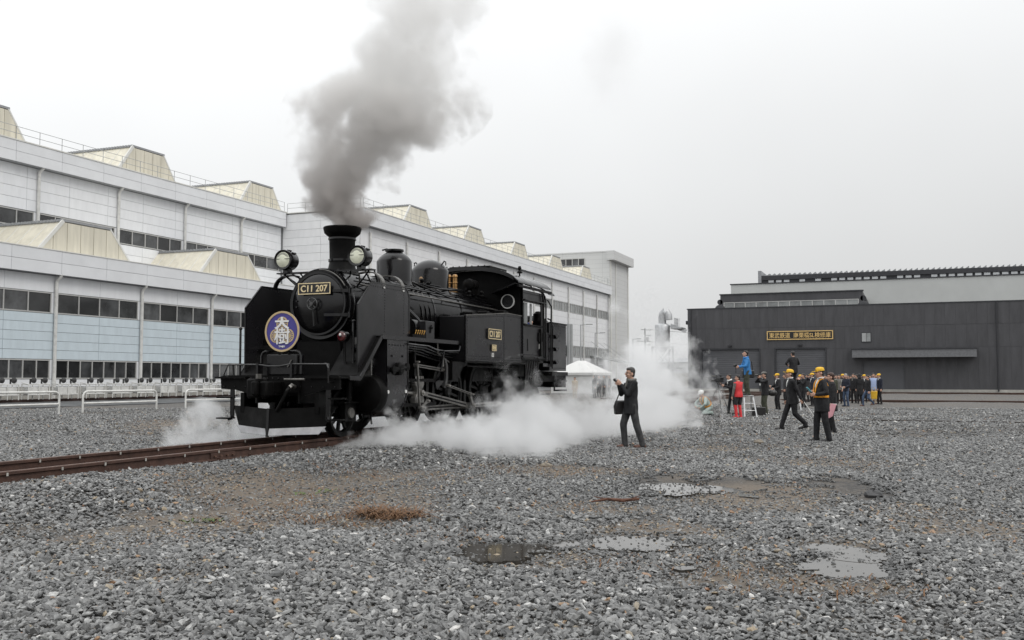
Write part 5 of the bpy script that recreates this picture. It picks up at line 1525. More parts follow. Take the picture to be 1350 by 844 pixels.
# white tent
tc_ = ground_at(772, 519)
tdir = thing('event_tent', 'white canvas event tent with open side beyond the engine bunker', 'tent', (tc_.x - .4, tc_.y, 0), R(-8))
W_, D_, H_ = 2.15, 2.0, 1.95
for sx in (-1, 1):
    for sy in (-1, 1): MB().tube([(sx * W_, sy * D_, 0), (sx * W_, sy * D_, H_)], .04, 8).build('pole', WHITE, tdir)
MB().add([(-W_ - .1, -D_ - .1, H_), (W_ + .1, -D_ - .1, H_), (W_ + .1, D_ + .1, H_), (-W_ - .1, D_ + .1, H_), (-W_ * .15, -D_ * .1, H_ + 1.15), (W_ * .15, D_ * .1, H_ + 1.15)],
         [(0, 1, 4), (1, 5, 4), (1, 2, 5), (2, 3, 5), (3, 4, 5), (3, 0, 4), (0, 3, 2, 1)]).build('roof', TENTM, tdir, smooth=0)
for sx, sy in ((0, -1), (-1, 0), (0, 1)):
    m = MB()
    n = 12
    pts0, pts1 = [], []
    for k in range(n + 1):
        a = -1 + 2 * k / n
        if sx: p = (sx * (W_ - .05 + .03 * math.sin(k * 2.1)), a * D_)
        else:
            a *= .96 if sy > 0 else 1
            p = (min(a * W_, W_), sy * (D_ - .05 + .03 * math.sin(k * 2.3)))
        pts0.append((*p, .03)); pts1.append((*p, H_ + .02))
    vs = pts0 + pts1 + [(v[0] * .985, v[1] * .985, v[2]) for v in pts0 + pts1]
    q = n + 1; f = []
    for k in range(n):
        f += [(k, k + 1, q + k + 1, q + k), (2 * q + k + 1, 2 * q + k, 3 * q + k, 3 * q + k + 1)]
    m.add(vs, f).build('side_sheet', TENTM, tdir, smooth=60)
MB().box(-W_ - .12, W_ + .12, -D_ - .13, -D_ - .1, H_ - .22, H_ + .02).box(W_ + .1, W_ + .13, -D_ - .1, D_ + .1, H_ - .22, H_ + .02).build('valance', TENTM, tdir, smooth=0)

# dust collector tower beside the shed
sx_, sy_ = -24.6, 106.0
dt = thing('dust_collector', 'galvanised round hopper tower with a bent pipe on top beside the shed', 'hopper tower', (sx_, sy_, 0))
MB().lathe([(.2, 4.3), (.80, 5.0), (.82, 5.05), (.82, 7.3), (.78, 7.36), (.42, 7.55)], (0, 0, 0), 'z', 28).build('hopper', GALV, dt)
MB().tube([(0, 0, 7.4), (0, 0, 8.2), (.05, 0, 8.55), (.25, 0, 8.8), (.5, 0, 8.75), (.68, 0, 8.4), (.7, 0, 7.9)], .43, 16).build('bent_pipe', GALV, dt, smooth=60)
MB().bar((.9, 0, 7.3), (2.6, .4, 6.6), .7, .35).build('duct', GALV, dt, smooth=0)
for sx in (-1, 1):
    for sy in (-1, 1): MB().bar((sx * .95, sy * .95, 0), (sx * .95, sy * .95, 5.0), .12, .12).build('leg', GALV, dt, smooth=0)
m = MB()
for z in (2.6, 4.9):
    for a, b in (((-.95, -.95), (.95, -.95)), ((.95, -.95), (.95, .95)), ((.95, .95), (-.95, .95)), ((-.95, .95), (-.95, -.95))): m.bar((*a, z), (*b, z), .1, .12)
for sy in (-1, 1): m.bar((-.95, sy * .95, 2.6), (.95, sy * .95, 4.9), .06, .06).bar((.95, sy * .95, 2.6), (-.95, sy * .95, 4.9), .06, .06)
m.build('cross_braces', GALV, dt, smooth=0)
MB().box(-1.5, 1.9, -1.2, 1.2, 2.5, 2.62).build('platform', GALV, dt, smooth=0)
m = MB()
for k in range(6):
    m.tube([(1.6 + .0, -1.2 + k * .4, 7.0), (1.6, -1.2 + k * .4, 8.0)], .03, 6)
for z in (7.5, 8.0): m.tube([(1.6, -1.2, z), (1.6, .8, z)], .03, 6)
for k in range(4):
    m.tube([(1.6 + k * .2, -1.2, 7.0), (1.6 + k * .2, -1.2, 8.0)], .02, 6)
m.build('top_railing', GALV, dt)
MB().box(1.2, 2.4, -1.3, 1, 6.85, 7.0).build('top_platform', GALV, dt, smooth=0)

# low pale wall and far sheds behind
fw_ = thing('far_warehouse', 'low pale warehouse far away behind the standing photographer', 'building', (-70, 232, 0))
MB().box(-34, 36, -6, 12, 0, 5.2).build('wall', HAZYWALL, fw_, smooth=0)
MB().prism([(-6.3, 5.2), (12.3, 5.2), (3, 6.4)], 'x', -34.3, 36.3).build('roof', ROOFGREY, fw_, smooth=0)
for k in range(8): MB().box(-30 + k * 8.2, -26 + k * 8.2, -6.1, -6.0, .1, 4.0).build('roller_door', mat('far_door', lin(176, 178, 180), .7) if k == 0 else MATS['far_door'], fw_, smooth=0)
bw = thing('boundary_wall', 'long pale concrete boundary wall behind the steam at the end of the yard', 'wall', (-38, 172, 0))
MB().box(-7.5, 60, -.15, .15, 0, 2.4).build('wall', CONCRETE, bw, smooth=0)

def street_lamp(px, ytop, dist, label):
    p = ground_at(px, 520); k = dist / (p.x * FLAT.x + p.y * FLAT.y)
    x, y = p.x * k, p.y * k
    h = (499 - ytop) / 1280 * dist + ZC
    t = thing('street_lamp', label, 'street lamp', (x, y, 0))
    MB().tube([(0, 0, 0), (0, 0, h)], [.09, .055], 10).build('pole', POLE, t)
    MB().tube([(0, 0, h - .05), (.9, .25, h + .02)], .035, 8).build('arm', POLE, t)
    MB().box(.55, 1.2, .08, .34, h - .03, h + .06, Matrix.Rotation(R(12), 3, 'Z')).build('lamp_head', POLE, t, bevel=.02)
street_lamp(766, 428, 100, 'grey lamp post in front of the long hall, the taller one nearer the engine cab')
street_lamp(785, 439, 116, 'grey lamp post in front of the long hall canopy, the lower one')
street_lamp(835, 447, 150, 'thin grey lamp post standing alone against the sky beside the tall hall')

def utility_pole():
    dist = 170.0
    p = ground_at(851, 520); k = dist / (p.x * FLAT.x + p.y * FLAT.y)
    t = thing('utility_pole', 'grey utility pole with three crossarms and wires far behind the steam', 'utility pole', (p.x * k, p.y * k, 0))
    h = (499 - 433) / 1280 * dist + ZC
    MB().tube([(0, 0, 0), (0, 0, h)], [.17, .11], 10).build('pole', POLE, t)
    for dz, a, b in ((.3, -.75, 1.1), (1.25, -.1, 1.0), (2.3, -1.4, 1.0), (2.9, -.1, 1.0)):
        MB().bar((a, .0, h - dz + (.1 if a < -.5 else 0)), (b, 0, h - dz - .05), .1, .1).build('crossarm', POLE, t, smooth=0)
        for q in (a + .1, b - .1, b - .45): MB().lathe([(.05, 0), (.07, .06), (.04, .16)], (q, 0, h - dz + .02), 'z', 8).build('insulator', WHITE, t)
    MB().lathe([(.2, 0), (.24, .05), (.24, .6), (.2, .66)], (.5, -.25, h - 2.2), 'z', 12).build('transformer', POLE, t)
    for dz, q in ((.25, 1.0), (2.35, .9)):
        MB().tube([(q, 0, h - dz), (10, 4, h - dz - .8), (22, 8, h - dz - 1.2)], .025, 5).build('wire', STEEL_DK, t)
utility_pole()

# dead grass, weeds and a broken branch on the gravel
DRYGRASS = mat('dry_grass', (.15, .085, .042), .9, var=.35, scale=20, tint=(.11, .05, .022))
WEED = mat('weed_green', (.10, .14, .045), .8, var=.3, scale=15)
BRANCH = mat('dead_branch', (.12, .055, .035), .9, var=.3, scale=14)
def blades(mb, cx, cy, n, spread, ln, flat, rg):
    for _ in range(n):
        a = rg.uniform(0, 6.28); r = spread * math.sqrt(rg.random())
        x, y = cx + math.cos(a) * r * 1.7, cy + math.sin(a) * r
        z = float(ground_h(np.array([x]), np.array([y]))[0]) + .01
        b = rg.uniform(0, 6.28); l_ = ln * rg.uniform(.5, 1.2); lift = rg.uniform(.05, flat)
        d = Vector((math.cos(b), math.sin(b), lift)).normalized()
        s = Vector((-math.sin(b), math.cos(b), 0)) * rg.uniform(.003, .006)
        p0 = Vector((x, y, z)); p1 = p0 + d * l_ * .55 + Vector((0, 0, .02)); p2 = p0 + d * l_ - Vector((0, 0, l_ * .1))
        mb.add([p0 - s, p0 + s, p1 + s * .8, p1 - s * .8, p2], [(0, 1, 2, 3), (3, 2, 4)])
rg = random.Random(5)
mb = MB()
for px, py, n, sp, ln in ((512, 684, 360, .22, .42), (455, 690, 90, .35, .18), (420, 655, 70, .5, .10), (345, 672, 80, .5, .12), (470, 630, 70, .5, .12), (335, 690, 60, .4, .12),
                          (700, 622, 120, .8, .14), (840, 600, 50, .7, .08), (570, 705, 50, .4, .10), (1075, 775, 90, .5, .09), (985, 585, 90, .9, .1), (1130, 605, 70, .9, .1), (880, 745, 50, .4, .09), (255, 570, 150, 1.6, .12), (225, 556, 160, 2.0, .12), (320, 560, 80, 1.3, .12), (620, 598, 60, .6, .14), (740, 668, 40, .4, .08)):
    c = ground_at(px, py)
    blades(mb, c.x, c.y, n, sp, ln, .34, rg)
tag(mb.build('dry_grass', DRYGRASS, smooth=0), 'brown dead grass lying in tufts on the gravel', 'dead grass', kind='stuff')
mb = MB()
for px, py, n in ((430, 652, 24), (280, 692, 30), (398, 655, 22), (250, 694, 20), (562, 602, 24), (222, 545, 30)):
    c = ground_at(px, py)
    for _ in range(n):
        x, y = c.x + rg.gauss(0, .07), c.y + rg.gauss(0, .07)
        z = float(ground_h(np.array([x]), np.array([y]))[0]) + .02
        b = rg.uniform(0, 6.28); d = Vector((math.cos(b), math.sin(b), .5)) * rg.uniform(.03, .07); s = Vector((-math.sin(b), math.cos(b), 0)) * .012
        p = Vector((x, y, z)); mb.add([p, p + d * .5 + s, p + d, p + d * .5 - s], [(0, 1, 2, 3)])
tag(mb.build('weeds', WEED, smooth=0), 'small green weeds among the stones', 'weeds', kind='stuff')
c = ground_at(812, 668)
br = thing('dead_branch', 'reddish brown broken branch lying on the gravel left of the long puddle', 'branch', (c.x, c.y, .05), R(18))
MB().tube([(-.28, 0, .0), (-.1, .02, .03), (.08, -.01, .02), (.26, .02, .035)], [.008, .016, .02, .014], 7).build('stem', BRANCH, br)
for a, b in (((-.1, .02, .03), (-.24, .07, .05)), ((.08, -.01, .02), (.2, -.06, .05)), ((.16, 0, .03), (.27, .05, .07)), ((.0, 0, .02), (-.1, -.05, .05))):
    MB().tube([a, b], [.009, .004], 5).build('twig', BRANCH, br)
for k, (px, py, s) in enumerate(((1152, 656, .11), (720, 617, .10), (1000, 585, .11))):
    c = ground_at(px, py)
    lab = ('dark angular rock at the right edge of the puddled gravel', 'tan lump of stone on the gravel below the steam', 'pale lump of stone on the far gravel below the red jacket')[k]
    tag(MB().ellip((0, 0, s * .3), (s, s * .8, s * .55), 9, 6, .18, None, k + 3).build('rock', STONE_TAN if k else STONE_DK, loc=(c.x, c.y, 0), smooth=0), lab, 'rock')

# ------------------------------------------------------------------ people
REMESH = []                                    # objects whose voxel skin is applied in one go at the end
def skin_obj(mb, name, m, parent, voxel, smooth_it=4):
    o = mb.build(name, m, parent, smooth=0)
    o.data.shade_smooth()
    r = o.modifiers.new('skin', 'REMESH'); r.mode = 'VOXEL'; r.voxel_size = voxel; r.use_smooth_shade = True
    s = o.modifiers.new('smooth', 'SMOOTH'); s.factor = .5; s.iterations = smooth_it
    REMESH.append(o)
    return o

def cap(mb, a, ra, b, rb, n=10):
    """rounded tapered limb"""
    a, b = Vector(a), Vector(b)
    d = (b - a)
    if d.length < 1e-5: return mb.ellip(a, (ra,) * 3, n, 6)
    d.normalize()
    pts, rs = [], []
    for t in (-.98, -.7, -.3): pts.append(a + d * ra * t); rs.append(ra * math.sqrt(1 - t * t))
    pts.append(a); rs.append(ra); pts.append(b); rs.append(rb)
    for t in (.3, .7, .98): pts.append(b + d * rb * t); rs.append(rb * math.sqrt(1 - t * t))
    return mb.tube(pts, rs, n)

def ik(a, c, l1, l2, pole):
    """middle joint of a two-bone chain"""
    a, c, pole = Vector(a), Vector(c), Vector(pole)
    d = c - a
    L_ = min(d.length, (l1 + l2) * .999)
    dn = d.normalized()
    c2 = a + dn * L_
    x = (l1 * l1 - l2 * l2 + L_ * L_) / (2 * L_)
    h = math.sqrt(max(0, l1 * l1 - x * x))
    q = pole - dn * pole.dot(dn)
    q = q.normalized() if q.length > 1e-5 else Vector((0, 1, 0))
    return a + dn * x + q * h, c2

def loft(mb, rings, n=18, p=2.4):
    """rings: (centre, half width vec, half depth vec); superelliptic sections"""
    vs, fs = [], []
    for c, u, v in rings:
        c, u, v = Vector(c), Vector(u), Vector(v)
        for k in range(n):
            a = 2 * math.pi * k / n
            ca, sa = math.cos(a), math.sin(a)
            vs.append(c + u * (math.copysign(abs(ca) ** (2 / p), ca)) + v * (math.copysign(abs(sa) ** (2 / p), sa)))
    for i in range(len(rings) - 1):
        for k in range(n):
            k2 = (k + 1) % n
            fs.append((i * n + k, i * n + k2, (i + 1) * n + k2, (i + 1) * n + k))
    fs.append(tuple(range(n))[::-1]); fs.append(tuple((len(rings) - 1) * n + k for k in range(n)))
    return mb.add(vs, fs)

def person(label, pos, face, H=1.70, feet=((.10, .02, 0), (-.10, -.02, 0)), hands=((.22, .06, .78), (-.22, .06, .78)), lean=0, side=0,
           head_turn=0, head_pitch=0, hip=.937, jacket=None, trousers=None, shoes=None, hair=None, cap_m=None, hem=.80, fat=1.0, vox=.014,
           shirt=None, tie=None, helmet=None, hood=None, vest=None, sash=False, scarf=None, glasses=False, group=None, gear=None, cuffs=None,
           fist=True, beret=None, collar=None, thigh=None, sleeve=None, skirt=False, emblem=False, flare=1.0):
    """body frame: x to the person's right is NEGATIVE, +x left hand side; +y forward; z up (for a height of 1.70 m, scaled)
    feet / hands: (left, right) targets as (x, y, z)"""
    jacket = jacket or C_BLACK; trousers = trousers or C_BLACK; shoes = shoes or LEATHER_BK; hair = hair or HAIR
    k = H / 1.735
    t = thing('person', label, 'person', pos, face, group)
    V = lambda x, y, z: Vector((x, y, z))
    fine = vox < .011
    # skeleton
    pel = V(0, 0, hip + .03)
    ld = V(math.sin(R(side)), math.sin(R(lean)), math.cos(R(lean))).normalized()
    fwd_ = V(0, 1, 0); fwd_ = (fwd_ - ld * fwd_.dot(ld)).normalized()
    rt = V(1, 0, 0); rt = (rt - ld * rt.dot(ld)).normalized()
    S = lambda h, x=0, y=0: pel + ld * h + rt * x + fwd_ * y
    neck = S(.50)
    # head frame
    hm = Matrix.Rotation(R(head_turn), 3, 'Z') @ Matrix.Rotation(R(-head_pitch), 3, 'X')
    hc = neck + V(0, .015, .12) + fwd_ * .02
    HD = lambda x, y, z: hc + hm @ Vector((x, y, z))
    body = MB()
    def he(c, r, rot=hm): body.ellip(HD(*c), r, 14, 9, 0, rot)
    he((0, -.008, .055), (.074, .094, .092)); he((0, .020, -.02), (.060, .072, .085)); he((0, .030, -.072), (.036, .042, .032))
    he((0, .062, .045), (.052, .028, .022)); he((0, .070, -.045), (.028, .026, .022))
    cap(body, HD(0, .086, .035), .011, HD(0, .112, -.006), .017, 8)
    for sx in (-1, 1):
        he((sx * .078, -.012, .0), (.013, .026, .036)); he((sx * .034, .066, -.012), (.026, .026, .024))
        he((sx * .014, .098, -.008), (.010, .011, .008))
    cap(body, neck + V(0, -.012, -.05), .060, HD(0, -.012, -.03), .053)
    loft(body, [(S(-.02), rt * .12, fwd_ * .08), (S(.25), rt * .13, fwd_ * .085), (S(.42), rt * .14, fwd_ * .08), (S(.49), rt * .06, fwd_ * .05)])
    jk, tr, = MB(), MB()
    shs = []
    # legs
    for i, f in enumerate(feet):
        sx = 1 if i == 0 else -1
        hp = pel + rt * (sx * .085) - V(0, 0, .03)
        fx, fy, fz = f[:3]
        toe = R(f[3]) if len(f) > 3 else R(-8 * sx)
        pitch = R(f[4]) if len(f) > 4 else 0          # heel lifted
        fd = V(math.sin(-toe) * 1.0, math.cos(toe), 0)
        ank = V(fx, fy, fz + .085 + max(0, math.sin(pitch)) * .14) - fd * (.0 + .0)
        pole = V(sx * .12, 1, 0) + fd * .3
        kn, ank = ik(hp, ank, .44, .42, pole)
        cap(body, hp, .06, kn, .045); cap(body, kn, .045, ank + V(0, 0, .02), .030)
        cap(tr, hp, .098 * fat, kn, .068 * flare); cap(tr, kn, .070 * flare, ank + V(0, 0, .03), .056 * flare); cap(tr, ank + V(0, 0, .03), .058 * flare, ank - V(0, 0, .025), .060 * flare)
        if thigh:
            th = MB(); cap(th, hp * .75 + kn * .25, .100, kn * .85 + hp * .15, .080); skin_obj(th, 'trouser_patch', thigh, t, vox)
        s = MB()
        hd = ank - V(0, 0, .045)
        tip = fd * .17 - V(0, 0, math.sin(pitch) * .12 + .005)
        cap(s, hd - fd * .05, .040, hd + tip * .55, .038); cap(s, hd + tip * .5, .040, hd + tip, .030)
        s.box(*[c for j in range(3) for c in ((hd + tip * .4)[j] - (.038 if j == 0 else .075 if j == 1 else .040), (hd + tip * .4)[j] + (.038 if j == 0 else .075 if j == 1 else -.01))]) if pitch == 0 and abs(toe) < .3 else None
        shs.append(s)
    loft(tr, [(pel - V(0, 0, .10), rt * .15 * fat, fwd_ * .115 * fat), (pel, rt * .165 * fat, fwd_ * .125 * fat), (S(.10), rt * .155 * fat, fwd_ * .115 * fat)])
    # jacket
    hz = hem - (hip + .03)
    y0 = -.01
    loft(jk, [(S(hz, 0, y0), rt * .180 * fat, fwd_ * .135 * fat), (S(hz * .3, 0, y0), rt * .178 * fat, fwd_ * .134 * fat), (S(.12, 0, .005), rt * .162 * fat, fwd_ * .122 * fat * (1 + (fat - 1) * .8)), (S(.25), rt * .172 * fat, fwd_ * .125 * fat),
              (S(.36), rt * .185 * min(fat, 1.1), fwd_ * .118), (S(.43), rt * .175, fwd_ * .095), (S(.475), rt * .115, fwd_ * .075), (S(.51), rt * .066, fwd_ * .064)])
    sl = MB() if sleeve else jk
    for i, h in enumerate(hands):
        sx = 1 if i == 0 else -1
        sh_ = S(.425, sx * .178)
        cap(jk, S(.43, sx * .08), .062, sh_, .066)
        w = V(*h[:3])
        pole = V(*(h[3] if len(h) > 3 else (sx * .5, -.5, -.8)))
        el, w = ik(sh_, w, .285, .26, pole)
        cap(body, sh_, .045, el, .038); cap(body, el, .036, w, .026)
        cap(sl, sh_, .066, el, .054); cap(sl, el, .055, w - (w - el).normalized() * .03, .043)
        if cuffs:
            c_ = MB(); d_ = (w - el).normalized(); c_.tube([w - d_ * .04, w - d_ * .005], .036, 12); c_.build('cuff', cuffs, t)
        # hand: palm, four fingers, thumb
        d_ = (w - el).normalized()
        hd = Vector(h[4]).normalized() if len(h) > 4 else d_
        pn = V(-sx, 0, 0) if abs(hd.x) < .8 else V(0, -1, 0)    # palm normal
        pn = (pn - hd * pn.dot(hd)).normalized()
        sd = hd.cross(pn)
        if sd.y < 0 and abs(hd.y) < .9: sd = -sd
        if abs(hd.y) >= .9 and sd.z < 0: sd = -sd
        fr = .0095 if fine else max(.012, vox * .95)
        loft(body, [(w - d_ * .02, sd * .028, pn * .02), (w + hd * .03, sd * .040, pn * .016), (w + hd * .085, sd * .042, pn * .014)], 10)
        curl = .9 if fist else .35
        for q, (o_, l_) in enumerate(((.030, .072), (.010, .080), (-.011, .074), (-.031, .058))):
            a0 = w + hd * .082 + sd * o_
            a1 = a0 + (hd * math.cos(curl * .6) + pn * math.sin(curl * .6)) * l_ * .45
            a2 = a1 + (hd * math.cos(curl * 1.5) + pn * math.sin(curl * 1.5)) * l_ * .32
            a3 = a2 + (hd * math.cos(curl * 2.3) + pn * math.sin(curl * 2.3)) * l_ * .23
            cap(body, a0, fr, a1, fr * .95, 7); cap(body, a1, fr * .95, a2, fr * .9, 7); cap(body, a2, fr * .9, a3, fr * .8, 7)
        b0 = w + hd * .02 + sd * .032
        b1 = b0 + (hd * .6 + sd * .6 + pn * .35).normalized() * .042
        b2 = b1 + (hd * .85 + sd * .1 + pn * .5).normalized() * .034
        cap(body, b0, fr * 1.35, b1, fr * 1.1, 7); cap(body, b1, fr * 1.1, b2, fr * .9, 7)
    skin_obj(body, 'body', SKIN, t, min(vox, .009) if fine else vox * .8, 2)
    skin_obj(tr, 'trousers', trousers, t, vox); skin_obj(jk, 'jacket', jacket, t, vox)
    if sleeve: skin_obj(sl, 'sleeves', sleeve, t, vox)
    for s in shs: skin_obj(s, 'shoe', shoes, t, vox * .8)
    if skirt:
        sk = MB(); loft(sk, [(V(0, 0, .42), rt * .26, fwd_ * .2), (V(0, 0, hem), rt * .18, fwd_ * .14)]); skin_obj(sk, 'coat_skirt', jacket, t, vox)
    # face
    for sx in (-1, 1):
        MB().ellip(HD(sx * .031, .078, .018), (.015, .010, .009), 8, 5, 0, hm).build('eye', EYE, t)
        e = MB().bar(HD(sx * .016, .090, .043), HD(sx * .050, .080, .043), .006, .008); e.build('eyebrow', hair, t)
    MB().bar(HD(-.022, .0945, -.046), HD(.022, .0945, -.046), .008, .008).build('mouth', LIP, t)
    # hair / headgear
    hr = MB()
    he2 = lambda m, c, r, j=0, sd_=1: m.ellip(HD(*c), r, 16, 9, j, hm, sd_)
    if not helmet and not hood:
        he2(hr, (0, -.026, .066), (.085, .090, .094), .02, 3); he2(hr, (0, .012, .108), (.072, .078, .042), .03, 4)
        he2(hr, (0, -.045, .0), (.074, .060, .075), .02, 5)
        skin_obj(hr, 'hair', hair, t, max(.008, vox * .7), 2)
    if cap_m:
        c_ = MB(); pr = [(.094, .0), (.095, .025), (.089, .055), (.070, .077), (.04, .088), (.005, .091)]
        vs, fs = [], []
        n = 18
        for r_, z in pr:
            for q in range(n):
                a = 2 * math.pi * q / n
                vs.append(HD(math.cos(a) * r_ * .98, -.012 + math.sin(a) * r_ * 1.14, .062 + z))
        for i in range(len(pr) - 1):
            for q in range(n): fs.append((i * n + q, i * n + (q + 1) % n, (i + 1) * n + (q + 1) % n, (i + 1) * n + q))
        fs.append(tuple(range(n))[::-1]); fs.append(tuple((len(pr) - 1) * n + q for q in range(n)))
        c_.add(vs, fs)
        cp = c_.build('cap', cap_m, t, smooth=60)
        b_ = MB(); vs = []
        for q in range(13):
            a = math.pi * q / 12
            vs.append(HD(math.cos(a) * .080, .055 + math.sin(a) * .125, .064 - math.sin(a) * .012 - (math.cos(a) ** 2) * .012))
        for q in range(13):
            a = math.pi * q / 12
            vs.append(HD(math.cos(a) * .080, .055 + math.sin(a) * .120, .074 - math.sin(a) * .012 - (math.cos(a) ** 2) * .012))
        b_.add(vs, [tuple(range(13)), tuple(range(13, 26))[::-1]] + [(q, q + 1, 14 + q, 13 + q) for q in range(12)] + [(0, 13, 25, 12)])
        b_.build('cap_brim', cap_m, cp)
        if emblem:
            MB().ellip(HD(0, .090, .105), (.022, .012, .017), 10, 6, 0, hm).build('cap_badge', PLATE, cp)
            MB().bar(HD(-.05, .094, .070), HD(.05, .094, .070), .006, .012).build('cap_band', PLATE, cp)
    if beret:
        b_ = MB(); he2(b_, (0, -.005, .115), (.098, .115, .055)); he2(b_, (0, .075, .088), (.07, .06, .018)); skin_obj(b_, 'flat_cap', beret, t, .01, 2)
    if helmet:
        b_ = MB(); he2(b_, (0, -.01, .085), (.108, .128, .098)); he2(b_, (0, .02, .062), (.115, .150, .018)); skin_obj(b_, 'helmet', helmet, t, .010, 2)
    if hood:
        b_ = MB(); he2(b_, (0, -.03, .05), (.105, .105, .125), .02); he2(b_, (0, -.05, -.07), (.12, .10, .08), .02); skin_obj(b_, 'hood', hood, t, .012, 3)
    if shirt:
        s_ = MB()
        a, b_, c_ = S(.495, .055, .062), S(.495, -.055, .062), S(.27, 0, .128 * (fat if fat < 1.1 else 1.16))
        for q in range(5):
            f0, f1 = q / 5, (q + 1) / 5
            m0, m1 = a.lerp(c_, f0) + fwd_ * .022 * math.sin(math.pi * f0), a.lerp(c_, f1) + fwd_ * .022 * math.sin(math.pi * f1)
            n0, n1 = b_.lerp(c_, f0) + fwd_ * .022 * math.sin(math.pi * f0), b_.lerp(c_, f1) + fwd_ * .022 * math.sin(math.pi * f1)
            s_.add([m0, m1, n1, n0, m0 - fwd_ * .03, m1 - fwd_ * .03, n1 - fwd_ * .03, n0 - fwd_ * .03], [(0, 1, 2, 3), (7, 6, 5, 4), (0, 4, 5, 1), (3, 2, 6, 7), (0, 3, 7, 4), (1, 5, 6, 2)])
        s_.tube([S(.515, .07, -.01), S(.52, .045, .055), S(.50, 0, .078), S(.52, -.045, .055), S(.515, -.07, -.01), S(.525, 0, -.065), S(.515, .07, -.01)], .015, 7)
        sh2 = s_.build('shirt', shirt, t, smooth=50)
        if tie: MB().bar(S(.49, 0, .088), S(.29, 0, .142 * (fat if fat < 1.1 else 1.13)), .035, .012).build('tie', tie, sh2)
    if scarf:
        s_ = MB(); pts = [S(.50 + .01 * math.sin(q), math.cos(2 * math.pi * q / 12) * .078, math.sin(2 * math.pi * q / 12) * .085 + .005) for q in range(13)]
        s_.tube(pts, .034, 10); cap(s_, S(.49, .01, .085), .036, S(.36, .02, .118), .030); skin_obj(s_, 'scarf', scarf, t, .010, 2)
    if glasses:
        g = MB()
        for sx in (-1, 1):
            ring_ = [HD(sx * .033 + math.cos(a) * .023, .099, .016 + math.sin(a) * .016) for a in [2 * math.pi * q / 12 for q in range(13)]]
            g.tube(ring_, .003, 5); g.tube([HD(sx * .056, .098, .02), HD(sx * .078, .07, .022), HD(sx * .084, -.01, .018)], .003, 5)
        g.tube([HD(-.010, .101, .018), HD(.010, .101, .018)], .003, 5)
        g.build('glasses', PLASTIC_BK, t)
    if sash:                                    # shoulder straps meeting in a V, and a waist belt
        s_ = MB()
        f_ = 1.0 * fat
        for sx in (-1, 1):
            pts = [S(.33, sx * .10, -.125), S(.46, sx * .10, -.07), S(.50, sx * .10, .0), S(.46, sx * .105, .085), S(.38, sx * .09, .128), S(.25, sx * .06, .137 * f_), S(.09, sx * .02, .150 * f_)]
            for a, b_ in zip(pts, pts[1:]): s_.bar(a, b_, .040, .012, fwd_ if abs((b_ - a).normalized().dot(ld)) > .6 else ld)
        pts = [S(.09, math.cos(2 * math.pi * q / 20) * .178 * f_, math.sin(2 * math.pi * q / 20) * .140 * f_ + .004) for q in range(21)]
        for a, b_ in zip(pts, pts[1:]): s_.bar(a, b_, .012, .05, ld)
        s_.build('safety_sash', C_ORANGE, t, smooth=50)
    if vest:
        s_ = MB()
        for sx in (-1, 1):
            pts = [S(.10, sx * .09, -.142), S(.33, sx * .10, -.142), S(.47, sx * .10, -.08), S(.505, sx * .10, .0), S(.46, sx * .105, .092), S(.38, sx * .09, .135), S(.10, sx * .07, .142)]
            for a, b_ in zip(pts, pts[1:]): s_.bar(a, b_, .045, .014, fwd_ if abs((b_ - a).normalized().dot(ld)) > .6 else ld)
        pts = [S(.10, math.cos(2 * math.pi * q / 20) * .180, math.sin(2 * math.pi * q / 20) * .142) for q in range(21)]
        for a, b_ in zip(pts, pts[1:]): s_.bar(a, b_, .014, .05, ld)
        s_.build('safety_vest', vest, t, smooth=50)
    t.scale = (k, k, k)
    t['_'] = 0; del t['_']
    return t

EYE = mat('eye_dark', (.02, .015, .012), .2)
LIP = mat('lip', (.28, .12, .10), .5)
C_DKGREY = mat('cloth_dark_grey', (.05, .05, .052), .9, var=.25, scale=9, bump=.25, bscale=14)

def face_dir(deg):
    """0: towards the camera, 90: to the left of the picture, 180: away, 270: right"""
    a = R(deg)
    d = -FLAT * math.cos(a) - RIGHT * math.sin(a)
    return math.atan2(-d.x, d.y)
def gpos(px, py, z=0.0):
    p = ground_at(px, py, z)
    h = float(ground_h(np.array([p.x]), np.array([p.y]))[0]) if z == 0 else z
    return (p.x, p.y, h if z == 0 else z)
def wpt(pos, face, k, x, y, z):
    """body-frame point to world"""
    v = Matrix.Rotation(face, 3, 'Z') @ Vector((x * k, y * k, z * k))
    return Vector(pos) + v

# --- the photographer in front of the steam
mp, mf = gpos(832, 588), face_dir(74)
mk = 1.72 / 1.735
person('man in black jacket, grey scarf and glasses photographing in front of the white steam', mp, mf, 1.72,
       feet=((.10, .10, 0, 5), (-.13, -.20, .0, -5)), hands=((.075, .25, 1.36, (.4, -.3, -1), (.0, .45, .6)), (-.065, .25, 1.36, (-.4, -.4, -1), (.0, .5, .5))), lean=-3, hip=.922,
       jacket=C_BLACK, trousers=C_DKGREY, shoes=LEATHER_BR, hair=HAIR_GREY, hem=.72, vox=.010, flare=1.14, scarf=C_GREY, glasses=True, head_pitch=-2, fat=1.04, fist=True)
cpos = wpt(mp, mf, mk, 0, .345, 1.455)
cm = thing('digital_camera', 'small silver digital camera held up by the photographer in the black jacket', 'camera', cpos, mf)
MB().box(-.055, .055, -.015, .015, -.033, .033).build('camera_body', SILVER, cm, bevel=.006)
MB().box(-.058, .058, -.017, .017, -.036, -.012).build('grip_band', PLASTIC_BK, cm)
MB().lathe([(.024, .01), (.024, .035), (.02, .045)], (.005, 0, 0), 'y', 16).build('lens', PLASTIC_BK, cm)
MB().lathe([(.008, .033), (.008, .039)], (-.03, 0, 0), 'z', 10).build('shutter_button', STEEL, cm)
bp = wpt(mp, mf, mk, .18, .14, .86)
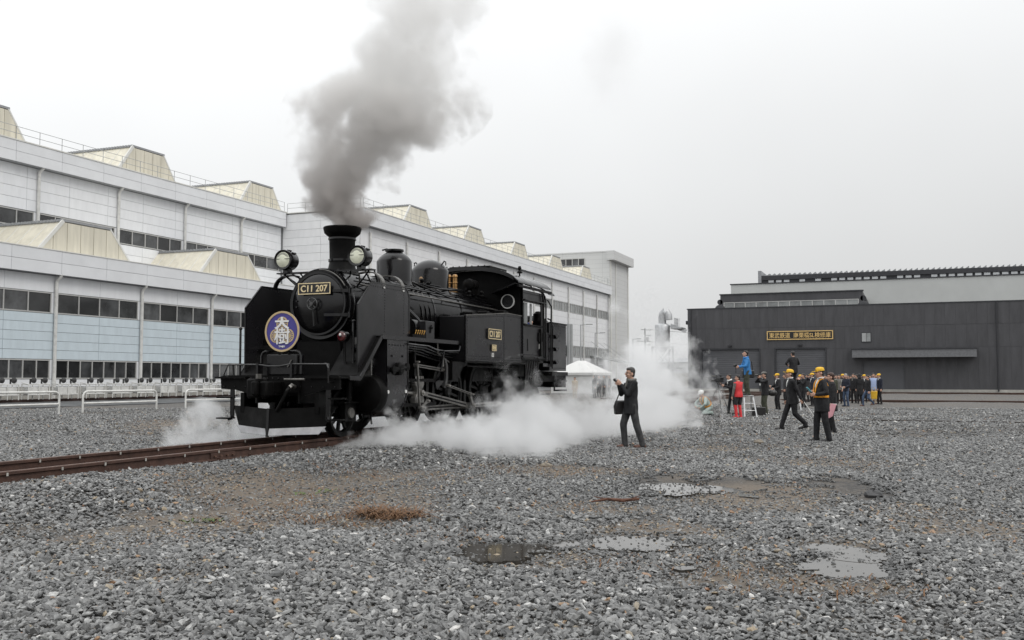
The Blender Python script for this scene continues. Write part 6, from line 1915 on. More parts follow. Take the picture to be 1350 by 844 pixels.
bg = thing('shoulder_bag', 'black leather shoulder bag hanging at the side of the photographer by the steam', 'bag', bp, mf)
MB().prism([(-.17, -.14), (.15, -.15), (.17, .02), (.12, .13), (-.12, .14), (-.17, .02)], 'x', -.055, .06).build('bag_body', LEATHER_BK, bg, bevel=.02)
MB().prism([(-.16, .02), (.16, .02), (.11, .145), (-.11, .15)], 'x', .05, .075).build('flap', LEATHER_BK, bg, bevel=.008)
MB().box(.07, .08, -.02, .02, -.01, .05).build('buckle', STEEL, bg)
MB().tube([(0, -.12, .13), (-.06, -.14, .35), (-.12, -.18, .55)], .012, 6).tube([(0, .12, .13), (-.03, .05, .33), (-.10, -.04, .52)], .012, 6).build('strap', LEATHER_BK, bg)
ub = wpt(mp, mf, mk, .12, .05, .56)
um = thing('closed_umbrella', 'closed slate blue umbrella hanging along the leg of the photographer', 'umbrella', ub, mf)
MB().tube([(0, 0, -.1), (0, 0, 0), (.01, .005, .28), (.015, .01, .55)], [.008, .022, .032, .026], 10).build('folded_cloth', mat('umbrella_slate', (.05, .075, .11), .6), um)
MB().tube([(0, 0, -.17), (0, 0, -.09)], .006, 6).build('ferrule', mat('umbrella_tip', (.45, .3, .15), .5), um)
MB().tube([(.015, .01, .54), (.015, .01, .66), (.0, .03, .69)], .012, 8).build('handle', LEATHER_BR, um)

# --- two men in yellow caps
sp_, sf = gpos(1084, 583), face_dir(86)
person('stout man in black suit, yellow cap and orange V sash standing nearest at the right', sp_, sf, 1.68, feet=((.10, .10, 0, 4), (-.11, -.12, 0, -8)),
       hands=((.15, .22, 1.12, (.6, -.5, -.6)), (-.15, .20, 1.10, (-.6, -.5, -.6))), cap_m=C_YELLOW, sash=True, shirt=C_WHITE, fat=1.16, hem=.70, vox=.012, emblem=True, head_pitch=3, flare=1.18)
ps = wpt(sp_, sf, 1, .04, .27, 1.17)
tag(MB().box(-.045, .045, -.008, .008, -.075, .075).build('smartphone', mat('phone_cyan', (.10, .42, .52), .4), loc=ps, bevel=.005), 'small turquoise phone in the hands of the man with the orange sash', 'phone').rotation_euler = (R(-40), 0, sf)
wp_, wf = gpos(1045, 567.5), face_dir(88)
person('man in black suit and yellow cap striding left with a white stick', wp_, wf, 1.72, feet=((.09, .28, 0, 3), (-.09, -.33, .02, -5, 24)), hip=.905,
       hands=((.20, .10, .80, (.5, -.7, -.4)), (-.25, -.20, .80, (-.4, -.8, -.2))), lean=4, cap_m=C_YELLOW, shirt=C_WHITE, hem=.72, vox=.012, emblem=True, head_pitch=-6, fat=1.05, flare=1.12)
stp = wpt(wp_, wf, 1.01, -.26, -.24, .72)
e_ = wpt(wp_, wf, 1.01, -.26, -.62, .22)
wst = thing('white_stick', 'white stick carried low behind the striding man in the yellow cap', 'stick', stp)
MB().tube([(0, 0, .06), Vector(e_) - Vector(stp)], [.014, .010], 8).build('shaft', WHITE, wst)
MB().tube([Vector((0, 0, .06)), Vector((0, 0, .06)) + (Vector(stp) - Vector(e_)).normalized() * .12], .018, 8).build('grip', PLASTIC_BK, wst)
bp_ = gpos(1098, 571)
person('woman with brown hair in black, half hidden behind the man with the orange sash', bp_, face_dir(100), 1.58, jacket=C_BLACK, hair=mat('hair_brown', (.045, .018, .012), .45, var=.3, scale=40), hem=.62, vox=.015, hands=((.2, .15, .8), (-.24, .06, .72)))
pk = wpt(bp_, face_dir(100), .93, -.30, .02, .66)
pkt = thing('pink_folder', 'pink folder sheet hanging from the hand of the half hidden woman', 'folder', pk, face_dir(40))
MB().add([(-.09, 0, .14), (.05, 0, .16), (.16, .02, -.10), (.11, .02, -.22), (.01, .01, -.16), (-.09, .012, .14), (.05, .012, .16), (.16, .032, -.10), (.11, .032, -.22), (.01, .022, -.16)],
         [(0, 1, 2, 3, 4), (9, 8, 7, 6, 5), (0, 5, 6, 1), (1, 6, 7, 2), (2, 7, 8, 3), (3, 8, 9, 4), (4, 9, 5, 0)]).build('sheet', C_PINK, pkt, smooth=0)
MB().box(-.10, .07, -.006, .0, .12, .16).build('clip', WHITE, pkt)

# --- camera crew
def z_for(px, dist_py): return gpos(px, dist_py)
rp_ = gpos(974, 550)
person('man in red jacket and red trousers with dark thighs, back half turned', rp_, face_dir(150), 1.60, jacket=C_RED, trousers=C_RED, thigh=C_CHAR, sleeve=C_GREY, hair=HAIR, hem=.84, vox=.014, head_turn=45,
       hands=((.24, .10, .86), (-.23, .12, .82)), shoes=C_RED, feet=((.11, .0, 0), (-.09, .04, 0)))
cp_, cf_ = gpos(966, 545), face_dir(80)
person('cameraman in black bending to the video camera on its tripod', (cp_[0], cp_[1], cp_[2]), cf_, 1.66, lean=14, hands=((.10, .48, 1.30, (.6, -.4, -.6)), (-.12, .42, 1.22, (-.6, -.4, -.8))), jacket=C_BLACK, trousers=C_BLACK, hair=HAIR, vox=.014, hem=.80, scarf=C_WHITE, feet=((.12, .14, 0), (-.12, -.1, 0)))
tp_ = wpt(cp_, cf_, 1, .0, .62, 0)
tri = thing('tripod', 'black tripod carrying the video camera beside the cameraman', 'tripod', (tp_.x, tp_.y, 0), cf_)
for a in (90, 215, 325):
    MB().tube([(0, 0, 1.12), (math.cos(R(a)) * .30, math.sin(R(a)) * .30, .55), (math.cos(R(a)) * .52, math.sin(R(a)) * .52, 0.02)], [.022, .018, .014], 8).build('leg', PLASTIC_BK, tri)
MB().tube([(0, 0, .95), (0, 0, 1.22)], .035, 10).lathe([(.06, 1.18), (.07, 1.22), (.04, 1.27)], (0, 0, 0), 'z', 14).build('head', PLASTIC_BK, tri)
MB().tube([(0, 0, 1.22), (-.05, -.35, 1.12)], .012, 6).build('pan_handle', PLASTIC_BK, tri)
vc = thing('video_camera', 'large black video camera pointed left on the tripod', 'video camera', (tp_.x, tp_.y, 1.27), cf_)
MB().box(-.07, .07, -.22, .12, 0, .17).build('camera_body', PLASTIC_BK, vc, bevel=.015)
MB().lathe([(.045, .12), (.05, .22), (.065, .26), (.07, .36), (.06, .36)], (0, 0, .09), 'y', 18).build('lens', PLASTIC_BK, vc)
MB().box(-.085, .085, .34, .44, .02, .17).build('lens_hood', PLASTIC_BK, vc)
MB().box(-.05, .05, -.14, .08, .24, .28).box(-.02, .02, -.14, -.1, .17, .24).box(-.02, .02, .04, .08, .17, .24).build('top_handle', PLASTIC_BK, vc)
MB().tube([(.09, .0, .25), (.09, .24, .26)], .022, 10).build('microphone', C_GREY, vc)
MB().tube([(-.10, -.05, .17), (-.12, -.2, .19)], .03, 10).build('viewfinder', PLASTIC_BK, vc)
# stepladder with the man in blue
lp_ = gpos(986, 549)
lf = face_dir(85)
def stepladder(pos, face, h, label):
    t = thing('stepladder', label, 'stepladder', pos, face, 'stepladders among the press')
    n = max(2, int(h / .25))
    for sy, sg_ in ((-1, 1), (1, -1)):
        for sx in (-1, 1):
            MB().bar((sx * .24, sy * .34, 0), (sx * .17, sy * .10, h), .05, .025, (0, 1, 0)).build('rail', GALV, t, smooth=0)
    for q in range(1, n):
        f = q / n
        MB().box(-.24 + .07 * f, .24 - .07 * f, -.34 + .24 * f - .06, -.34 + .24 * f + .05, h * f - .015, h * f + .015).build('tread', GALV, t, smooth=0)
        MB().tube([(-.24 + .07 * f, .34 - .24 * f, h * f), (.24 - .07 * f, .34 - .24 * f, h * f)], .014, 6).build('brace', GALV, t)
    MB().box(-.19, .19, -.17, .17, h, h + .03).build('top_step', GALV, t, bevel=.006)
    return t
stepladder(lp_, lf + R(90), .80, 'silver stepladder under the man in the blue jacket')
person('man in bright blue hooded jacket standing on the silver stepladder', (lp_[0], lp_[1], lp_[2] + .83), lf, 1.70, jacket=C_BLUE, trousers=C_OLIVE, hair=HAIR, hem=.80, vox=.014, head_pitch=-14, lean=4,
       hands=((.14, .34, 1.12, (.6, -.5, -.6)), (-.12, .36, 1.10, (-.6, -.5, -.6))), feet=((.09, .02, 0), (-.09, -.02, 0)), scarf=C_BLUE)
q_ = wpt((lp_[0], lp_[1], lp_[2] + .83), lf, 1, 0, .44, 1.13)
k_ = thing('compact_camera', 'black camera with grip held by the man in the blue jacket', 'camera', q_, lf)
MB().box(-.07, .07, -.03, .03, -.05, .05).build('camera_body', PLASTIC_BK, k_, bevel=.01)
MB().tube([(0, 0, -.05), (0, 0, -.28)], .015, 8).build('grip', PLASTIC_BK, k_)
MB().lathe([(.035, .03), (.035, .10)], (0, 0, 0), 'y', 12).build('lens', PLASTIC_BK, k_)
q_ = wpt((lp_[0], lp_[1], lp_[2] + .83), lf, 1, .26, -.10, .80)
k_ = thing('camera_bag', 'big black camera bag slung at the hip of the man in blue', 'bag', q_, lf)
MB().box(-.10, .10, -.24, .22, -.14, .15).build('bag_body', LEATHER_BK, k_, bevel=.03)
MB().box(.09, .115, -.22, .20, -.02, .16).build('flap', LEATHER_BK, k_, bevel=.008)
MB().tube([(0, -.2, .14), (-.12, -.12, .5)], .015, 6).tube([(0, .18, .14), (-.14, .08, .45)], .015, 6).build('strap', LEATHER_BK, k_)
# man with flat cap and binocular camera
fp, ff = gpos(1009, 546), face_dir(80)
person('man in black coat and grey flat cap raising a camera to his eyes', fp, ff, 1.70, hands=((.08, .21, 1.50, (.8, .1, -.7), (0, .4, .6)), (-.08, .21, 1.50, (-.8, .1, -.7), (0, .4, .6))), beret=C_GREY, jacket=C_BLACK, trousers=C_OLIVE, hem=.78, vox=.014, shoes=C_WHITE, fat=1.08)
q_ = wpt(fp, ff, 1, 0, .26, 1.57)
k_ = thing('field_camera', 'black camera held to the eyes of the man in the flat cap', 'camera', q_, ff)
MB().box(-.075, .075, -.04, .03, -.045, .055).build('camera_body', PLASTIC_BK, k_, bevel=.012)
MB().lathe([(.038, .03), (.042, .14), (.045, .17)], (0, 0, 0), 'y', 14).build('lens', PLASTIC_BK, k_)
q_ = wpt(fp, ff, 1, .12, .15, 1.20)
tag(MB().box(-.05, .07, -.008, .008, -.04, .05).build('name_card', C_WHITE, loc=q_, bevel=.003), 'white press card hanging on the chest of the man in the flat cap', 'card').rotation_euler = (0, 0, ff)
q_ = wpt(fp, ff, 1, -.10, -.28, .86)
k_ = thing('hip_bag', 'round black bag slung behind the man in the flat cap', 'bag', q_, ff)
MB().ellip((0, 0, 0), (.13, .19, .13), 16, 10).build('bag_body', LEATHER_BK, k_)
MB().tube([(0, .1, .1), (.05, .22, .45)], .014, 6).build('strap', LEATHER_BK, k_)
cq = gpos(1000, 548)
k_ = thing('equipment_case', 'black equipment case standing on the gravel by the flat capped man', 'case', cq, R(20))
MB().box(-.26, .26, -.14, .14, 0, .36).build('case_body', LEATHER_BK, k_, bevel=.025)
MB().tube([(-.1, 0, .35), (-.08, 0, .42), (.08, 0, .42), (.1, 0, .35)], .016, 8).build('handle', PLASTIC_BK, k_)
MB().box(-.262, .262, -.142, .142, .22, .235).build('lid_seam', PLASTIC_BK, k_)
# others
yp, yf_ = gpos(1026, 541), face_dir(80)
person('man in black suit and yellow cap with white gloves standing beside the flat capped man', yp, yf_, 1.68, cap_m=C_YELLOW, shirt=C_WHITE, hands=((.12, .30, 1.14, (.6, -.5, -.6)), (-.14, .26, 1.02, (-.6, -.5, -.6))), hem=.72, vox=.015, cuffs=C_WHITE)
l2 = gpos(1047, 541)
stepladder(l2, face_dir(5), .92, 'silver stepladder under the man in black seen from behind')
person('man all in black standing high on a stepladder, seen from behind', (l2[0], l2[1], l2[2] + .95), face_dir(165), 1.72, jacket=C_BLACK, hem=.74, vox=.015, fat=1.1, hands=((.16, .26, 1.10, (.9, -.3, -.5)), (-.16, .26, 1.10, (-.9, -.3, -.5))))
kp = gpos(935, 548)
kf = face_dir(70)
person('crouching worker in pale green overalls, white helmet and orange vest at the steam edge', kp, kf, 1.68, hip=.30, lean=38, feet=((.14, .10, 0), (-.14, -.04, 0)), hands=((.18, .50, .35, (.8, -.2, .2)), (-.14, .48, .30, (-.8, -.2, .2))),
       jacket=C_PALEGRN, trousers=C_PALEGRN, helmet=HELMET, vest=C_ORANGE, hem=.30, vox=.014, head_pitch=22, shoes=C_CHAR)

CR = 'press and visitors gathered before the engine shed'
crowd = [
    (1060, 538, 75, 1.66, 'man in black with phone raised, between the ladder and the yellow caps', dict(hands=((.1, .28, 1.42), (-.1, .28, 1.42)))),
    (1072, 536, 85, 1.70, 'man in dark suit and yellow cap touching his brim in the crowd', dict(cap_m=C_YELLOW, shirt=C_WHITE, jacket=C_NAVY, hands=((.16, .16, 1.50, (1, .1, -.5)), (-.2, .1, .8)))),
    (1080, 534, 80, 1.68, 'man in yellow cap peeking out left of the orange sash', dict(cap_m=C_YELLOW, jacket=C_BLACK, shirt=C_WHITE)),
    (1099, 535, 10, 1.66, 'person in olive coat and dark hair right of the orange sash', dict(jacket=C_OLIVE, trousers=C_CHAR, hem=.60)),
    (1107, 533, 40, 1.62, 'person in pale patterned jacket beside the olive coat', dict(jacket=C_GREY, sleeve=C_WHITE, trousers=C_BLACK)),
    (1116, 535, 60, 1.72, 'grey haired man in navy jacket and blue jeans', dict(jacket=C_NAVY, trousers=C_JEANS, hair=mat('hair_grey', (.32, .31, .30), .6), shoes=C_NAVY, hands=((.12, .26, 1.05), (-.14, .24, 1.02)))),
    (1126, 532, 50, 1.72, 'man in dark coat with grey hood behind the jeans wearer', dict(jacket=C_BLACK, scarf=C_GREY)),
    (1134, 533, 190, 1.66, 'hooded person in long black coat seen from behind', dict(jacket=C_BLACK, hood=C_CHAR, hem=.50)),
    (1140, 531, 30, 1.66, 'man in yellow cap with white collar at the back of the crowd', dict(cap_m=C_YELLOW, shirt=C_WHITE, jacket=C_BLACK)),
    (1145, 535, 80, 1.68, 'man in black jacket, dark jeans and brown shoes walking left', dict(jacket=C_BLACK, trousers=C_JEANS, shoes=LEATHER_BR, feet=((.09, .26, 0), (-.09, -.24, .02, 0, 20)), hip=.87)),
    (1152, 533, 10, 1.72, 'man in light blue shirt and beige trousers under an open dark jacket', dict(jacket=C_SHIRT, sleeve=C_NAVY, trousers=C_BEIGE, shoes=LEATHER_BR)),
    (1160, 533, 70, 1.70, 'man in yellow cap and dark suit at the right end of the crowd', dict(cap_m=C_YELLOW, shirt=C_WHITE, jacket=C_NAVY)),
    (1094, 526, 30, 1.70, 'tall man in black jacket in the back row behind the olive coat', dict(jacket=C_BLACK)),
    (1119, 525, 60, 1.66, 'person in charcoal coat in the back row between the navy jacket and the grey hood', dict(jacket=C_CHAR)),
    (1142, 525, 80, 1.72, 'man in navy suit in the last row behind the white collared yellow cap', dict(jacket=C_NAVY)),
    (1153, 525, 40, 1.68, 'person in black in the last row behind the blue shirt', dict(jacket=C_BLACK)),
    (1084, 526, 90, 1.70, 'man in black hooded jacket in the last row left of the olive coat', dict(jacket=C_BLACK, hood=C_BLACK)),
    (1056, 531, 70, 1.68, 'man in black coat and yellow cap behind the ladder', dict(cap_m=C_YELLOW, jacket=C_BLACK)),
    (1103, 528, 30, 1.68, 'dark haired woman in grey coat in the second row near the olive coat', dict(jacket=C_GREY)),
    (1112, 529, 80, 1.72, 'man in black with yellow cap in the second row left of the jeans wearer', dict(cap_m=C_YELLOW, jacket=C_BLACK)),
    (1136, 527, 70, 1.70, 'man in olive jacket in the back row beside the hooded person', dict(jacket=C_OLIVE)),
    (1148, 527, 40, 1.66, 'person in white jacket in the back row left of the blue shirt', dict(jacket=C_WHITE)),
    (1156, 528, 20, 1.70, 'man in charcoal jacket in the back row right of the blue shirt', dict(jacket=C_CHAR)),
    (1036, 533, 100, 1.70, 'man in charcoal suit behind the striding yellow capped man', dict(jacket=C_CHAR)),
    (1130, 528, 100, 1.70, 'dark haired man in charcoal jacket in the second row', dict(jacket=C_CHAR)),
    (1089, 530, 60, 1.64, 'person in navy coat behind the orange sash', dict(jacket=C_NAVY)),
    (1122, 528, 20, 1.60, 'woman in black with red brown hair in the second row', dict(jacket=C_BLACK, hair=MATS['hair_brown'])),
    (1066, 530, 120, 1.70, 'man in charcoal suit half hidden behind the raised phone', dict(jacket=C_CHAR)),
]
for px, py, fd_, H_, lab, kw in crowd:
    person(lab, gpos(px, py), face_dir(fd_), H_, group=CR, vox=.020, **kw)
yb = gpos(1162, 535)
k_ = thing('yellow_bag', 'yellow tote bag hanging at the right end of the crowd', 'bag', (yb[0] - .35, yb[1], .55), 0)
MB().prism([(-.14, -.2), (.14, -.2), (.17, .2), (-.17, .2)], 'y', -.05, .05).build('bag_body', C_YELLOW, k_, bevel=.02)
MB().tube([(-.1, 0, .2), (-.06, 0, .4), (.06, 0, .4), (.1, 0, .2)], .012, 6).build('handle', C_YELLOW, k_)
# by the tent
TG = 'people waiting by the white tent'
for px, py, fd_, H_, lab, kw in (
    (758, 525, 20, 1.56, 'woman in long beige coat standing before the white tent', dict(jacket=C_BEIGE, trousers=C_BEIGE, hem=.55, shoes=C_BEIGE)),
    (784, 525, 60, 1.66, 'person in wide black hooded coat at the open side of the tent', dict(jacket=C_BLACK, hood=C_BLACK, hem=.45, fat=1.3)),
    (790, 524, 40, 1.66, 'person in black holding white papers beside the tent', dict(jacket=C_BLACK, hands=((.1, .28, 1.1), (-.12, .26, 1.08)))),
    (797, 523, 70, 1.70, 'man in charcoal coat right of the tent group', dict(jacket=C_CHAR)),
    (804, 522, 90, 1.68, 'man in black at the right end of the tent group', dict(jacket=C_BLACK)),
):
    person(lab, gpos(px, py), face_dir(fd_), H_, group=TG, vox=.022, **kw)
pp_ = wpt(gpos(790, 524), face_dir(40), 1, .0, .34, 1.14)
tag(MB().box(-.16, .16, -.01, .01, -.11, .11).build('paper_sheet', C_WHITE, loc=pp_), 'white paper sheet held in front of the tent group', 'paper').rotation_euler = (R(-30), 0, face_dir(40))
# crew in the cab
CG = 'crew at the cab window'
for s, x, lab, kw in ((8.50, .90, 'engine crew man in blue overalls at the front of the cab window', dict(jacket=C_NAVY, trousers=C_NAVY)),
                      (8.98, .92, 'engine crew man in bright blue jacket leaning at the cab window', dict(jacket=mat('crew_blue', (.03, .06, .22), .8), trousers=C_NAVY, hands=((.2, .30, 1.0), (-.2, .28, .98))))):
    person(lab, (XT + x, YB + s, RAILZ + 1.50), R(-90) + R(20 if s < 9 else 0), 1.62, group=CG, vox=.014, hip=.66, feet=((.12, .06, 0), (-.12, .0, 0)), **kw)

# ------------------------------------------------------------------ smoke and steam (real volumes)
def volume_material(name, density, color, build, aniso=.2, step=1.0):
    m = bpy.data.materials.new(name); m.use_nodes = True
    n, l = m.node_tree.nodes, m.node_tree.links
    n.clear()
    out = n.new('ShaderNodeOutputMaterial')
    pv = n.new('ShaderNodeVolumePrincipled')
    pv.inputs['Color'].default_value = (*color, 1)
    pv.inputs['Anisotropy'].default_value = aniso
    l.new(pv.outputs[0], out.inputs['Volume'])
    tc = n.new('ShaderNodeTexCoord')
    sp = n.new('ShaderNodeSeparateXYZ')
    l.new(tc.outputs['Object'], sp.inputs[0])
    def M(op, a, b=None, c=None, clamp=False):
        k = n.new('ShaderNodeMath'); k.operation = op; k.use_clamp = clamp
        for i, v in enumerate((a, b, c)):
            if v is None: continue
            if isinstance(v, (int, float)): k.inputs[i].default_value = v
            else: l.new(v, k.inputs[i])
        return k.outputs[0]
    def curve(x, lo, hi, pts):
        """value of a smooth curve through (x, y) points; y may be any size"""
        ys = [p[1] for p in pts]; y0, y1 = min(ys), max(ys)
        mr = n.new('ShaderNodeMapRange'); mr.inputs['From Min'].default_value = lo; mr.inputs['From Max'].default_value = hi
        l.new(x, mr.inputs['Value'])
        fc = n.new('ShaderNodeFloatCurve'); cv = fc.mapping.curves[0]
        q = [((a - lo) / (hi - lo), (b - y0) / (y1 - y0 + 1e-9)) for a, b in pts]
        cv.points[0].location = q[0]; cv.points[-1].location = q[-1]
        for a in q[1:-1]: cv.points.new(*a)
        fc.mapping.update()
        l.new(mr.outputs[0], fc.inputs['Value'])
        o = n.new('ShaderNodeMapRange'); o.inputs['To Min'].default_value = y0; o.inputs['To Max'].default_value = y1; o.clamp = False
        l.new(fc.outputs[0], o.inputs['Value'])
        return o.outputs[0]
    def noise(scale, detail, rough, distort=0, vec=None, stretch=None):
        k = n.new('ShaderNodeTexNoise'); k.inputs['Scale'].default_value = scale; k.inputs['Detail'].default_value = detail
        k.inputs['Roughness'].default_value = rough; k.inputs['Distortion'].default_value = distort
        l.new(tc.outputs['Object'], k.inputs['Vector'])
        return k.outputs[0]
    n.active = pv
    d = build(sp.outputs[0], sp.outputs[1], sp.outputs[2], M, curve, noise)
    l.new(M('MULTIPLY', d, density), pv.inputs['Density'])
    m.cycles.volume_step_rate = step
    return m

def interp(pts, x):
    for (a, b), (c, d) in zip(pts, pts[1:]):
        if x <= c: return b + (d - b) * max(0, (x - a)) / (c - a)
    return pts[-1][1]

def shell(name, rings, m, loc, n=28, jit=.06):
    """closed hull round a plume: rings of points, with an uneven outline"""
    mb = MB(); vs, fs = [], []
    for ri, r in enumerate(rings): vs += r
    n = len(rings[0])
    for i in range(len(rings) - 1):
        for k in range(n): fs.append((i * n + k, i * n + (k + 1) % n, (i + 1) * n + (k + 1) % n, (i + 1) * n + k))
    fs.append(tuple(range(n))[::-1]); fs.append(tuple((len(rings) - 1) * n + k for k in range(n)))
    mb.add(vs, fs)
    return mb.build(name, m, loc=loc, smooth=0)

# chimney smoke: local origin at the chimney mouth
def px_at(px, py, depth):
    d = FWD + RIGHT * ((px - 675) / 1280) - UP * ((py - 422) / 1280)
    return Vector((0, 0, ZC)) + d * depth
CH = Vector((XT, YB + 2.08, RAILZ + 3.93))
PL = []                                          # (z, along picture, radius)
for py, xl, xr in ((302, 437, 470), (292, 422, 486), (280, 408, 494), (262, 396, 500), (240, 393, 508), (215, 397, 528), (190, 400, 560), (165, 405, 590), (140, 412, 606), (115, 424, 606), (90, 434, 603), (60, 446, 604), (30, 462, 618), (0, 480, 640), (-60, 515, 690)):
    dep = 18.45
    a, b = px_at(xl, py, dep), px_at(xr, py, dep)
    c = (a + b) / 2
    PL.append((c.z - CH.z, (c - CH).dot(RIGHT), (b - a).length / 2))
ZB, ZT = PL[0][0] - .1, PL[-1][0]
def smoke_field(x, y, z, M, curve, noise):
    u = M('ADD', M('MULTIPLY', x, RIGHT.x), M('MULTIPLY', y, RIGHT.y))
    v = M('ADD', M('MULTIPLY', x, FLAT.x), M('MULTIPLY', y, FLAT.y))
    cu = curve(z, ZB, ZT, [(p[0], p[1]) for p in PL])
    r = curve(z, ZB, ZT, [(p[0], p[2]) for p in PL])
    r = M('MULTIPLY', r, 1.13)
    cu = M('SUBTRACT', cu, M('MULTIPLY', z, .03))
    du = M('SUBTRACT', u, cu)
    d = M('DIVIDE', M('SQRT', M('ADD', M('MULTIPLY', du, du), M('MULTIPLY', v, v))), r)
    n1, n2, n3 = noise(.55, 1, .5, .3), noise(1.35, 2, .5, .5), noise(3.0, 5, .6)
    bil = lambda q: M('ABSOLUTE', M('SUBTRACT', M('MULTIPLY', q, 2), 1))
    t = M('ADD', M('MULTIPLY', bil(n1), 1.25), M('ADD', M('MULTIPLY', bil(n2), .62), M('MULTIPLY', M('SUBTRACT', n3, .5), .85)))
    e = M('ADD', M('SUBTRACT', 1.0, d), M('MULTIPLY', M('SUBTRACT', t, .42), 1.25))
    dens = M('MULTIPLY', M('MULTIPLY', e, 3.0, clamp=True), curve(z, ZB, ZT, [(ZB, 9.0), (PL[3][0], 6.0), (PL[5][0], 3.2), (PL[8][0], 2.2), (PL[11][0], 1.5), (PL[13][0], 1.0), (ZT, .0)]))
    return dens
def soot_ramp(m):
    """smoke is soot-laden at the mouth and mixes with pale steam higher up"""
    n, l = m.node_tree.nodes, m.node_tree.links
    pv = [k for k in n if k.type == 'PRINCIPLED_VOLUME'][0]
    sp = [k for k in n if k.type == 'SEPXYZ'][0]
    mr = n.new('ShaderNodeMapRange'); mr.inputs['From Min'].default_value = .2; mr.inputs['From Max'].default_value = 2.8
    l.new(sp.outputs[2], mr.inputs['Value'])
    mx = n.new('ShaderNodeMix'); mx.data_type = 'RGBA'
    mx.inputs[6].default_value = (.66, .63, .61, 1); mx.inputs[7].default_value = (.90, .895, .885, 1)
    l.new(mr.outputs[0], mx.inputs[0]); l.new(mx.outputs[2], pv.inputs['Color'])
SMOKE = volume_material('chimney_smoke', 1.0, (.66, .635, .615), smoke_field, .0, .7)
soot_ramp(SMOKE)
rings = []
nr = 34
for i in range(nr):
    z = ZB + (ZT - ZB) * i / (nr - 1)
    cu, r = interp([(p[0], p[1]) for p in PL], z), interp([(p[0], p[2]) for p in PL], z)
    ring_ = []
    for k in range(28):
        a = 2 * math.pi * k / 28
        q = r * 1.45 + .03
        ring_.append(RIGHT * (cu + math.cos(a) * q) + FLAT * (math.sin(a) * q) + Vector((0, 0, z)))
    rings.append(ring_)
tag(shell('smoke', rings, SMOKE, CH), 'thick brown grey smoke billowing from the engine chimney', 'smoke', kind='stuff')

WC = px_at(806, 70, 24.0)
def wisp_field(x, y, z, M, curve, noise):
    d = M('SQRT', M('ADD', M('MULTIPLY', x, M('MULTIPLY', x, .9)), M('ADD', M('MULTIPLY', y, M('MULTIPLY', y, .5)), M('MULTIPLY', z, M('MULTIPLY', z, .45)))))
    e = M('ADD', M('SUBTRACT', .75, d), M('MULTIPLY', M('SUBTRACT', noise(1.1, 5, .6, .5), .5), 2.2))
    return M('MULTIPLY', e, 1.0, clamp=True)
WISP = volume_material('smoke_wisp', .22, (.72, .70, .69), wisp_field, 0, 1)
tag(MB().ellip((0, 0, 0), (1.7, 2.2, 2.3), 24, 14).build('smoke', WISP, loc=WC), 'faint detached wisp of grey smoke high to the right', 'smoke', kind='stuff')
# steam along the ground on the near side of the engine: local origin at (XT, 0, 0)
def bank(name, label, pts, dens_pts, density, origin, ns=1.0):
    """pts: (y, centre x, half width, height)"""
    y0, y1 = pts[0][0], pts[-1][0]
    def field(x, y, z, M, curve, noise):
        cx = curve(y, y0, y1, [(p[0], p[1]) for p in pts])
        w = curve(y, y0, y1, [(p[0], p[2]) for p in pts])
        h = curve(y, y0, y1, [(p[0], p[3]) for p in pts])
        dx = M('DIVIDE', M('SUBTRACT', x, cx), w)
        dz = M('DIVIDE', z, h)
        d = M('SQRT', M('ADD', M('MULTIPLY', dx, dx), M('MULTIPLY', dz, dz)))
        n1, n2, n3 = noise(.75 * ns, 1, .5, .3), noise(1.7 * ns, 2, .5, .5), noise(3.6 * ns, 4, .6)
        bil = lambda q: M('ABSOLUTE', M('SUBTRACT', M('MULTIPLY', q, 2), 1))
        t = M('ADD', M('MULTIPLY', bil(n1), 1.15), M('ADD', M('MULTIPLY', bil(n2), .6), M('MULTIPLY', M('SUBTRACT', n3, .5), .85)))
        e = M('ADD', M('SUBTRACT', .86, d), M('MULTIPLY', M('SUBTRACT', t, .38), 1.55))
        de = M('MULTIPLY', e, 2.6, clamp=True)
        return M('MULTIPLY', de, curve(y, y0, y1, dens_pts))
    m = volume_material(name + '_vapour', density, (.96, .965, .97), field, .15, .8)
    rings = []
    nr = 30
    for i in range(nr):
        y = y0 + (y1 - y0) * i / (nr - 1)
        cx, w, h = (interp([(p[0], p[j]) for p in pts], y) for j in (1, 2, 3))
        r = []
        for k in range(26):
            a = 2 * math.pi * k / 26
            s = math.sin(a)
            r.append((cx + math.cos(a) * w * 1.3, y, s * h * 1.35 if s > 0 else s * .06))
        rings.append(r)
    o = shell(name, rings, m, origin)
    tag(o, label, 'steam', kind='stuff')
    return o
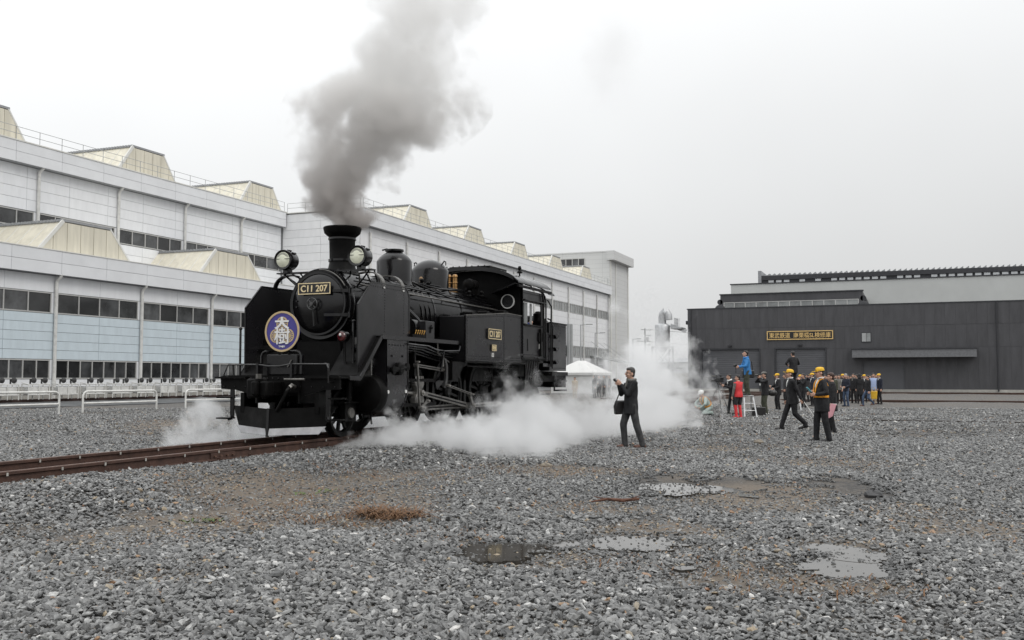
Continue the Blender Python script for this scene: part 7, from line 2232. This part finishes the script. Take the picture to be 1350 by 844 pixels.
bank('steam', 'white steam rolling over the gravel on the near side of the engine',
     [(14.3, 1.2, .5, .45), (15.1, 1.5, .95, .62), (15.9, 2.2, 1.45, .75), (16.7, 2.5, 1.6, .85), (18, 2.35, 1.6, 1.25), (20, 2.35, 1.6, 1.5), (22, 2.5, 1.8, 1.2), (24.5, 2.8, 2.4, .95), (27, 2.7, 2.2, 1.2), (29.5, 2.5, 2.0, 2.8), (32, 2.2, 1.8, 3.9), (33.8, 1.7, 1.1, 3.0), (35.2, 1.5, .4, .8)],
     [(14.3, 3.0), (15.5, 4.2), (17, 4.4), (19, 3.0), (22, 1.6), (26, 1.4), (30, 1.5), (33, 1.1), (35.2, .3)], 1.0, (XT, 0, 0))
bank('steam', 'small white puff of steam bursting from under the near cylinder',
     [(14.6, 1.1, .3, .25), (15.1, 1.3, .65, .5), (15.8, 1.55, .95, .66), (16.6, 1.85, 1.05, .6), (17.5, 2.1, .9, .5), (18.4, 2.2, .4, .3)],
     [(14.6, 3.5), (15.4, 5.0), (17, 5.0), (18.4, 2)], 1.0, (XT, 0, .2), 1.9)
bank('steam', 'white steam drifting out on the far side of the front beam',
     [(13.3, -1.6, .4, .5), (14.4, -1.8, .85, 1.0), (16.5, -2.1, 1.15, 1.35), (19, -2.4, 1.3, 1.5), (23, -2.6, 1.4, 1.5), (27, -2.7, .6, .6)],
     [(13.3, 2.0), (14.4, 3.0), (18, 3.0), (22, 1.8), (27, .6)], 1.0, (XT, 0, 0))

# ------------------------------------------------------------------ apply the skins and bevels so that every mesh is plain geometry
bpy.context.view_layer.update()
dg = bpy.context.evaluated_depsgraph_get()
done = {}
for o in [o for o in SC.objects if o.type == 'MESH' and o.modifiers and o.name != 'gravel']:
    me = bpy.data.meshes.new_from_object(o.evaluated_get(dg), preserve_all_data_layers=True, depsgraph=dg)
    done[o.name] = me
for nm, me in done.items():
    o = bpy.data.objects[nm]
    nm0 = o.data.name
    o.modifiers.clear()
    o.data = me
for o in REMESH:
    o.data.shade_smooth()
